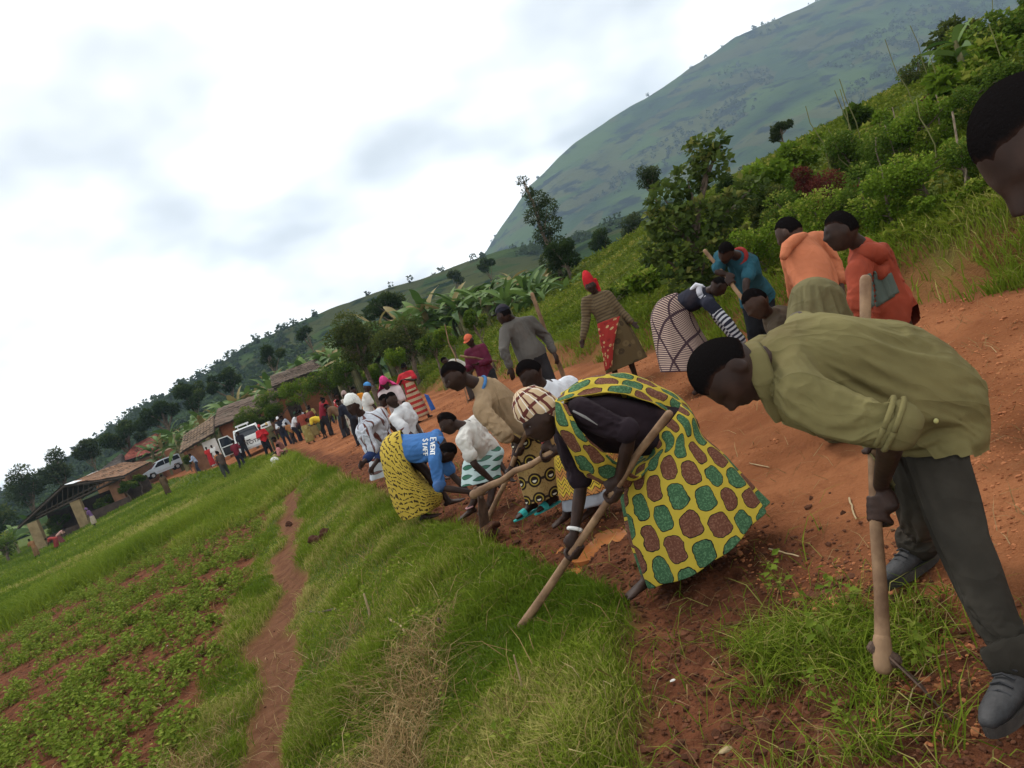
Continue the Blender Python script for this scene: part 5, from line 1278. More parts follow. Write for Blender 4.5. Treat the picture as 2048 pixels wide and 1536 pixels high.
def trousers(t, matl, infl=.020, to=1.0, wr=.009, wsc=8, seed=2, name='trousers', flare=.012, vox=None):
    J, side, Fm, hsz, vx, s = t_info[t.name]; i = infl; ma = MA(); sp_ = unit(J['waist'] - J['pelvis'])
    ma.tube([J['pelvis'] - sp_ * .07 * s, J['pelvis'], mid(J['pelvis'], J['waist'], .6)], [(.135 * s + i, .105 * s + i), (.157 * s + i, .118 * s + i), (.14 * s + i, .105 * s + i)], 14, side=side)
    for q in 'LR':
        a, b, c = J['hip' + q], J['kn' + q], J['an' + q]
        e = mid(b, c, to) if to >= 0 else mid(a, b, 1 + to)
        ma.tube([a, mid(a, b), b, mid(b, e, .5), e] if to >= 0 else [a, mid(a, e), e], [.09 * s + i, .078 * s + i, .062 * s + i, .056 * s + i, .046 * s + i + flare] if to >= 0 else [.09 * s + i, .08 * s + i, .07 * s + i], 12)
        ma.ell(mid(a, J['pelvis'], .3), [side * (.105 * s + i * .6), unit(np.cross(side, (0, 0, 1))) * (.115 * s + i * .6), Z * (.095 * s + i * .6)], 6)
    me = remesh(ma, vox or vx * 1.15, 5, .5)
    if wr: wrinkle(me, wr, wsc, seed)
    return finish(t, me, name, matl)
def scarf(t, matl, thick=.014, name='headscarf', low=.25, tail=None, bulge=1.0, back=.02, uvs=True):
    """wrapped head cloth; low: how far down the sides and nape"""
    J, side, Fm, hsz, vx, s = t_info[t.name]; p, f = ico(4); V, _ = head_shape(4)
    on = sst(-.006, .008, V[:, 2] - np.where(p[:, 1] > .2, .040, .040 - (.2 - p[:, 1]) * low * .12 / .6))
    V = V * (1 + (on * (thick + .012) - .012)[:, None] / .09); V[:, 2] += on * np.clip(V[:, 2], 0, 1) * (bulge - 1); V[:, 1] -= on * back * sst(.0, -.6, p[:, 1]); 
    V += (on * .003 * np.sin(p[:, 2] * 26 + p[:, 0] * 7))[:, None] * p
    W_ = V * hsz @ Fm.T + J['head']; m2 = MA().add(W_, f)
    if tail is not None: m2.tube(tail[0], tail[1], 10)
    o = m2.obj(name, matl, t, np.array(t.location), True)
    if uvs:
        me = o.data; vv = np.array([q for q in p]); U = np.stack([np.arctan2(vv[:, 0], vv[:, 1]) * .10, vv[:, 2] * .11 + vv[:, 0] * .03], 1)
        if len(me.vertices) > len(U): U = np.concatenate([U, np.zeros((len(me.vertices) - len(U), 2))])
        li = np.empty(len(me.loops), np.int32); me.loops.foreach_get('vertex_index', li); l = me.uv_layers.new(name='UVMap'); l.data.foreach_set('uv', U[li].astype(np.float32).ravel())
    return o
def cap(t, matl, peak=True, name='cap'):
    J, side, Fm, hsz, vx, s = t_info[t.name]; p, f = ico(3); V, _ = head_shape(3); on = sst(-.006, .008, V[:, 2] - .036)
    V = V * (1 + (on * .030 - .012)[:, None] / .09); m2 = MA().add(V * hsz @ Fm.T + J['head'], f)
    if peak:
        pts = [Fm @ (np.array([math.sin(a) * .075, .075 + math.cos(a) * .085 * (1 if abs(a) < 1.4 else .2), .040 - .012 * math.cos(a)]) * hsz) + J['head'] for a in np.linspace(-1.5, 1.5, 9)]; m2.prism(pts, Fm[:, 2] * .008)
    return m2.obj(name, matl, t, np.array(t.location), True)
def band(t, c, ax, r, th, matl, name='bracelet'):
    ax = unit(ax); a = np.cross(ax, (0, 0, 1)) if abs(ax[2]) < .9 else np.cross(ax, (1, 0, 0)); a = unit(a); b = np.cross(ax, a)
    pts = [c + (a * math.cos(q) + b * math.sin(q)) * r for q in np.linspace(0, 2 * math.pi, 19)]; return MA().tube(pts, [th] * 19, 7, caps=False).obj(name, matl, t, np.array(t.location), True)
def collar(t, matl, r=.072, th=.016, name='collar', drop=.02):
    J, side, Fm, hsz, vx, s = t_info[t.name]; ax = unit(J['head'] - mid(J['chest'], J['neck'], .6)); c = J['neck'] - ax * drop
    return band(t, c, ax, r * s, th * s, matl, name)
def sheet(t, rows, matl, name, thick=.005, sub=8, ripple=.0, seed=0):
    """cloth patch: rows of control points -> smooth grid"""
    R = np.array(rows, float); nr, nc = R.shape[:2]
    def up_(M, k):
        n = len(M); x = np.arange(n); xi = np.linspace(0, n - 1, (n - 1) * k + 1); o = np.empty((len(xi),) + M.shape[1:])
        for i, q in enumerate(xi):
            j = min(int(q), n - 2); u = q - j; p0, p1, p2, p3 = M[max(j - 1, 0)], M[j], M[j + 1], M[min(j + 2, n - 1)]
            o[i] = .5 * ((2 * p1) + (-p0 + p2) * u + (2 * p0 - 5 * p1 + 4 * p2 - p3) * u ** 2 + (-p0 + 3 * p1 - 3 * p2 + p3) * u ** 3)
        return o
    Gd = up_(R, sub); Gd = np.swapaxes(up_(np.swapaxes(Gd, 0, 1), sub), 0, 1); a, b = Gd.shape[:2]
    if ripple:
        nn = np.cross(np.gradient(Gd, axis=0), np.gradient(Gd, axis=1)); nn /= np.linalg.norm(nn, axis=2)[:, :, None] + 1e-9
        yy, xx = np.mgrid[0:a, 0:b]; Gd = Gd + nn * (ripple * fbm(xx * .35 + seed, yy * .12, seed, 3))[:, :, None]
    i = np.arange(a * b).reshape(a, b); F4 = np.stack([i[:-1, :-1].ravel(), i[:-1, 1:].ravel(), i[1:, 1:].ravel(), i[1:, :-1].ravel()], 1)
    du = np.linalg.norm(np.diff(Gd, axis=1), axis=2).mean(); dv = np.linalg.norm(np.diff(Gd, axis=0), axis=2).mean(); yy, xx = np.mgrid[0:a, 0:b]
    me = fast_mesh(name, Gd.reshape(-1, 3) - np.array(t.location), F4, smooth=True, uv=np.stack([xx.ravel() * du, yy.ravel() * dv], 1)); o = link(name, me, matl, t)
    m_ = o.modifiers.new('thickness', 'SOLIDIFY'); m_.thickness = thick; m_.offset = 0; return o
def drape(o, colliders, pin, frames=24, ext=.06, mass=.25, bend=.4, stiff=12, quality=3, grav=1.0, thick=.006, settle=2):
    """let a garment hang: pin(V) gives 0..1 hold per vertex (world coordinates); colliders are body meshes"""
    t0 = np.array(o.parent.location); V = getv(o.data) + t0; w = pin(V); vg = o.vertex_groups.new(name='pin')
    for lv in np.unique(np.round(w, 2)):
        if lv > 0: vg.add([int(i) for i in np.nonzero(np.round(w, 2) == lv)[0]], float(lv), 'REPLACE')
    cm_ = []
    for c in colliders:
        q = c.modifiers.new('col', 'COLLISION'); c.collision.thickness_outer = thick; c.collision.cloth_friction = 12; cm_.append((c, q))
    m_ = o.modifiers.new('cloth', 'CLOTH'); s = m_.settings; s.quality = quality; s.mass = mass; s.tension_stiffness = s.compression_stiffness = stiff; s.shear_stiffness = stiff * .5; s.bending_stiffness = bend
    s.air_damping = 2.5; s.tension_damping = s.compression_damping = 8; s.vertex_group_mass = 'pin'; s.pin_stiffness = 1.0; s.shrink_min = -ext; s.effector_weights.gravity = grav
    m_.collision_settings.distance_min = thick; m_.collision_settings.use_collision = bool(colliders); m_.collision_settings.use_self_collision = False
    m_.point_cache.frame_start = 1; m_.point_cache.frame_end = frames; TMP.frame_start = 1; TMP.frame_end = frames; lk = [o, o.parent] + [c for c in colliders] + [c.parent for c in colliders if c.parent and c.parent is not o.parent]
    for q in lk: TMP.collection.objects.link(q)
    for f in range(1, frames + 1): TMP.frame_set(f)
    dg = TMP.view_layers[0].depsgraph; ev = o.evaluated_get(dg); me = bpy.data.meshes.new_from_object(ev, depsgraph=dg); N_ = getv(me)
    o.modifiers.remove(m_); o.vertex_groups.remove(vg)
    for c, q in cm_: c.modifiers.remove(q)
    for q in lk: TMP.collection.objects.unlink(q)
    TMP.frame_set(1)
    if len(N_) == len(V) and np.isfinite(N_).all() and np.abs(N_ + t0 - V).max() < .6: setv(o.data, N_)
    bpy.data.meshes.remove(me); o.data.polygons.foreach_set('use_smooth', [True] * len(o.data.polygons)); return o
def cut_open(o, tests):
    """remove faces of a garment where any test(V) is true (open hems, cuffs and collars)"""
    V = getv(o.data) + np.array(o.parent.location); k = np.zeros(len(V), bool)
    for t_ in tests: k |= t_(V)
    bm = bmesh.new(); bm.from_mesh(o.data); bm.verts.ensure_lookup_table(); bmesh.ops.delete(bm, geom=[bm.verts[int(i)] for i in np.nonzero(k)[0]], context='VERTS'); bm.to_mesh(o.data); bm.free()
def proxy(t, vox=.03):
    """coarse stand-in of the body, only while cloth is settling; removed afterwards"""
    return link('settling_body', remesh(t_ma[t.name], vox, 1), None)
def settle(t, o, kind='shirt', frames=11, ext=.055, grav=1.0, pinf=None, sub_=1, extra=(), **k):
    J, side, Fm, hsz, vx, s = t_info[t.name]; pr = proxy(t); sp_ = unit(J['chest'] - J['pelvis'])
    def pin(V):
        w = np.zeros(len(V)); w[np.linalg.norm(V - J['neck'], axis=1) < .125 * s] = 1
        for q in 'LR':
            a, b, c = J['sh' + q], J['el' + q], J['wr' + q]; e = mid(a, b, k_sl) if k_sl <= 1 else mid(b, c, k_sl - 1); d = unit(b - a) if k_sl <= 1 else unit(c - b)
            w[((V - e) @ d > -.02) & (np.linalg.norm(V - e, axis=1) < .15)] = 1
        return w
    k_sl = k.pop('sleeve', 1.0)
    if kind == 'shirt':
        hem = k.pop('hem', .05); hd_ = k.pop('hemdir', None); hv = sp_ if hd_ is None else unit(hd_); hp = J['pelvis'] - hv * hem; reach = [J['el' + q] for q in 'LR'] + [J['wr' + q] for q in 'LR']
        cut_open(o, [lambda V: ((V - hp) @ hv < 0) & ((np.linalg.norm(V - hp, axis=1) < .34) | (hd_ is None)) & (np.min([np.linalg.norm(V - r_, axis=1) for r_ in reach], axis=0) > .14)])
    if kind == 'skirt' and pinf is None: pinf = lambda V: (np.linalg.norm(V - J['pelvis'], axis=1) < .24 * s) * 1.0
    drape(o, [pr] + list(extra), pinf or pin, frames, ext, grav=grav, **k)
    me = pr.data; bpy.data.objects.remove(pr); bpy.data.meshes.remove(me)
    if sub_: q = o.modifiers.new('smooth', 'SUBSURF'); q.levels = q.render_levels = sub_
    return o
M_handle = simple('worn hoe handle', (.11, .058, .030), (.27, .165, .09), 6, .7, .5, 60, dist=.004)
M_iron = simple('rusty iron', (.05, .03, .022), (.10, .06, .04), 20, .7, .4, 60)
def hoe(label, a, b, r=.018, blade=None, seed=0, knob=True):
    """handle from a (top end) to b (head end); blade direction vector or None"""
    a, b = np.asarray(a, float), np.asarray(b, float); t = empty('hoe', b, label, 'hoe', 'hoes in use'); d = unit(b - a); rg = np.random.default_rng(seed); L = np.linalg.norm(b - a)
    pts = [mid(a, b, q) + rg.normal(0, .006, 3) for q in np.linspace(0, 1, 7)]; pts[0], pts[-1] = a, b
    rr_ = [r * 1.05, r * .95, r * .95, r, r * 1.05, r * 1.15, r * 1.35]; MA().tube(pts, rr_, 12).obj('handle', M_handle, t, b, True)
    if knob: MA().tube([b - d * .075, b - d * .02, b + d * .012], [r * 1.45, r * 1.62, r * 1.5], 12).obj('handle_knob', M_handle, t, b, True)
    if blade is not None:
        bd = unit(blade); sd_ = unit(np.cross(d, bd)); c = b - d * .03
        ma = MA(); ma.prism([c - sd_ * .03 + bd * .02, c + sd_ * .03 + bd * .02, c + sd_ * .085 + bd * .12 + d * .03, c + sd_ * .085 + bd * .25 + d * .09, c - sd_ * .085 + bd * .25 + d * .09, c - sd_ * .085 + bd * .12 + d * .03], np.cross(sd_, bd) * .006)
        ma.tube([c - bd * .035, c + bd * .04], [.02, .026], 8); ma.obj('blade', M_iron, t, b)
    return t
# ------------------------------------------------------------------ people: helpers for joints
def K(**k):
    o = {}
    for n, v in k.items():
        if v is None: continue
        if isinstance(v, tuple) and len(v) == 3 and v[0] == 'g': o[n] = G(v[1], v[2]) + Z * .068
        elif isinstance(v, tuple): o[n] = P(*v)
        else: o[n] = np.asarray(v, float)
    return o
def fill(J, side, s=1.0):
    side = unit(side)
    if 'chest' not in J: J['chest'] = mid(J['pelvis'], J['neck'], .70)
    if 'waist' not in J: J['waist'] = mid(J['pelvis'], J['neck'], .36)
    for q, g in (('L', -1), ('R', 1)):
        J.setdefault('sh' + q, mid(J['chest'], J['neck'], .70) + side * g * .165 * s)
        J.setdefault('hip' + q, J['pelvis'] + side * g * .085 * s - unit(J['waist'] - J['pelvis']) * .03 * s)
        if 'kn' + q not in J: J['kn' + q] = mid(J['hip' + q], J['an' + q]) + unit(np.cross(Z, side)) * .05 * s
        if 'el' + q not in J: J['el' + q] = mid(J['sh' + q], J['wr' + q])
    return J
def ring_from(px, d, front, w_axis=None):
    """skirt ring seen as the pixel pair px=((u0,v0),(u1,v1)) at depth d, front = half depth (m) along the view"""
    a, b = P(*px[0], d), P(*px[1], d); c = (a + b) / 2; av = (b - a) / 2
    ah = unit(av); fv = unit(FWD - ah * np.dot(FWD, ah)) * front
    return (c, av, fv)
def rings(J, pairs, fronts):
    """skirt rings from pixel pairs; their depth runs from the pelvis to the ankles"""
    def dep(p): return float(np.dot(p - CAM, FWD))
    def pix(p): q = p - CAM; d = dep(p); return np.array([W / 2 + F_ * np.dot(q, RT) / d, H_ / 2 - F_ * np.dot(q, UP) / d])
    an = mid(J['anL'], J['anR']); a, b = pix(J['pelvis']), pix(an); o = []
    for pr, fr_ in zip(pairs, fronts):
        c = (np.array(pr[0]) + np.array(pr[1])) / 2; t_ = float(np.clip(np.dot(c - a, b - a) / np.dot(b - a, b - a), 0, 1)); o.append(ring_from(pr, dep(J['pelvis']) * (1 - t_) + dep(an) * t_, fr_))
    return o
def shoe(t, an, d, s, matl, sole):
    d = unit(np.array([d[0], d[1], 0])); tt = np.cross(d, Z); g = an - Z * .085 * s; base = np.array(t.location); ma = MA()
    ma.tube([an + Z * .03, an - Z * .02, g + d * .05 * s + Z * .055 * s, g + d * .12 * s + Z * .042 * s, g + d * .19 * s + Z * .034 * s, g + d * .225 * s + Z * .028 * s], [(.050 * s, .055 * s), (.050 * s, .058 * s), (.047 * s, .046 * s), (.05 * s, .035 * s), (.045 * s, .028 * s), (.03 * s, .02 * s)], 14, side=tt)
    ma.ell(g - d * .045 * s + Z * .05 * s, [d * .045 * s, tt * .04 * s, Z * .05 * s], 8)
    me = remesh(ma, .008, 4); o = finish(t, me, 'shoe', matl)
    m2 = MA(); pts = []
    for q in np.linspace(0, 2 * np.pi, 22, endpoint=False):
        x = math.cos(q); pts.append(g + d * (.075 + .168 * x) * s + tt * (.052 + .008 * x) * math.sin(q) * s - Z * .012 * s)
    m2.prism(pts, Z * .034 * s); m2.obj('sole', sole, o, base)
    la = MA()
    for k in range(4): c = g + d * (.07 + .022 * k) * s + Z * (.098 - .013 * k) * s; la.tube([c - tt * .03 * s + Z * .004, c + Z * .016, c + tt * .03 * s + Z * .004], [.004 * s] * 3, 5)
    la.obj('laces', M_black, o, base)

C_olive = cloth('olive shirt cotton', (.142, .121, .050), .16, .9, .85, 9, P(1850, 800, 2.8) - P(1560, 700, 2.6))
C_gtrous = cloth('dark grey trousers', (.032, .028, .022), .25, .95, .5, 10)
C_shoe = simple('grey worn shoe leather', (.014, .014, .015), (.042, .040, .040), 9, .6, .3, 80)
C_sole = simple('dark rubber sole', (.025, .022, .02), (.06, .05, .042), 14)
PT_ovals = pattern('green and brown ovals on yellow cotton', f_ovals)

# ---- man in the olive shirt, nearest, hoeing
hb_, ht_ = G(1776, 1352), P(1731, 560, 2.98)
hoe('long wooden hoe worked by the nearest man in olive shirt', ht_, hb_ + Z * .05, .020, D(.6, .35, -.35), 1)
hd_ = unit(hb_ - ht_)
gp = lambda v, a=ht_, b=hb_: a + (b - a) * v
J = K(head=(1458, 742, 2.53), neck=(1534, 722, 2.60), chest=(1655, 700, 2.68), waist=(1762, 706, 2.76), pelvis=(1838, 762, 2.82), shL=(1590, 782, 2.44), shR=(1602, 652, 2.86), elL=(1792, 850, 2.34), elR=(1725, 800, 3.02),
      hipL=(1856, 850, 2.79), hipR=(1818, 835, 2.96), knL=(1918, 1065, 2.60), knR=(1832, 965, 3.15))
J['anL'] = G(2056, 1376) + Z * .085; J['anR'] = G(1850, 1122) + Z * .085
hpL, hpR = gp(.60), gp(.42)
J['wrL'] = hpL + D(.1, -1, .05) * .075 + D(-1, 0, 0) * .0; J['wrR'] = hpR + D(.1, -.7, .5) * .08
J['toeL'] = J['anL'] + D(-.8, .5, -.55); J['toeR'] = J['anR'] + D(-1, .3, -.4)
p1 = person('nearest man bending over his hoe, olive shirt, dark trousers, grey shoes', J, 1.0, .0075, face=D(-.10, 1, -.06), up=D(-1, -.16, 0), hair='short', grip={'L': (hpL, hd_, .020), 'R': (hpR, hd_, .020)}, bare=False, hd=1.03)
sh1 = shirt(p1, C_olive, .022, 1.0, .17, wr=.004, wsc=4.5, loose=.05, hemdir=J['pelvis'] - mid(J['knL'], J['knR']), seed=3, slr=.034, vox=.0135,
      hang=[([P(1600, 780, 2.62), P(1680, 810, 2.66), P(1760, 825, 2.74), P(1830, 835, 2.82)], [.075, .085, .085, .075])])
tr1 = trousers(p1, C_gtrous, .026, .97, .004, 7, 4, flare=.02, vox=.0135)
settle(p1, tr1, 'trousers', 12, .07, .8, lambda V: ((np.linalg.norm(V - J['pelvis'], axis=1) < .17) | (np.linalg.norm(V - J['anL'], axis=1) < .10) | (np.linalg.norm(V - J['anR'], axis=1) < .10)) * 1.0)
settle(p1, sh1, frames=11, ext=.07, hem=.16, hemdir=J['pelvis'] - mid(J['knL'], J['knR']), extra=[tr1])
for k in range(2): band(p1, mid(J['elL'], J['shL'], .02 + .09 * k), J['elL'] - J['shL'], .080 - .006 * k, .009, C_olive, 'cuff')
for q in 'LR': shoe(p1, J['an' + q], J['toe' + q] - J['an' + q], 1.0, C_shoe, C_sole)
nk = J['neck']; MA().tube([P(1500, 690, 2.60), P(1512, 712, 2.48), P(1528, 760, 2.46), P(1550, 815, 2.55), P(1556, 842, 2.60)], [(.034, .012), (.036, .012), (.036, .012), (.03, .01), (.012, .006)], 8, side=D(1, -.25, 0)).obj('collar', C_olive, p1, np.array(p1.location), True)
MA().tube([P(1508, 690, 2.62), P(1530, 676, 2.70), P(1556, 690, 2.78)], [(.03, .012), (.032, .012), (.02, .01)], 8, side=D(1, .1, 0)).obj('collar', C_olive, p1, np.array(p1.location), True)
MA().tube([P(1562, 800, 2.50), P(1590, 850, 2.58), P(1625, 868, 2.62)], [(.04, .006), (.045, .006), (.02, .004)], 8, side=D(1, .5, 0)).obj('shirt_front', C_olive, p1, np.array(p1.location), True)
MA().ell(P(1872, 842, 2.58), [RT * .009, UP * .009, FWD * .004], 6).obj('button', simple('brass button', (.35, .33, .12), (.45, .42, .2), 4, .4), p1, np.array(p1.location), True)

# ---- cropped head at the right edge, body beyond the frame
hc = P(2098, 286, 1.27)
J = dict(head=hc, neck=hc + np.array([.14, .05, -.07]), pelvis=hc + np.array([.68, .14, -.55]), shL=hc + np.array([.36, -.06, -.16]), shR=hc + np.array([.27, .22, -.10]))
sd_ = np.array([.25, -.95, .15])
J['wrL'] = hc + np.array([.46, -.10, -.70]); J['wrR'] = hc + np.array([.42, .30, -.70])
for q, g in (('L', -1), ('R', 1)): J['an' + q] = onG(J['pelvis'][0] + .06 * g, J['pelvis'][1] - .14 * g, .07)
fill(J, unit(-sd_) if False else unit(np.array([-.2, .95, 0])))
p2 = person('cropped dark head bowed in at the right edge of the picture', J, 1.0, .0085, hair='crop', face=D(-.55, .82, .02), up=D(-.80, -.55, 0), hd=1.04)
shirt(p2, cloth('dark brown shirt', (.05, .035, .028)), .02, 1.0); trousers(p2, C_gtrous)

# ---- woman in the green and yellow wrap
gw0, gw1 = P(1338, 828, 4.12), G(1040, 1258)
hoe('long hoe handle held by the woman in the green oval print wrap', gw0, gw1 + Z * .0, .021, D(-.5, .6, .3), 2, False)
hx_ = unit(gw1 - gw0); gq = lambda t_: gw0 + (gw1 - gw0) * t_
hpL, hpR = gq(.335), gq(.60)
J = K(head=(1080, 838, 4.28), neck=(1122, 832, 4.38), chest=(1200, 834, 4.44), waist=(1280, 838, 4.52), pelvis=(1345, 858, 4.60), shL=(1160, 815, 4.22), shR=(1128, 870, 4.58), elL=(1262, 865, 4.14), elR=(1163, 965, 4.52))
J['wrL'] = hpL + D(.25, -1, -.2) * .075; J['wrR'] = hpR + D(-.1, -1, .05) * .075
J['anL'] = G(1305, 1172) + Z * .07; J['anR'] = G(1420, 1118) + Z * .07
J['toeL'] = J['anL'] + D(-1, .9, -.6); J['toeR'] = J['anR'] + D(-1, .5, -.6)
fill(J, J['shR'] - J['shL'])
p14 = person('bent woman in black top and yellow wrap with green and brown ovals', J, .98, .0085, face=D(-.72, .62, -.28), up=D(-.35, -1, .05), hair=None, grip={'L': (hpL, hx_, .021), 'R': (hpR, hx_, .021)}, eyes=True)
C_blk = cloth('black purple jersey', (.018, .012, .015), .2, .95, .5, 8)
settle(p14, shirt(p14, C_blk, .019, .92, .04, wr=0, slr=.028, vox=.0145, loose=.005), sleeve=.92, hem=.03, ext=.04)
scarf(p14, pattern('checked brown headscarf', f_plaid), .018, low=.5, bulge=1.35, back=.03)
sk14 = add_skirt(p14, rings(J, [((1278, 892), (1358, 806)), ((1290, 915), (1384, 822)), ((1258, 930), (1400, 868)), ((1242, 985), (1445, 905)), ((1262, 1075), (1494, 962)), ((1292, 1162), (1530, 1008))], [.19, .22, .23, .27, .31, .33]), PT_ovals, fold=.12, nf=9, seed=4, n=110, steps=40, hemwob=.02)
settle(p14, sk14, 'skirt', 10, .05, .35, lambda V: (np.linalg.norm(V - J['pelvis'], axis=1) < .30) * 1.0)
# the wrap over her back and far shoulder
sheet(p14, [[P(1112, 812, 4.20), P(1118, 790, 4.40), P(1128, 790, 4.56), P(1120, 850, 4.74)], [P(1165, 789, 4.31), P(1175, 762, 4.46), P(1180, 770, 4.62), P(1180, 840, 4.80)], [P(1240, 786, 4.35), P(1245, 754, 4.50), P(1250, 758, 4.66), P(1250, 850, 4.84)],
            [P(1300, 804, 4.39), P(1305, 775, 4.54), P(1310, 780, 4.70), P(1310, 880, 4.88)], [P(1345, 835, 4.46), P(1362, 805, 4.58), P(1368, 815, 4.74), P(1360, 900, 4.92)], [P(1350, 890, 4.36), P(1386, 850, 4.58), P(1390, 860, 4.78), P(1380, 930, 4.94)]], PT_ovals, 'back_wrap', ripple=.03, seed=2)
sheet(p14, [[P(1110, 800, 4.22), P(1128, 808, 4.16), P(1142, 830, 4.18)], [P(1118, 850, 4.20), P(1148, 860, 4.12), P(1168, 868, 4.16)], [P(1142, 905, 4.26), P(1178, 905, 4.18), P(1205, 905, 4.22)], [P(1165, 940, 4.36), P(1205, 945, 4.26), P(1240, 930, 4.28)], [P(1190, 955, 4.46), P(1240, 975, 4.36), P(1275, 950, 4.34)], [P(1230, 940, 4.52), P(1262, 960, 4.42), P(1300, 925, 4.38)]], PT_ovals, 'front_wrap', ripple=.03, seed=6)
band(p14, J['wrR'] + unit(J['elR'] - J['wrR']) * .035, J['elR'] - J['wrR'], .036, .011, cloth('white bangle', (.62, .62, .60)))
MA().tube([P(1146, 822, 4.10), P(1170, 834, 4.06), P(1195, 850, 4.07)], [(.006, .002), (.007, .002), (.002, .001)], 6, side=D(.3, 1, 0)).obj('white_trim', cloth('grey trim', (.20, .19, .18)), p14, np.array(p14.location), True)

# ---- woman in the blue shirt reading EVENT STAFF, yellow wrap
J = K(head=(893, 905, 8.55), neck=(884, 884, 8.62), chest=(858, 890, 8.66), waist=(822, 890, 8.75), pelvis=(788, 893, 8.85), shL=(872, 868, 8.80), shR=(868, 920, 8.45), elL=(900, 945, 8.75), elR=(880, 975, 8.35), wrL=(938, 985, 8.6), wrR=(948, 985, 8.3), fiR=None, anR=('g', 852, 1042), anL=('g', 900, 1012))
J['toeR'] = J['anR'] + D(1, .15, -.2); J['toeL'] = J['anL'] + D(1, -.1, -.2); fill(J, J['shR'] - J['shL'])
p16 = person('bent woman in blue staff shirt and yellow print wrap, pulling weeds', J, .97, .011, face=D(.65, .75, .3), up=D(.75, -.6, 0), hair='short')
C_blue = cloth('mid blue jersey', (.045, .125, .30), .12, .9, .45, 9)
bsh = shirt(p16, C_blue, .018, .95, .04, wr=0, slr=.03, vox=.017, loose=.01); settle(p16, bsh, sleeve=.95, hem=.03)
settle(p16, add_skirt(p16, rings(J, [((802, 860), (832, 945)), ((772, 868), (848, 962)), ((758, 900), (864, 975)), ((772, 960), (885, 988)), ((792, 1022), (885, 1002)), ((808, 1040), (878, 1012))], [.18, .24, .27, .26, .22, .21]), pattern('yellow wrap with dark squiggles', f_squig), fold=.07, nf=7, seed=8), 'skirt', 10, .05, .5)
# lettering wrapped on to the back of the shirt
def serif_words(t, shirt_o, words, org, ex, ey_, h, matl, gap):
    """stroke built capitals with small serifs, pressed on to the cloth"""
    G_ = {'E': [(0, 0, 0, 1), (0, 1, .6, 1), (0, .5, .5, .5), (0, 0, .6, 0)], 'V': [(0, 1, .35, 0), (.35, 0, .7, 1)], 'N': [(0, 0, 0, 1), (0, 1, .65, 0), (.65, 0, .65, 1)], 'T': [(.33, 0, .33, 1), (0, 1, .66, 1)],
          'S': [(.55, .85, .3, 1), (.3, 1, .05, .8), (.05, .8, .3, .52), (.3, .52, .55, .25), (.55, .25, .3, 0), (.3, 0, 0, .15)], 'A': [(0, 0, .35, 1), (.35, 1, .7, 0), (.15, .35, .55, .35)], 'F': [(0, 0, 0, 1), (0, 1, .6, 1), (0, .5, .5, .5)]}
    me = shirt_o.data; V = getv(me) + np.array(t.location); bvh = BVHTree.FromPolygons([Vector(v) for v in V], [tuple(p.vertices) for p in me.polygons]); nrm = unit(np.cross(ex, ey_)); ma = MA(); base = np.array(t.location)
    def onto(p):
        r = bvh.ray_cast(Vector(p + nrm * .4), Vector(-nrm)); return (np.array(r[0]) + nrm * .004) if r[0] is not None else p
    for wi, w_ in enumerate(words):
        x = 0.0
        for ci, ch in enumerate(w_):
            k = 1.0 if ci == 0 else .82
            for x0, y0, x1, y1 in G_[ch]:
                a = np.array([x + x0 * k, y0 * k]); b = np.array([x + x1 * k, y1 * k]); d = b - a; L = np.hypot(*d); n2 = np.array([-d[1], d[0]]) / L * (.11 if abs(d[1]) > abs(d[0]) else .07)
                q = [onto(org + ex * (c[0] * h) + ey_ * ((c[1] - wi * gap) * h)) for c in (a - n2, b - n2, b + n2, a + n2)]; ma.prism(q, nrm * .002)
                if abs(d[0]) < .01:
                    for e in (a, b): q = [onto(org + ex * ((e[0] + sx) * h) + ey_ * ((e[1] + sy - wi * gap) * h)) for sx, sy in ((-.17, -.035), (.17, -.035), (.17, .035), (-.17, .035))]; ma.prism(q, nrm * .002)
            x += {'E': .82, 'V': .86, 'N': .88, 'T': .84, 'S': .78, 'A': .84, 'F': .78}[ch] * k
    return ma.obj('lettering', matl, t, base)
M_ink = cloth('white print', (.68, .68, .66), .05, .9, 0)
oo = P(863, 866, 8.4)
serif_words(p16, bsh, ['EVENT', 'STAFF'], P(852, 867, 8.3), D(.08, 1, -.25), D(1, -.10, -.05), .058, M_ink, 1.45)

# ---- woman in the tan sweater with the ring print wrap, hoe across
hA, hB = P(1062, 845, 6.55), G(975, 1052)
hoe('hoe with pale handle held by the tan sweater', hA, hB + Z * .03, .020, D(.3, .4, -.4), 3)
hx_ = unit(hB - hA); hpL, hpR = mid(hA, hB, .42), mid(hA, hB, .24)
J = K(head=(911, 752, 6.55), neck=(955, 768, 6.62), pelvis=(1052, 838, 6.95), shL=(985, 768, 6.95), shR=(962, 815, 6.40), elR=(1012, 872, 6.35), elL=(1040, 850, 6.95), anR=('g', 1066, 1022), anL=('g', 1108, 1008))
J['wrR'] = hpR + D(-.2, -1, .2) * .075; J['wrL'] = hpL + D(.3, -1, .4) * .075
J['toeR'] = J['anR'] + D(-.8, .6, -.5); J['toeL'] = J['anL'] + D(-.8, .6, -.5); fill(J, J['shR'] - J['shL'])
p12 = person('stooping person in tan sweater and wrap printed with black rings', J, 1.0, .0095, face=D(-.66, .66, -.3), up=D(-.5, -1, 0), hair='afro', grip={'L': (hpL, hx_, .02), 'R': (hpR, hx_, .02)}, eyes=True)
C_tan = cloth('tan sweater', (.26, .18, .105), .16, .95, .5, 8)
tb = shirt(p12, C_tan, .022, 1.05, .05, wr=0, loose=.02, slr=.036, name='sweater', vox=.016); settle(p12, tb, sleeve=1.05, hem=.04)
collar(p12, cloth('blue collar', (.05, .14, .30)), .078, .014, 'blue_collar', .03)
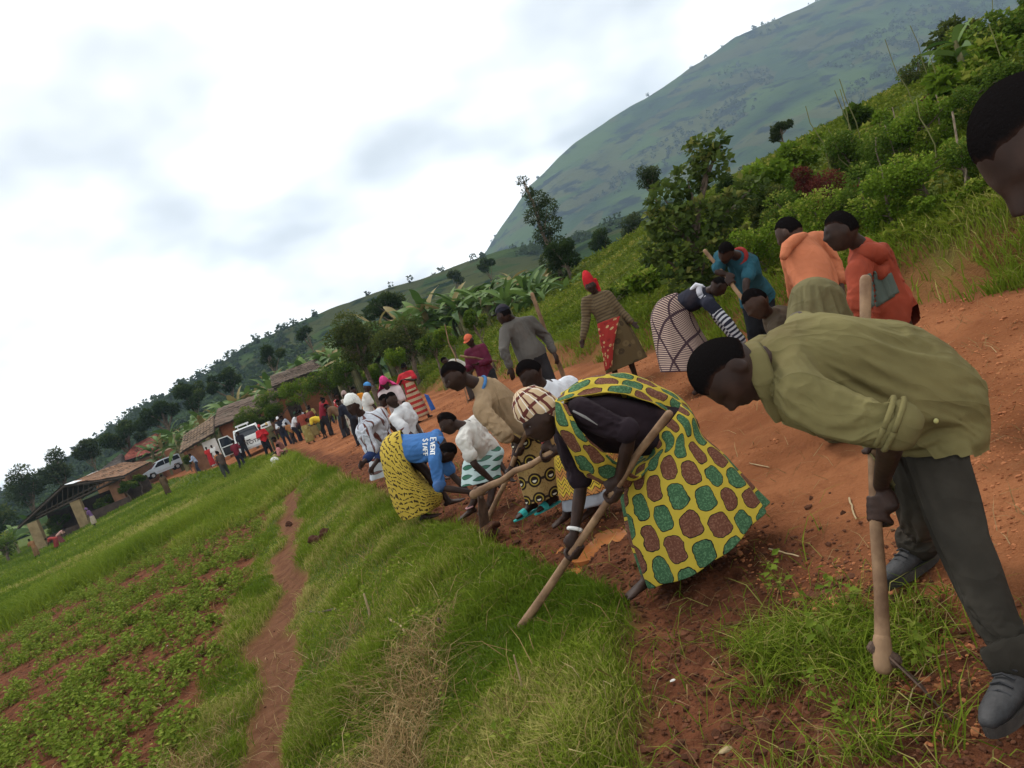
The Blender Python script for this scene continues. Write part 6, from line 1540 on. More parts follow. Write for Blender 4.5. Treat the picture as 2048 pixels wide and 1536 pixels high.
settle(p12, add_skirt(p12, rings(J, [((1015, 842), (1080, 800)), ((1020, 880), (1098, 850)), ((1035, 950), (1120, 920)), ((1052, 1008), (1130, 978))], [.16, .19, .2, .2]), pattern('tan wrap with black rings', f_rings), fold=.06, seed=10), 'skirt', 10, .05, .5)
C_turq = cloth('turquoise rubber', (.03, .30, .28), .1, .6, 0)
def sandal(t, an, d, s, matl):
    d = unit(np.array([d[0], d[1], 0])); tt = np.cross(d, Z); g = an - Z * .066 * s; base = np.array(t.location); ma = MA(); pts = []
    for q in np.linspace(0, 2 * np.pi, 18, endpoint=False): x = math.cos(q); pts.append(g + d * (.065 + .14 * x) * s + tt * (.045 + .007 * x) * math.sin(q) * s - Z * .008)
    ma.prism(pts, Z * .012)
    rows = [[g + d * (.075 + k * .05) * s + tt * .052 * math.cos(a) * s + Z * (.002 + (.056 - .014 * k) * math.sin(a)) * s for a in np.linspace(0, math.pi, 7)] for k in range(2)]
    for i in range(6): ma.prism([rows[0][i], rows[0][i + 1], rows[1][i + 1], rows[1][i]], Z * .006)
    return ma.obj('sandal', matl, t, base)
for q in 'RL': sandal(p12, J['an' + q], J['toe' + q] - J['an' + q], 1.05, C_turq)

# ---- white T-shirt, zigzag skirt, half hidden, with a hoe pointing left
hA, hB = P(1115, 898, 5.9), P(950, 988, 6.2)
hoe('thick hoe handle with iron blade pointing left, held by the white T-shirt', hA, hB, .024, D(.55, 1, -.1), 4)
hx_ = unit(hB - hA); hpL, hpR = mid(hA, hB, .10), mid(hA, hB, -.02)
J = K(head=(1062, 748, 6.15), neck=(1088, 775, 6.2), pelvis=(1165, 845, 6.45), shL=(1135, 765, 6.5), shR=(1080, 815, 6.1), elR=(1085, 870, 5.95), elL=(1150, 850, 6.6), anL=('g', 1190, 1030), anR=('g', 1140, 1040))
J['wrR'] = hpL + D(-.05, -1, -.1) * .075; J['wrL'] = hpR + D(.6, -.6, .6) * .08
J['toeR'] = J['anR'] + D(-.8, .5, -.5); J['toeL'] = J['anL'] + D(-.8, .5, -.5); fill(J, J['shR'] - J['shL'])
p13 = person('stooping person in white T-shirt and yellow zigzag skirt behind the green wrap', J, .95, .0095, face=D(-.62, .72, -.2), up=D(-.45, -1, 0), hair='afro', grip={'R': (hpL, hx_, .024), 'L': (hpR, hx_, .024)})
C_wht = cloth('white T-shirt', (.56, .57, .60), .08, .9, .45, 8)
settle(p13, shirt(p13, C_wht, .021, .7, .05, wr=0, vox=.017, loose=.01), sleeve=.7, hem=.04)
settle(p13, add_skirt(p13, rings(J, [((1115, 870), (1200, 815)), ((1108, 920), (1225, 880)), ((1120, 1000), (1250, 960))], [.16, .2, .22]), pattern('yellow zigzag skirt', f_zig), fold=.07, seed=12), 'skirt', 10, .05, .5)
add_skirt(p13, rings(J, [((1124, 998), (1246, 958)), ((1126, 1022), (1250, 984))], [.21, .215]), cloth('grey underskirt', (.20, .21, .23)), name='underskirt', fold=.03, seed=12, steps=6)
band(p13, J['wrR'] + unit(J['elR'] - J['wrR']) * .03, J['elR'] - J['wrR'], .034, .009, cloth('pink bracelet', (.45, .10, .10)))

# ---- woman in white cardigan and pale green skirt
J = K(head=(897, 846, 7.85), neck=(930, 852, 7.85), pelvis=(975, 905, 8.15), shL=(952, 838, 8.15), shR=(925, 880, 7.70), elR=(950, 930, 7.65), wrR=(985, 962, 7.7), elL=(985, 905, 8.1), wrL=(1012, 945, 8.0), anR=('g', 946, 1030), anL=('g', 985, 1018))
J['toeR'] = J['anR'] + D(-.9, .4, -.5); J['toeL'] = J['anL'] + D(-.9, .4, -.5); fill(J, J['shR'] - J['shL'])
p15 = person('stooping woman in white cardigan and pale green skirt with dark leaves', J, .92, .0105, face=D(-.72, .62, -.25), up=D(-.3, -1, .1), hair='short', eyes=True)
MA().ell(J['head'] + D(-.35, -.55, .3) * .07, [RT * .085, UP * .055, FWD * .08], 8).obj('hair_top', M_hair, p15, np.array(p15.location), True)
shirt(p15, cloth('off white cardigan', (.50, .48, .44), .1, .9, .4, 10), .022, .62, .03, wr=0, name='cardigan', slr=.035, vox=.017, loose=.01); settle(p15, next(c for c in p15.children if c.name.startswith('cardigan')), sleeve=.62, hem=.02)
settle(p15, add_skirt(p15, rings(J, [((940, 905), (990, 885)), ((925, 925), (1010, 900)), ((922, 965), (1000, 940)), ((922, 972), (1003, 952))], [.15, .19, .2, .2]), pattern('pale green skirt with dark leaves', f_lens((.34, .43, .42), (.025, .10, .06), .17, .10, .075, .022)), fold=.05, seed=14), 'skirt', 10, .05, .5)
band(p15, J['anR'] + Z * .02, Z, .042, .007, cloth('pink anklet', (.55, .30, .30)), 'anklet')

# ---- woman in white headscarf and white shawl with brown leaf motifs
J = K(head=(706, 812, 9.9), neck=(727, 832, 10.0), pelvis=(782, 905, 10.35), shL=(760, 828, 10.25), shR=(728, 860, 9.75), elR=(745, 905, 9.7), wrR=(727, 925, 9.5), elL=(775, 890, 10.2), wrL=(745, 935, 9.75), anR=('g', 800, 1000), anL=('g', 840, 985))
J['toeR'] = J['anR'] + D(-.9, .6, -.4); J['toeL'] = J['anL'] + D(-.9, .6, -.4); fill(J, J['shR'] - J['shL'])
p17 = person('woman with white headscarf and white shawl with brown leaf motifs', J, 1.0, .012, face=D(-.45, .35, -1), up=D(-.35, -1, -.1), hair=None, eyes=True)
scarf(p17, pattern('white dotted headscarf', f_floral((.60, .60, .56), (.60, .60, .56), (.42, .44, .44), 60)), .02, low=1.0, bulge=1.15)
C_nav = cloth('navy dress', (.020, .035, .10)); nv = shirt(p17, C_nav, .016, 1.6, .05, wr=0, vox=.02)
PT_wl = pattern('white shawl with brown leaf motifs', f_lens((.44, .46, .50), (.11, .03, .02), .15, .26, .022, .11)); PT_wl2 = pattern('white wrap with brown leaf motifs', f_lens((.50, .52, .56), (.13, .035, .025), .19, .21, .075, .020))
settle(p17, shirt(p17, PT_wl, .045, .85, -.05, wr=0, name='shawl', uvs=True, slr=.05, vox=.02), sleeve=.85, hem=-.06, frames=10, extra=[nv])
MA().ell(P(724, 868, 9.52), [RT * .035, UP * .035, FWD * .03], 8).obj('shawl_knot', PT_wl, p17, np.array(p17.location), True)
kn_ = MA()
for k, (du, dv) in enumerate([(-12, -9), (-8, 12), (5, 18), (14, 6), (8, -12)]): kn_.tube([P(724, 868, 9.5), P(724 + du * .6, 868 + dv * .6, 9.47), P(724 + du, 868 + dv, 9.52)], [.014, .016, .006], 7)
kn_.obj('shawl_tie', PT_wl, p17, np.array(p17.location), True)
settle(p17, add_skirt(p17, rings(J, [((745, 895), (815, 850)), ((738, 925), (830, 890)), ((740, 962), (850, 925))], [.17, .2, .22]), PT_wl2, fold=.06, seed=17), 'skirt', 10, .05, .5)

# ---- boy in the white shirt beside her
J = K(head=(783, 800, 10.9), neck=(797, 817, 10.95), pelvis=(828, 872, 11.1), shL=(812, 815, 11.2), shR=(790, 838, 10.75), elR=(812, 862, 10.6), wrR=(838, 880, 10.5), elL=(830, 845, 11.1), wrL=(846, 872, 10.8))
for q, (u, v) in (('R', (855, 975)), ('L', (880, 965))): J['an' + q] = onG(*P(u, v, 11.0)[:2], .068)
fill(J, J['shR'] - J['shL'], .85)
p18 = person('boy in white short sleeved shirt looking up to the right', J, .86, .012, face=D(.75, -.05, -.5), up=D(-.35, -1, 0), hair='crop', eyes=True, hd=1.08)
shirt(p18, cloth('white school shirt', (.50, .50, .50), .08), .03, .75, .06, wr=.010, seed=18, slr=.045); trousers(p18, cloth('navy shorts', (.02, .022, .06)), to=-.1)

# ---- red headwrap woman standing on the bank
J = K(head=(1181, 572, 11.4), neck=(1193, 590, 11.5), pelvis=(1222, 655, 11.5), shL=(1215, 590, 11.5), shR=(1172, 603, 11.5), elR=(1172, 640, 11.5), wrR=(1166, 678, 11.45), elL=(1240, 622, 11.5), wrL=(1264, 645, 11.4))
for q, (u, v) in (('R', (1228, 752)), ('L', (1268, 745))): J['an' + q] = onG(*P(u, v, 11.5)[:2], .068)
fill(J, J['shR'] - J['shL'])
hz_ = G(1245, 752)
p8 = person('thin woman in red headwrap, olive striped blouse and brown wrap', J, .93, .012, face=D(-.2, .15, -1), up=D(-.38, -1, 0), hair=None, eyes=True)
C_red = cloth('red headwrap', (.42, .02, .025)); scarf(p8, C_red, .02, low=.8, bulge=1.75, tail=([P(1190, 560, 11.45), P(1198, 580, 11.5), P(1202, 600, 11.5)], [.03, .03, .012]), uvs=False)
shirt(p8, pattern('olive striped blouse', f_stripes((.12, .085, .045), (.07, .048, .027), .045)), .022, 1.9, .08, uvs=True, seed=19, slr=.02)
settle(p8, add_skirt(p8, [ring_from(((1197, 652), (1245, 632)), 11.5, .15), ring_from(((1200, 680), (1262, 655)), 11.5, .18), ring_from(((1212, 748), (1292, 715)), 11.5, .2)], pattern('brown faded wrap', f_floral((.085, .058, .026), (.05, .034, .018), (.12, .085, .04), 9)), fold=.08, seed=20), 'skirt', 10, .05, .5)
sheet(p8, [[P(1194, 648, 11.3), P(1215, 640, 11.26), P(1240, 632, 11.28)], [P(1198, 672, 11.28), P(1214, 668, 11.24), P(1234, 656, 11.24)], [P(1204, 702, 11.27), P(1215, 698, 11.23), P(1228, 690, 11.23)], [P(1211, 742, 11.27), P(1217, 738, 11.23), P(1224, 732, 11.23)]], pattern('red printed sash', f_floral((.26, .025, .02), (.40, .26, .12), (.18, .02, .02), 18)), 'sash', ripple=.02)

# ---- grey sweater man with dark cap, back to us
J = K(head=(1008, 630, 10.4), neck=(1028, 642, 10.5), pelvis=(1062, 705, 10.5), shL=(1008, 662, 10.35), shR=(1062, 640, 10.6), elL=(1008, 700, 10.2), wrL=(1020, 735, 10.2), elR=(1092, 670, 10.7), wrR=(1108, 705, 10.6))
for q, (u, v) in (('L', (1085, 800)), ('R', (1125, 790))): J['an' + q] = onG(*P(u, v, 10.5)[:2], .068)
fill(J, J['shR'] - J['shL'])
p9 = person('man in grey sweater and dark cap seen from behind', J, 1.05, .012, face=D(-.8, .25, .6), up=D(-.4, -1, 0), hair='crop')
C_gry = cloth('grey brown sweater', (.085, .077, .068), .14, .95, .4, 9); tr_ = trousers(p9, cloth('charcoal trousers', (.025, .024, .026)), wr=0, vox=.02); settle(p9, shirt(p9, C_gry, .022, 1.9, .09, wr=0, name='sweater', slr=.022, loose=.015, vox=.02), sleeve=1.9, hem=.08, extra=[tr_])
C_dk = cloth('dark blue cap', (.018, .018, .026)); cap(p9, C_dk)
stick('pole', 'thick brown pole leaning behind the grey sweater', onG(*P(1118, 735, 10.9)[:2]), P(1064, 588, 10.9), .032, M_handle, 'pole', seed=9)

# ---- woman with the striped skirt, bent, striped sleeves
J = K(head=(1437, 572, 9.3), neck=(1412, 585, 9.4), pelvis=(1338, 622, 9.8), shL=(1408, 590, 9.7), shR=(1418, 608, 9.2), elR=(1455, 645, 9.1), wrR=(1488, 688, 9.1), elL=(1440, 640, 9.7), wrL=(1480, 690, 9.5), anR=('g', 1398, 790), anL=('g', 1420, 785))
J['toeR'] = J['anR'] + D(1, -.1, -.3); J['toeL'] = J['anL'] + D(1, -.1, -.3); fill(J, J['shR'] - J['shL'])
p7 = person('bent woman in striped skirt, navy top and striped sleeves', J, .97, .011, face=D(.7, .7, .1), up=D(.6, -.8, 0), hair='short')
shirt(p7, cloth('navy top', (.016, .017, .026)), .022, .35, .0, seed=22)
shirt(p7, pattern('navy and white striped sleeves', f_stripes((.025, .025, .04), (.50, .50, .52), .05, .5)), .016, 1.85, torso=False, name='striped_sleeves', uvs=True, wr=.006, slr=.022)
collar(p7, cloth('white scarf cotton', (.46, .46, .50)), .085, .038, 'white_scarf', .04)
MA().tube([P(1383, 578, 9.45), P(1392, 570, 9.4), P(1404, 572, 9.4)], [.02, .03, .02], 10).obj('scarf_end', pattern('white scarf', f_stripes((.55, .55, .58), (.03, .03, .06), .1, .9)), p7, np.array(p7.location), True)
settle(p7, add_skirt(p7, rings(J, [((1352, 585), (1392, 650)), ((1318, 596), (1406, 672)), ((1300, 632), (1418, 690)), ((1310, 690), (1420, 712)), ((1322, 745), (1405, 742))], [.19, .26, .29, .27, .22]), pattern('purple and cream striped skirt', f_stripes((.05, .026, .035), (.33, .24, .18), .030, .55, True)), fold=.06, seed=23), 'skirt', 10, .05, .5)

# ---- youth in teal shirt with a hoe on the bank
hA, hB = P(1410, 502, 8.3), P(1500, 612, 8.0)
hoe('pale hoe handle held slantwise by the teal shirt', hA, hB, .02, None, 5, False); hx_ = unit(hB - hA)
hpL, hpR = mid(hA, hB, .55), mid(hA, hB, .92)
J = K(head=(1452, 505, 8.05), neck=(1475, 512, 8.25), pelvis=(1512, 585, 8.7), shL=(1505, 520, 8.3), shR=(1440, 510, 8.35), elR=(1436, 545, 8.2), elL=(1492, 565, 8.1))
J['wrR'] = hpL + D(-.3, -1, .2) * .07; J['wrL'] = hpR + D(0, -1, .3) * .07
for q, (u, v) in (('R', (1505, 700)), ('L', (1540, 690))): J['an' + q] = onG(*P(u, v, 8.8)[:2], .068)
fill(J, J['shR'] - J['shL'])
p6 = person('youth in teal shirt with red collar stooping over a hoe', J, .95, .011, face=D(-.5, .75, -.35), up=D(-.35, -.6, -.75), hair='short', grip={'R': (hpL, hx_, .02), 'L': (hpR, hx_, .02)})
tr_ = trousers(p6, cloth('black trousers', (.012, .013, .015)), wr=0, vox=.02); settle(p6, shirt(p6, cloth('teal shirt', (.018, .066, .088)), .022, .75, .08, wr=0, vox=.02, loose=.015), sleeve=.75, hem=.07, extra=[tr_])
collar(p6, cloth('red collar', (.22, .025, .022)), .085, .026, 'red_collar', .03)

# ---- shaved head showing between the nearest man and the khaki trousers
J = K(head=(1513, 606, 5.7), neck=(1540, 632, 5.75), pelvis=(1620, 690, 5.95), shL=(1556, 660, 5.6), shR=(1565, 636, 5.9), wrL=(1600, 760, 5.65), wrR=(1620, 750, 5.9))
for q, (u, v) in (('L', (1680, 840)), ('R', (1715, 830))): J['an' + q] = onG(*P(u, v, 5.9)[:2], .068)
fill(J, J['shR'] - J['shL'])
p3 = person('shaved head of a stooping person just above the collar of the nearest man', J, .95, .010, skin=M_skin2, face=D(-.7, .75, -.2), up=D(-.8, -.7, 0), hair='crop')
C_kh = cloth('dark brown shirt cotton', (.06, .045, .03), .15, .9, .6, 6); shirt(p3, C_kh, .022, .9, .1, seed=25, loose=.01, wr=.006); trousers(p3, cloth('brown trousers', (.05, .042, .032)))
# ---- boy in orange pullover and khaki trousers, bending away from us
J = K(head=(1579, 466, 5.75), neck=(1602, 484, 5.68), chest=(1612, 522, 5.52), waist=(1632, 580, 5.32), pelvis=(1642, 640, 5.2), shL=(1578, 512, 5.5), shR=(1640, 478, 5.75), elR=(1668, 525, 5.7), wrR=(1682, 575, 5.6), elL=(1586, 575, 5.6), wrL=(1604, 630, 5.75),
      hipL=(1600, 665, 5.18), hipR=(1676, 645, 5.24), knL=(1600, 765, 5.1), knR=(1715, 750, 5.25))
for q, (u, v) in (('L', (1690, 880)), ('R', (1760, 862))): J['an' + q] = onG(*P(u, v, 5.3)[:2], .068)
fill(J, J['shR'] - J['shL'])
p4 = person('boy in orange pullover and khaki trousers bending away behind the nearest man', J, 1.0, .010, skin=M_skin2, face=D(-.6, .5, .8), up=D(-.45, -1, .2), hair='crop')
C_or = cloth('orange pullover', (.40, .13, .062), .1, .9, .5, 8); C_kt = cloth('khaki trousers cotton', (.125, .108, .052), .15, .9, .7, 7)
tr_ = trousers(p4, C_kt, .062, wr=.006, vox=.013); settle(p4, tr_, 'trousers', 10, .06, .6, lambda V: ((np.linalg.norm(V - J['waist'], axis=1) < .20) | (np.linalg.norm(V - J['anL'], axis=1) < .12) | (np.linalg.norm(V - J['anR'], axis=1) < .12)) * 1.0)
settle(p4, shirt(p4, C_or, .020, 1.7, -.10, name='pullover', wr=0, loose=.012, vox=.016), sleeve=1.7, hem=-.11)
MA().tube([P(1568, 512, 5.38), P(1574, 494, 5.42), P(1590, 480, 5.5), P(1608, 472, 5.6)], [.03, .042, .042, .03], 9).obj('hood', C_or, p4, np.array(p4.location), True)
# ---- boy in red hooded jacket with teal panels
J = K(head=(1683, 462, 4.3), neck=(1722, 492, 4.35), pelvis=(1776, 612, 4.5), shL=(1712, 540, 4.2), shR=(1762, 500, 4.6), elL=(1714, 595, 4.15), wrL=(1730, 655, 4.2), elR=(1790, 555, 4.7), wrR=(1800, 610, 4.6))
for q, (u, v) in (('L', (1860, 830)), ('R', (1895, 815))): J['an' + q] = onG(*P(u, v, 4.5)[:2], .068)
fill(J, J['shR'] - J['shL'], .9)
p5 = person('boy in red hooded jacket with grey green panel, looking left', J, .86, .0095, face=D(-.85, .30, .25), up=D(-.35, -1, 0), hair='short', hd=1.0)
C_rj = cloth('red hooded jacket', (.22, .042, .022), .14, .9, .5, 8); jk = shirt(p5, C_rj, .022, 1.8, .10, name='jacket', wr=0, loose=.012, vox=.015); settle(p5, jk, sleeve=1.8, hem=.06)
C_tl = cloth('grey green panel', (.075, .10, .085)); MA().tube([P(1735, 505, 4.26), P(1752, 510, 4.30), P(1768, 525, 4.42), P(1758, 545, 4.30)], [.055, .065, .055, .045], 10).obj('hood', C_rj, p5, np.array(p5.location), True)
def patch(t, garment, poly, view, matl, name, off=.004):
    """cloth panel laid on a garment: grid over a picture quad pressed on to the surface"""
    me = garment.data; V = getv(me) + np.array(t.location); bvh = BVHTree.FromPolygons([Vector(v) for v in V], [tuple(p.vertices) for p in me.polygons]); n = 14; a, b, c, d = [np.array(q, float) for q in poly]; pts = []; 
    for i in range(n + 1):
        for j in range(n + 1):
            s_, t_ = i / n, j / n; q = (a * (1 - s_) + b * s_) * (1 - t_) + (d * (1 - s_) + c * s_) * t_; o = P(q[0], q[1], view - .8); dr = unit(ray(q[0], q[1])); r = bvh.ray_cast(Vector(o), Vector(dr)); pts.append((np.array(r[0]) + np.array(r[1]) * off) if r[0] is not None else None)
    Fs = []; i_ = lambda i, j: i * (n + 1) + j; ok = [p is not None for p in pts]
    for i in range(n):
        for j in range(n):
            f = (i_(i, j), i_(i + 1, j), i_(i + 1, j + 1), i_(i, j + 1))
            if all(ok[k] for k in f) and max(np.linalg.norm(pts[f[0]] - pts[k]) for k in f) < .05: Fs.append(f)
    if not Fs: return
    base = np.array(t.location); me2 = fast_mesh(name, np.array([(p if p is not None else base) for p in pts]) - base, np.array(Fs), smooth=True); o = link(name, me2, matl, t); m_ = o.modifiers.new('t', 'SOLIDIFY'); m_.thickness = .004; m_.offset = 1
patch(p5, jk, ((1726, 552), (1750, 542), (1790, 592), (1744, 620)), 4.4, C_tl, 'panel')
patch(p5, jk, ((1762, 556), (1782, 545), (1798, 585), (1776, 596)), 4.4, C_tl, 'panel')

# ------------------------------------------------------------------ people further off: posed in the level world
def pose(u, v, d, head_deg, Hh=1.62, bend=0.0, armL=((.15, .1, -1), (.05, .25, -1)), armR=None, spread=.09, stride=0.0, knee=.04, headdown=.15, seat=0, twist=0):
    b = P(u, v, d); b = onG(b[0], b[1]); s = Hh / 1.70; h = math.radians(head_deg); fw = np.array([math.sin(h), math.cos(h), 0]); sd = np.cross(fw, Z)
    armR = armR or armL
    pz = .525 * Hh * (1 - .06 * bend) if not seat else seat; sp_ = Z * math.cos(bend) + fw * math.sin(bend); pel = b + Z * pz - fw * (.12 * math.sin(bend) * Hh if not seat else 0)
    J = dict(pelvis=pel, neck=pel + sp_ * .305 * Hh, chest=pel + sp_ * .215 * Hh, waist=pel + sp_ * .11 * Hh)
    hd_ = bend + headdown; hdir = Z * math.cos(hd_) + fw * math.sin(hd_); J['head'] = J['neck'] + hdir * .098 * Hh + fw * .01 * Hh
    for q, g, arm in (('L', -1, armL), ('R', 1, armR)):
        J['sh' + q] = mid(J['chest'], J['neck'], .72) + sd * g * .10 * Hh; dv = lambda a: unit(sd * g * a[0] + fw * a[1] + Z * a[2])
        J['el' + q] = J['sh' + q] + dv(arm[0]) * .172 * Hh; J['wr' + q] = J['el' + q] + dv(arm[1]) * .148 * Hh
        J['hip' + q] = pel + sd * g * .05 * Hh - Z * .01
        if seat: J['an' + q] = b + fw * .42 * s + sd * g * .12; J['an' + q][2] = Hf(J['an' + q][0], J['an' + q][1]) + .068 * s; J['kn' + q] = mid(J['hip' + q], J['an' + q]) + Z * .30 * s + fw * .12
        else:
            a = b + sd * g * spread * Hh + fw * g * stride; J['an' + q] = np.array([a[0], a[1], Hf(a[0], a[1]) + .068 * s]); J['kn' + q] = mid(J['hip' + q], J['an' + q]) + fw * knee * Hh
        J['toe' + q] = J['an' + q] + fw
    face = fw * math.cos(hd_) - Z * math.sin(hd_); return J, s, face, hdir, fw, sd
def skirt_std(t, J, sd, fw, matl, ln=.92, flare=1.0, seed=0, s=1.0):
    p, an = J['pelvis'], mid(J['anL'], J['anR']); e = mid(p, an, ln); sp_ = unit(J['waist'] - J['pelvis'])
    add_skirt(t, [(p + sp_ * .10 * s, sd * .15 * s, fw * .12 * s), (p, sd * .19 * s, fw * .165 * s), (mid(p, e, .4), sd * .20 * s * flare, fw * .19 * s), (e, sd * .22 * s * flare, fw * .20 * s)], matl, fold=.07, seed=seed, n=48, steps=14)
_cm = {}
def cm(c):
    if c not in _cm: _cm[c] = cloth('cloth %.2f %.2f %.2f' % c, c)
    return _cm[c]
DOWN = ((.12, .25, -1), (.0, .35, -1)); REACH = ((.1, .35, -1), (0, .5, -1)); FOLD = ((.35, .1, -1), (-.7, .8, .2)); CARRY = ((.2, .2, -1), (-.3, 1, .1)); OUT = ((.6, .1, -.8), (.3, .5, -.8))
def folk(label, u, v, d, hd, Hh, bend, top, bottom, arms=DOWN, hair='crop', capm=None, scarfm=None, sleeve=.7, stride=0.0, ln=.9, armR=None, seat=0, skin=None, vox=None, group='people working further along the road', sleeves=None, headdown=.15, loose=0.0, spread=.09):
    J, s, face, up, fw, sd = pose(u, v, d, hd, Hh, bend, arms, armR, spread, stride, headdown=headdown, seat=seat)
    t = person(label, J, s, vox or min(.028, max(.013, d * .0007)), skin, None if (scarfm or capm) else hair, face, up, fine=False, group=group)
    M_ = lambda c: cm(c) if isinstance(c, tuple) else c
    if top is not None: shirt(t, M_(top), .024, sleeve, .03, wr=.006 if d < 30 else 0, seed=int(u) % 50, uvs=not isinstance(top, tuple), loose=loose)
    if bottom[0] == 'skirt': skirt_std(t, J, sd, fw, M_(bottom[1]), ln, 1.0, int(v) % 40, s)
    elif bottom[0] == 'pants': trousers(t, M_(bottom[1]), wr=0, to=bottom[2] if len(bottom) > 2 else .97)
    if capm: cap(t, M_(capm))
    if scarfm: scarf(t, M_(scarfm), .02, low=.9, uvs=not isinstance(scarfm, tuple), bulge=1.15)
    return t, J
# middle distance
t, J = folk('person in maroon pullover and orange cap holding a hoe handle', 978, 765, 14.5, -150, 1.62, .12, (.085, .014, .030), ('pants', (.02, .02, .022)), CARRY, capm=(.45, .10, .05), sleeve=1.9)
stick('pole', 'hoe handle crossing in front of the maroon pullover', P(922, 712, 14.1), P(992, 722, 14.4), .02, M_handle, 'pole', seed=11)
t, J = folk('bent person in pale shirt with a stick, far up by the bushes', 925, 738, 21, -75, 1.6, .85, (.30, .28, .24), ('pants', (.05, .04, .035)), DOWN, sleeve=.6)
stick('pole', 'thin upright stick held by the far bent person', onG(*P(905, 728, 20.6)[:2]), P(890, 650, 20.6), .016, M_handle, 'pole', seed=12)
PT_rc = pattern('red and cream banded wrap', f_redcream)
t, J = folk('woman in red blouse and red cream banded wrap walking away', 852, 852, 21.5, 25, 1.66, .10, (.36, .022, .03), ('skirt', PT_rc), ((.35, -.3, -.6), (-.6, -.3, .3)), hair='short', ln=.93, stride=.08)
skx = t; sheet(t, [[J['chest'] - np.array([.05, .22, -.02]) * 1, J['chest'] + np.array([.05, -.22, .02]), J['chest'] + np.array([.16, -.17, .02])], [J['pelvis'] + np.array([-.1, -.2, 0]), J['pelvis'] + np.array([.03, -.22, 0]), J['pelvis'] + np.array([.16, -.15, 0])]], PT_rc, 'wrap_top')
bg_ = P(858, 800, 21.2); bo = MA().prism([P(848, 788, 21.2), P(856, 790, 21.2), P(871, 818, 21.2), P(862, 822, 21.2)], FWD * .10).obj('bag', cm((.03, .09, .30)), None, bg_, bevel=.02); bo.location = tuple(bg_); props(bo, 'blue bag carried by the woman in the red blouse', 'bag')
t, J = folk('bent woman under a bright pink shawl', 818, 872, 15.5, 185, 1.62, .42, (.50, .42, .42), ('skirt', pattern('red white print', f_floral((.45, .38, .34), (.30, .05, .05), (.16, .12, .08), 14))), DOWN, scarfm=(.48, .045, .16), sleeve=.8)
cc = J['neck']; dvec = unit(J['chest'] - J['pelvis']); sdv = unit(J['shR'] - J['shL']); nb_ = unit(np.cross(sdv, dvec)); nb_ = nb_ if nb_[2] > 0 else -nb_
for g in (-1, 1): sheet(t, [[J['head'] + nb_ * .11 + sdv * g * .0, J['head'] + nb_ * .10 + sdv * g * .08, J['head'] + sdv * g * .13 - Z * .05], [mid(J['neck'], J['chest'], .3) + nb_ * .15 + sdv * g * .07, mid(J['neck'], J['chest'], .3) + nb_ * .14 + sdv * g * .17, mid(J['neck'], J['chest'], .3) + sdv * g * .24], [J['waist'] + nb_ * .16 + sdv * g * .10, J['waist'] + nb_ * .14 + sdv * g * .18, J['waist'] + sdv * g * .21 - Z * .05]], cm((.48, .045, .16)), 'pink_shawl', ripple=.03)
t, J = folk('person in white shirt and blue cap behind the pink shawl', 752, 852, 19.5, 80, 1.62, .25, (.50, .49, .46), ('skirt', (.20, .17, .14)), DOWN, capm=(.06, .20, .42))
t, J = folk('person in orange yellow shirt left of the blue cap', 735, 852, 21.5, 160, 1.6, .1, (.50, .19, .02), ('pants', (.03, .03, .04)), DOWN)
t, J = folk('dark person half hidden left of the orange yellow shirt', 715, 862, 22.5, -60, 1.55, .5, (.018, .02, .03), ('pants', (.02, .02, .025)), DOWN)
t, J = folk('woman with dark hair and red print dress behind the white headscarf', 775, 890, 13.2, 75, 1.5, .45, pattern('red print blouse', f_floral((.40, .32, .26), (.32, .04, .045), (.12, .09, .06), 16)), ('skirt', pattern('red print skirt', f_floral((.40, .33, .27), (.30, .04, .04), (.12, .09, .06), 13))), DOWN)
# group on the road by the bend
t, J = folk('bent man in maroon shirt with his back to us', 668, 880, 34, 65, 1.72, .35, (.16, .014, .024), ('pants', (.02, .018, .02)), DOWN, sleeve=.6)
t, J = folk('woman in red and white flowered blouse and grey green wrap', 700, 873, 32, 100, 1.62, .15, pattern('red white flowered blouse', f_floral((.36, .03, .03), (.58, .52, .48), (.30, .03, .03), 9)), ('skirt', pattern('grey green wrap', f_floral((.12, .14, .10), (.20, .20, .13), (.06, .08, .06), 8))), DOWN, ln=.9)
t, J = folk('stooping person in yellow T-shirt and black trousers', 655, 884, 35, -80, 1.65, 1.15, (.52, .36, .035), ('pants', (.014, .014, .016), .45), FOLD, stride=.12, headdown=.3)
t, J = folk('person in yellow and green flowered shirt at the road bend', 638, 866, 41, 150, 1.6, .15, pattern('yellow green shirt', f_floral((.30, .25, .08), (.12, .13, .05), (.38, .33, .15), 9)), ('skirt', pattern('green wrap', f_floral((.09, .11, .05), (.18, .18, .09), (.05, .06, .03), 7))), DOWN)
t, J = folk('person in dark plum shirt bending right of the white caps', 612, 872, 41, 75, 1.65, .85, (.04, .016, .022), ('pants', (.02, .02, .022)), DOWN)
t, J = folk('woman in long yellow brown wrap standing by the verge', 628, 897, 36, 20, 1.6, .05, (.20, .045, .03), ('skirt', pattern('yellow brown wrap', f_floral((.24, .19, .06), (.16, .11, .04), (.30, .25, .10), 6))), FOLD, ln=.95)
t, J = folk('person in yellow brown wrap just behind its twin', 640, 886, 38.5, 30, 1.6, .35, (.13, .03, .025), ('skirt', (.20, .15, .06)), DOWN, ln=.92)
t, J = folk('person in white cap and dark overalls with white sleeves', 572, 876, 43, 175, 1.68, .1, (.50, .50, .52), ('pants', (.02, .022, .035)), FOLD, capm=(.60, .60, .60), sleeve=1.7)
shirt(t, cm((.018, .02, .03)), .034, .0, .05, name='bib', wr=0)
t, J = folk('person in pale blue shirt right of the white cap', 585, 870, 44, -120, 1.68, .3, (.32, .35, .40), ('pants', (.02, .02, .03)), DOWN)
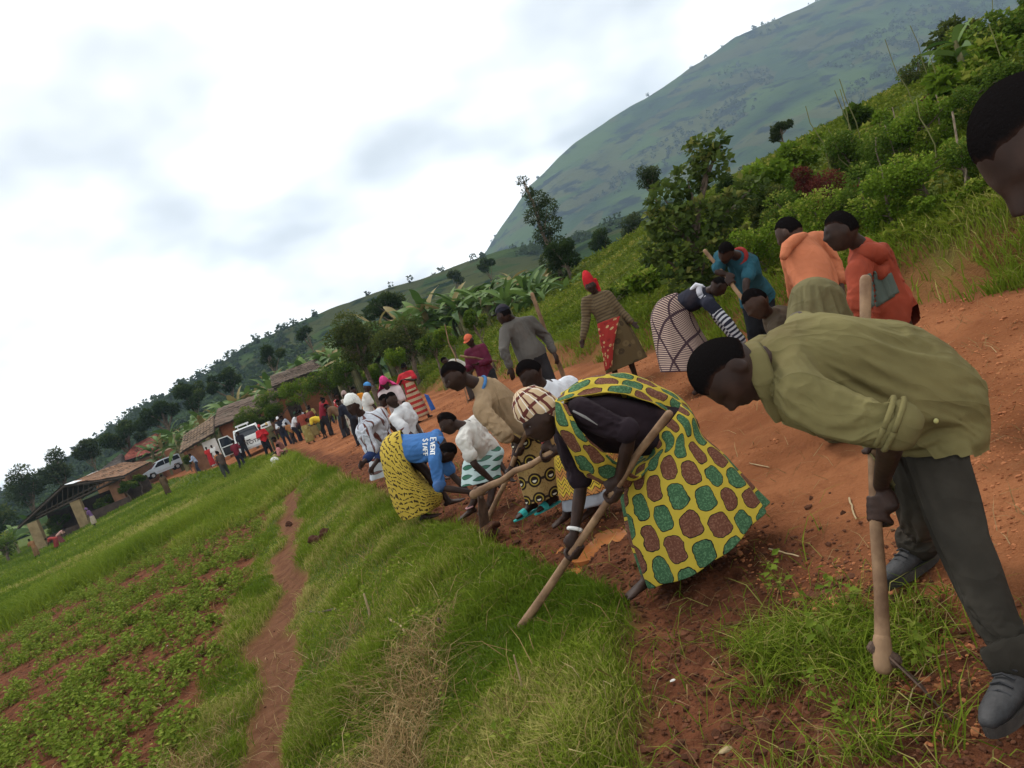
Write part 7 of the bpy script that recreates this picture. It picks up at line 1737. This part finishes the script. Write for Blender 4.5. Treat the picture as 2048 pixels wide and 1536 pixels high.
t, J = folk('person in white shirt bowed in the middle of the road gang', 597, 868, 42, 95, 1.68, .55, (.55, .55, .56), ('pants', (.02, .02, .03)), DOWN, hair='short')
t, J = folk('person in camouflage coloured clothes left of the white cap', 548, 882, 44, 175, 1.6, .1, (.11, .10, .055), ('pants', (.08, .075, .045)), CARRY, capm=(.48, .36, .16))
t, J = folk('small far person standing by the shrub beyond the pickup', 556, 866, 56, 180, 1.5, .0, (.10, .05, .03), ('pants', (.05, .03, .03)), DOWN)
t, J = folk('man in red jacket and black trousers beside the pickup', 545, 920, 40.5, 150, 1.74, .05, (.42, .022, .028), ('pants', (.012, .012, .015)), FOLD, capm=(.38, .03, .03), sleeve=1.9, group='people around the pickup')
t, J = folk('person in maroon top leaning on the left side of the pickup', 482, 925, 43.5, 10, 1.66, .1, (.13, .016, .028), ('pants', (.02, .02, .03)), FOLD, group='people around the pickup')
t, J = folk('dark figure behind the load bed of the pickup', 492, 905, 48.5, 175, 1.78, .0, (.014, .014, .02), ('pants', (.015, .015, .02)), DOWN, group='people around the pickup')
t, J = folk('person with orange tabard in front of the open pickup door', 442, 925, 46, 175, 1.5, .1, (.36, .14, .05), ('pants', (.05, .045, .05)), CARRY, hair='crop', group='people around the pickup')
t, J = folk('person in drab clothes walking below the open pickup door', 452, 943, 44, -30, 1.6, .15, (.07, .05, .04), ('pants', (.05, .05, .045)), DOWN, stride=.1, group='people around the pickup')
t, J = folk('person in bright red dress near the whitewashed wall', 418, 910, 60, 160, 1.58, .05, (.40, .03, .03), ('skirt', (.36, .03, .035)), DOWN, group='people around the pickup')
t, J = folk('person in white shirt between the red dress and the pickup door', 430, 908, 58, 185, 1.6, .05, (.55, .54, .52), ('pants', (.18, .06, .05)), DOWN, group='people around the pickup')
t, J = folk('person in faded red clothes left of the red dress', 403, 920, 62, 150, 1.6, .1, (.28, .06, .05), ('skirt', (.26, .06, .05)), DOWN, group='people around the pickup')
t, J = folk('person in blue and white jacket stepping towards the van', 393, 930, 61, -100, 1.66, .25, (.30, .36, .46), ('pants', (.03, .035, .05)), CARRY, stride=.12, sleeve=1.8, group='people around the pickup')
t, J = folk('tall dark red figure against the yard wall', 400, 905, 68, 180, 1.75, .0, (.09, .02, .025), ('skirt', (.07, .02, .025)), DOWN, group='people around the pickup')
t, J = folk('person in brown shirt bending among the far road gang', 690, 862, 29, -70, 1.62, .7, (.12, .07, .04), ('pants', (.03, .03, .035)), DOWN)
t, J = folk('woman in pale print wrap behind the flowered blouse', 716, 866, 26.5, 140, 1.6, .2, (.34, .30, .26), ('skirt', pattern('pale print wrap', f_floral((.36, .32, .26), (.20, .12, .10), (.44, .40, .34), 9))), DOWN, scarfm=(.30, .22, .20))
t, J = folk('person in dark green shirt at the far end of the road gang', 606, 862, 50, 120, 1.68, .2, (.03, .06, .035), ('pants', (.03, .03, .03)), DOWN)
t, J = folk('person in light grey top stooping behind the plum shirt', 622, 862, 47, -100, 1.62, .6, (.30, .30, .31), ('skirt', (.10, .07, .06)), DOWN)
t, J = folk('person in red top standing behind the yellow T-shirt', 668, 858, 44, 170, 1.66, .05, (.30, .04, .035), ('pants', (.03, .03, .045)), DOWN)
t, J = folk('child in dull orange top in front of the white shirted gang', 590, 884, 42, -60, 1.25, .2, (.30, .13, .05), ('pants', (.05, .04, .04)), DOWN)
# resting on the verge
J, s, face, up, fw, sd = pose(580, 928, 31, -100, 1.6, .25, ((.2, .4, -1), (-.2, 1, -.3)), seat=.33)
t = person('seated woman on the verge holding a small child', J, s, .02, None, 'crop', face, up, fine=False, group='people resting on the verge')
shirt(t, cm((.16, .07, .055)), .024, .7, .0); add_skirt(t, [(J['waist'], sd * .15, fw * .13), (J['pelvis'] + fw * .05, sd * .2, fw * .2), (mid(J['knL'], J['knR']) - Z * .05, sd * .22, fw * .16 + Z * .1), (mid(J['anL'], J['anR']) + Z * .1, sd * .2, fw * .14)], cm((.26, .21, .09)), fold=.06, seed=3, n=40, steps=10)
J, s, face, up, fw, sd = pose(563, 920, 30.4, 60, .85, .15, ((.2, .4, -1), (-.2, 1, -.3)), seat=.38)
t = person('small child in pink sitting on the lap of the seated woman', J, s, .018, None, 'crop', face, up, fine=False, group='people resting on the verge', hd=1.3)
shirt(t, cm((.42, .17, .16)), .02, 1.5, .0)
wb_ = onG(*P(553, 934, 30.2)[:2]); ma = MA()
for k in range(7): ma.ell(wb_ + np.array([random.uniform(-.12, .12), random.uniform(-.12, .12), .08 + .05 * k]), [np.array([.14, .03, 0]), np.array([-.03, .12, .02]), np.array([0, .02, .1])], 6)
bun = link('cloth_bundle', remesh(ma, .025, 4), cm((.55, .54, .50))); props(bun, 'white cloth bundle on the grass beside the seated woman', 'bundle')
# in the meadow on the left
FG = 'people in the meadow'
t, J = folk('person in brown dress standing alone in the meadow below the van', 345, 1005, 54, -20, 1.6, .1, (.085, .055, .03), ('skirt', (.075, .05, .028)), DOWN, ln=.8, group=FG, sleeve=1.5)
t, J = folk('person in purple blouse and pale skirt walking by the shelter', 192, 1055, 62, -95, 1.65, .2, (.13, .07, .16), ('skirt', (.36, .30, .22)), DOWN, ln=.75, stride=.12, group=FG, scarfm=(.14, .08, .17))
t, J = folk('bent person in red in the meadow, left of its pink neighbour', 112, 1092, 60, -100, 1.55, 1.2, (.26, .045, .04), ('skirt', (.20, .04, .035)), REACH, group=FG)
t, J = folk('bent person in pale pink in the meadow, right of its red neighbour', 128, 1088, 62, 80, 1.55, 1.1, (.42, .24, .20), ('skirt', (.16, .05, .05)), REACH, group=FG)
t, J = folk('person in ochre clothes at the left edge of the meadow', 72, 1105, 58, -60, 1.6, .35, (.20, .10, .045), ('skirt', (.17, .10, .05)), CARRY, ln=.8, group=FG)
# ------------------------------------------------------------------ small things on the ground
pw = MB('muddy water', .12, .5); pw.color(pw.mix(pw.noise(5, 3).ramp(.3, .7), (.30, .10, .03), (.36, .14, .05))); M_mud = pw.m
def puddle(label, cx, cy, rx, ry, seed, dz):
    c = onG(cx, cy); pts = []
    for q in np.linspace(0, 2 * np.pi, 48, endpoint=False):
        k = 1 + .14 * math.sin(2 * q + seed) + .10 * math.sin(3 * q + 1) + .05 * math.sin(7 * q); pts.append(np.array([cx + math.cos(q) * rx * k, cy + math.sin(q) * ry * k, c[2] + dz - .05]))
    o = MA().prism(pts, Z * .05).obj('puddle', M_mud, None, c); o.location = tuple(c); props(o, label, 'puddle')
puddle('orange muddy puddle beside the arm of the green wrap woman', .22, 5.80, .34, .40, 2, .040)
puddle('small orange puddle left of the larger one near the bracelet', -.05, 5.42, .13, .12, 5, .018)
def clump(name, label, u, v, r, seed, matl, cat, hair=True):
    c = G(u, v); rg = np.random.default_rng(seed); ma = MA()
    for k in range(9):
        d = rg.normal(0, .45, 3); d[2] = abs(d[2]) * .6; ma.ell(c + d * r, [np.array([r * rg.uniform(.3, .6), 0, 0]), np.array([0, r * rg.uniform(.3, .6), 0]), np.array([0, 0, r * rg.uniform(.25, .5)])], 5)
    me = remesh(ma, max(.008, r * .10), 1); wrinkle(me, r * .25, 2.2 / r, seed); V = getv(me) - c; setv(me, V); o = link(name, me, matl); o.location = tuple(c); props(o, label, cat); return o
clump('earth_clod', 'big dark clod of uprooted turf lying on the grass strip', 655, 1078, .16, 3, M_clod, 'clod')
clump('earth_clod', 'small dark clod beside the footpath', 578, 1050, .08, 4, M_clod, 'clod')
clump('earth_clod', 'dark lump of earth under the iron hoe blade', 985, 1068, .13, 5, M_clod, 'clod')
M_straw = simple('dry stalk', (.24, .17, .085), (.36, .27, .15), 12); M_twig = simple('dark twig', (.045, .03, .02), (.10, .07, .045), 12)
for k, (u0, v0, u1, v1, r, mm, lb) in enumerate([(742, 1240, 762, 1180, .010, M_straw, 'pale stalk standing out of the straw heap'), (778, 1236, 812, 1270, .009, M_straw, 'pale stalk lying right of the straw heap'), (622, 1226, 676, 1222, .012, M_twig, 'dark twig lying on the left of the straw'), (682, 1344, 725, 1322, .011, M_twig, 'dark twig at the foot of the straw heap'),
        (882, 1272, 886, 1322, .013, M_twig, 'short dark stump in the grass right of the straw'), (1048, 1392, 1052, 1330, .005, M_straw, 'thin upright pale stem in the lower grass'), (640, 1420, 655, 1465, .010, M_straw, 'pale stalk in the lower left grass'), (742, 1536, 756, 1520, .008, M_straw, 'pale stalk at the bottom edge'),
        (390, 1200, 440, 1180, .007, M_straw, 'pale straw in the middle of the bean field'), (1540, 1102, 1600, 1120, .004, M_straw, 'pale straw on the road edge behind the loose grass'), (1700, 1000, 1715, 1045, .005, M_straw, 'pale straw left of the hoeing hand'), (1480, 925, 1540, 940, .004, M_straw, 'pale straw on the road right of the green skirt')]):
    a, b_ = G(u0, v0), G(u1, v1); a = a + Z * .012
    if lb.startswith(('pale stalk standing', 'short dark', 'thin upright')): b_ = a + Z * (.22 if 'standing' in lb else .11 if 'short' in lb else .20) + RT * .03; a = a - Z * .03
    else: b_ = b_ + Z * .02
    stick('dry_stick' if mm is M_twig else 'straw_stalk', lb, a, b_, r, mm, 'twig' if mm is M_twig else 'stalk', None, .02, 60 + k)
for k, (u, v, lb) in enumerate([(1452, 1502, 'flat pale stone at the bottom of the dug soil'), (335, 1292, 'small white stone in the bean field'), (340, 1325, 'thin white chip in the bean field below the white stone'), (96, 1296, 'pale stone near the left edge of the field'), (520, 1046, 'white pebble on the far footpath'), (1345, 1362, 'tiny white pebble in the dug soil')]):
    c = G(u, v); rg = np.random.default_rng(k); r = .013 if k == 0 else .007; p, f = ico(2); V = p * (1 + rg.uniform(-.2, .2, (len(p), 1))) * np.array([r * 1.8, r, r * .6]); o = MA().add(V, f).obj('stone', M_white if k else M_straw, None); o.location = tuple(c + Z * r * .3); props(o, lb, 'stone')
# leafy weeds on the turned turf in front of the nearest man
for k, (u, v, sc_k, lb) in enumerate([(1660, 1290, 1.0, 'broad leaved weed in front of the nearest hoe'), (1690, 1210, .8, 'weed tuft behind the nearest hoe handle'), (1850, 1330, .7, 'low weed between the hoe and the grey shoe'), (1560, 1180, .8, 'weed tuft in the loose grass left of the hoe'), (1640, 1400, .6, 'drooping weed below the broad leaved one'), (1020, 1500, .7, 'pale leaved weed at the bottom of the turf'), (905, 1430, .6, 'leafy weed in the lower turf'), (1700, 1460, .5, 'little weed at the bottom edge near the shoe')]):
    c = G(u, v); b = bean(700 + k, 7, .26); me = fast_mesh('leaves', b[0] * sc_k * .8, b[1], {'rnd': b[2]}); o = link('weed', me, M_crop); o.location = tuple(c); props(o, lb, 'weed')
# white box carried past the pickup
c = P(531, 851, 44); bx_ = MA().box(c, [RT0 * .26 + UP0 * .02, np.array([0, .2, 0]), Z * .13]).obj('white_box', M_wpaint, None, c, bevel=.02); bx_.location = tuple(c); props(bx_, 'white box with dark band carried behind the red jacket', 'box')
MA().box(c, [RT0 * .16, np.array([0, .206, 0]), Z * .035]).obj('band', M_black, bx_, c)
bpy.data.scenes.remove(TMP)
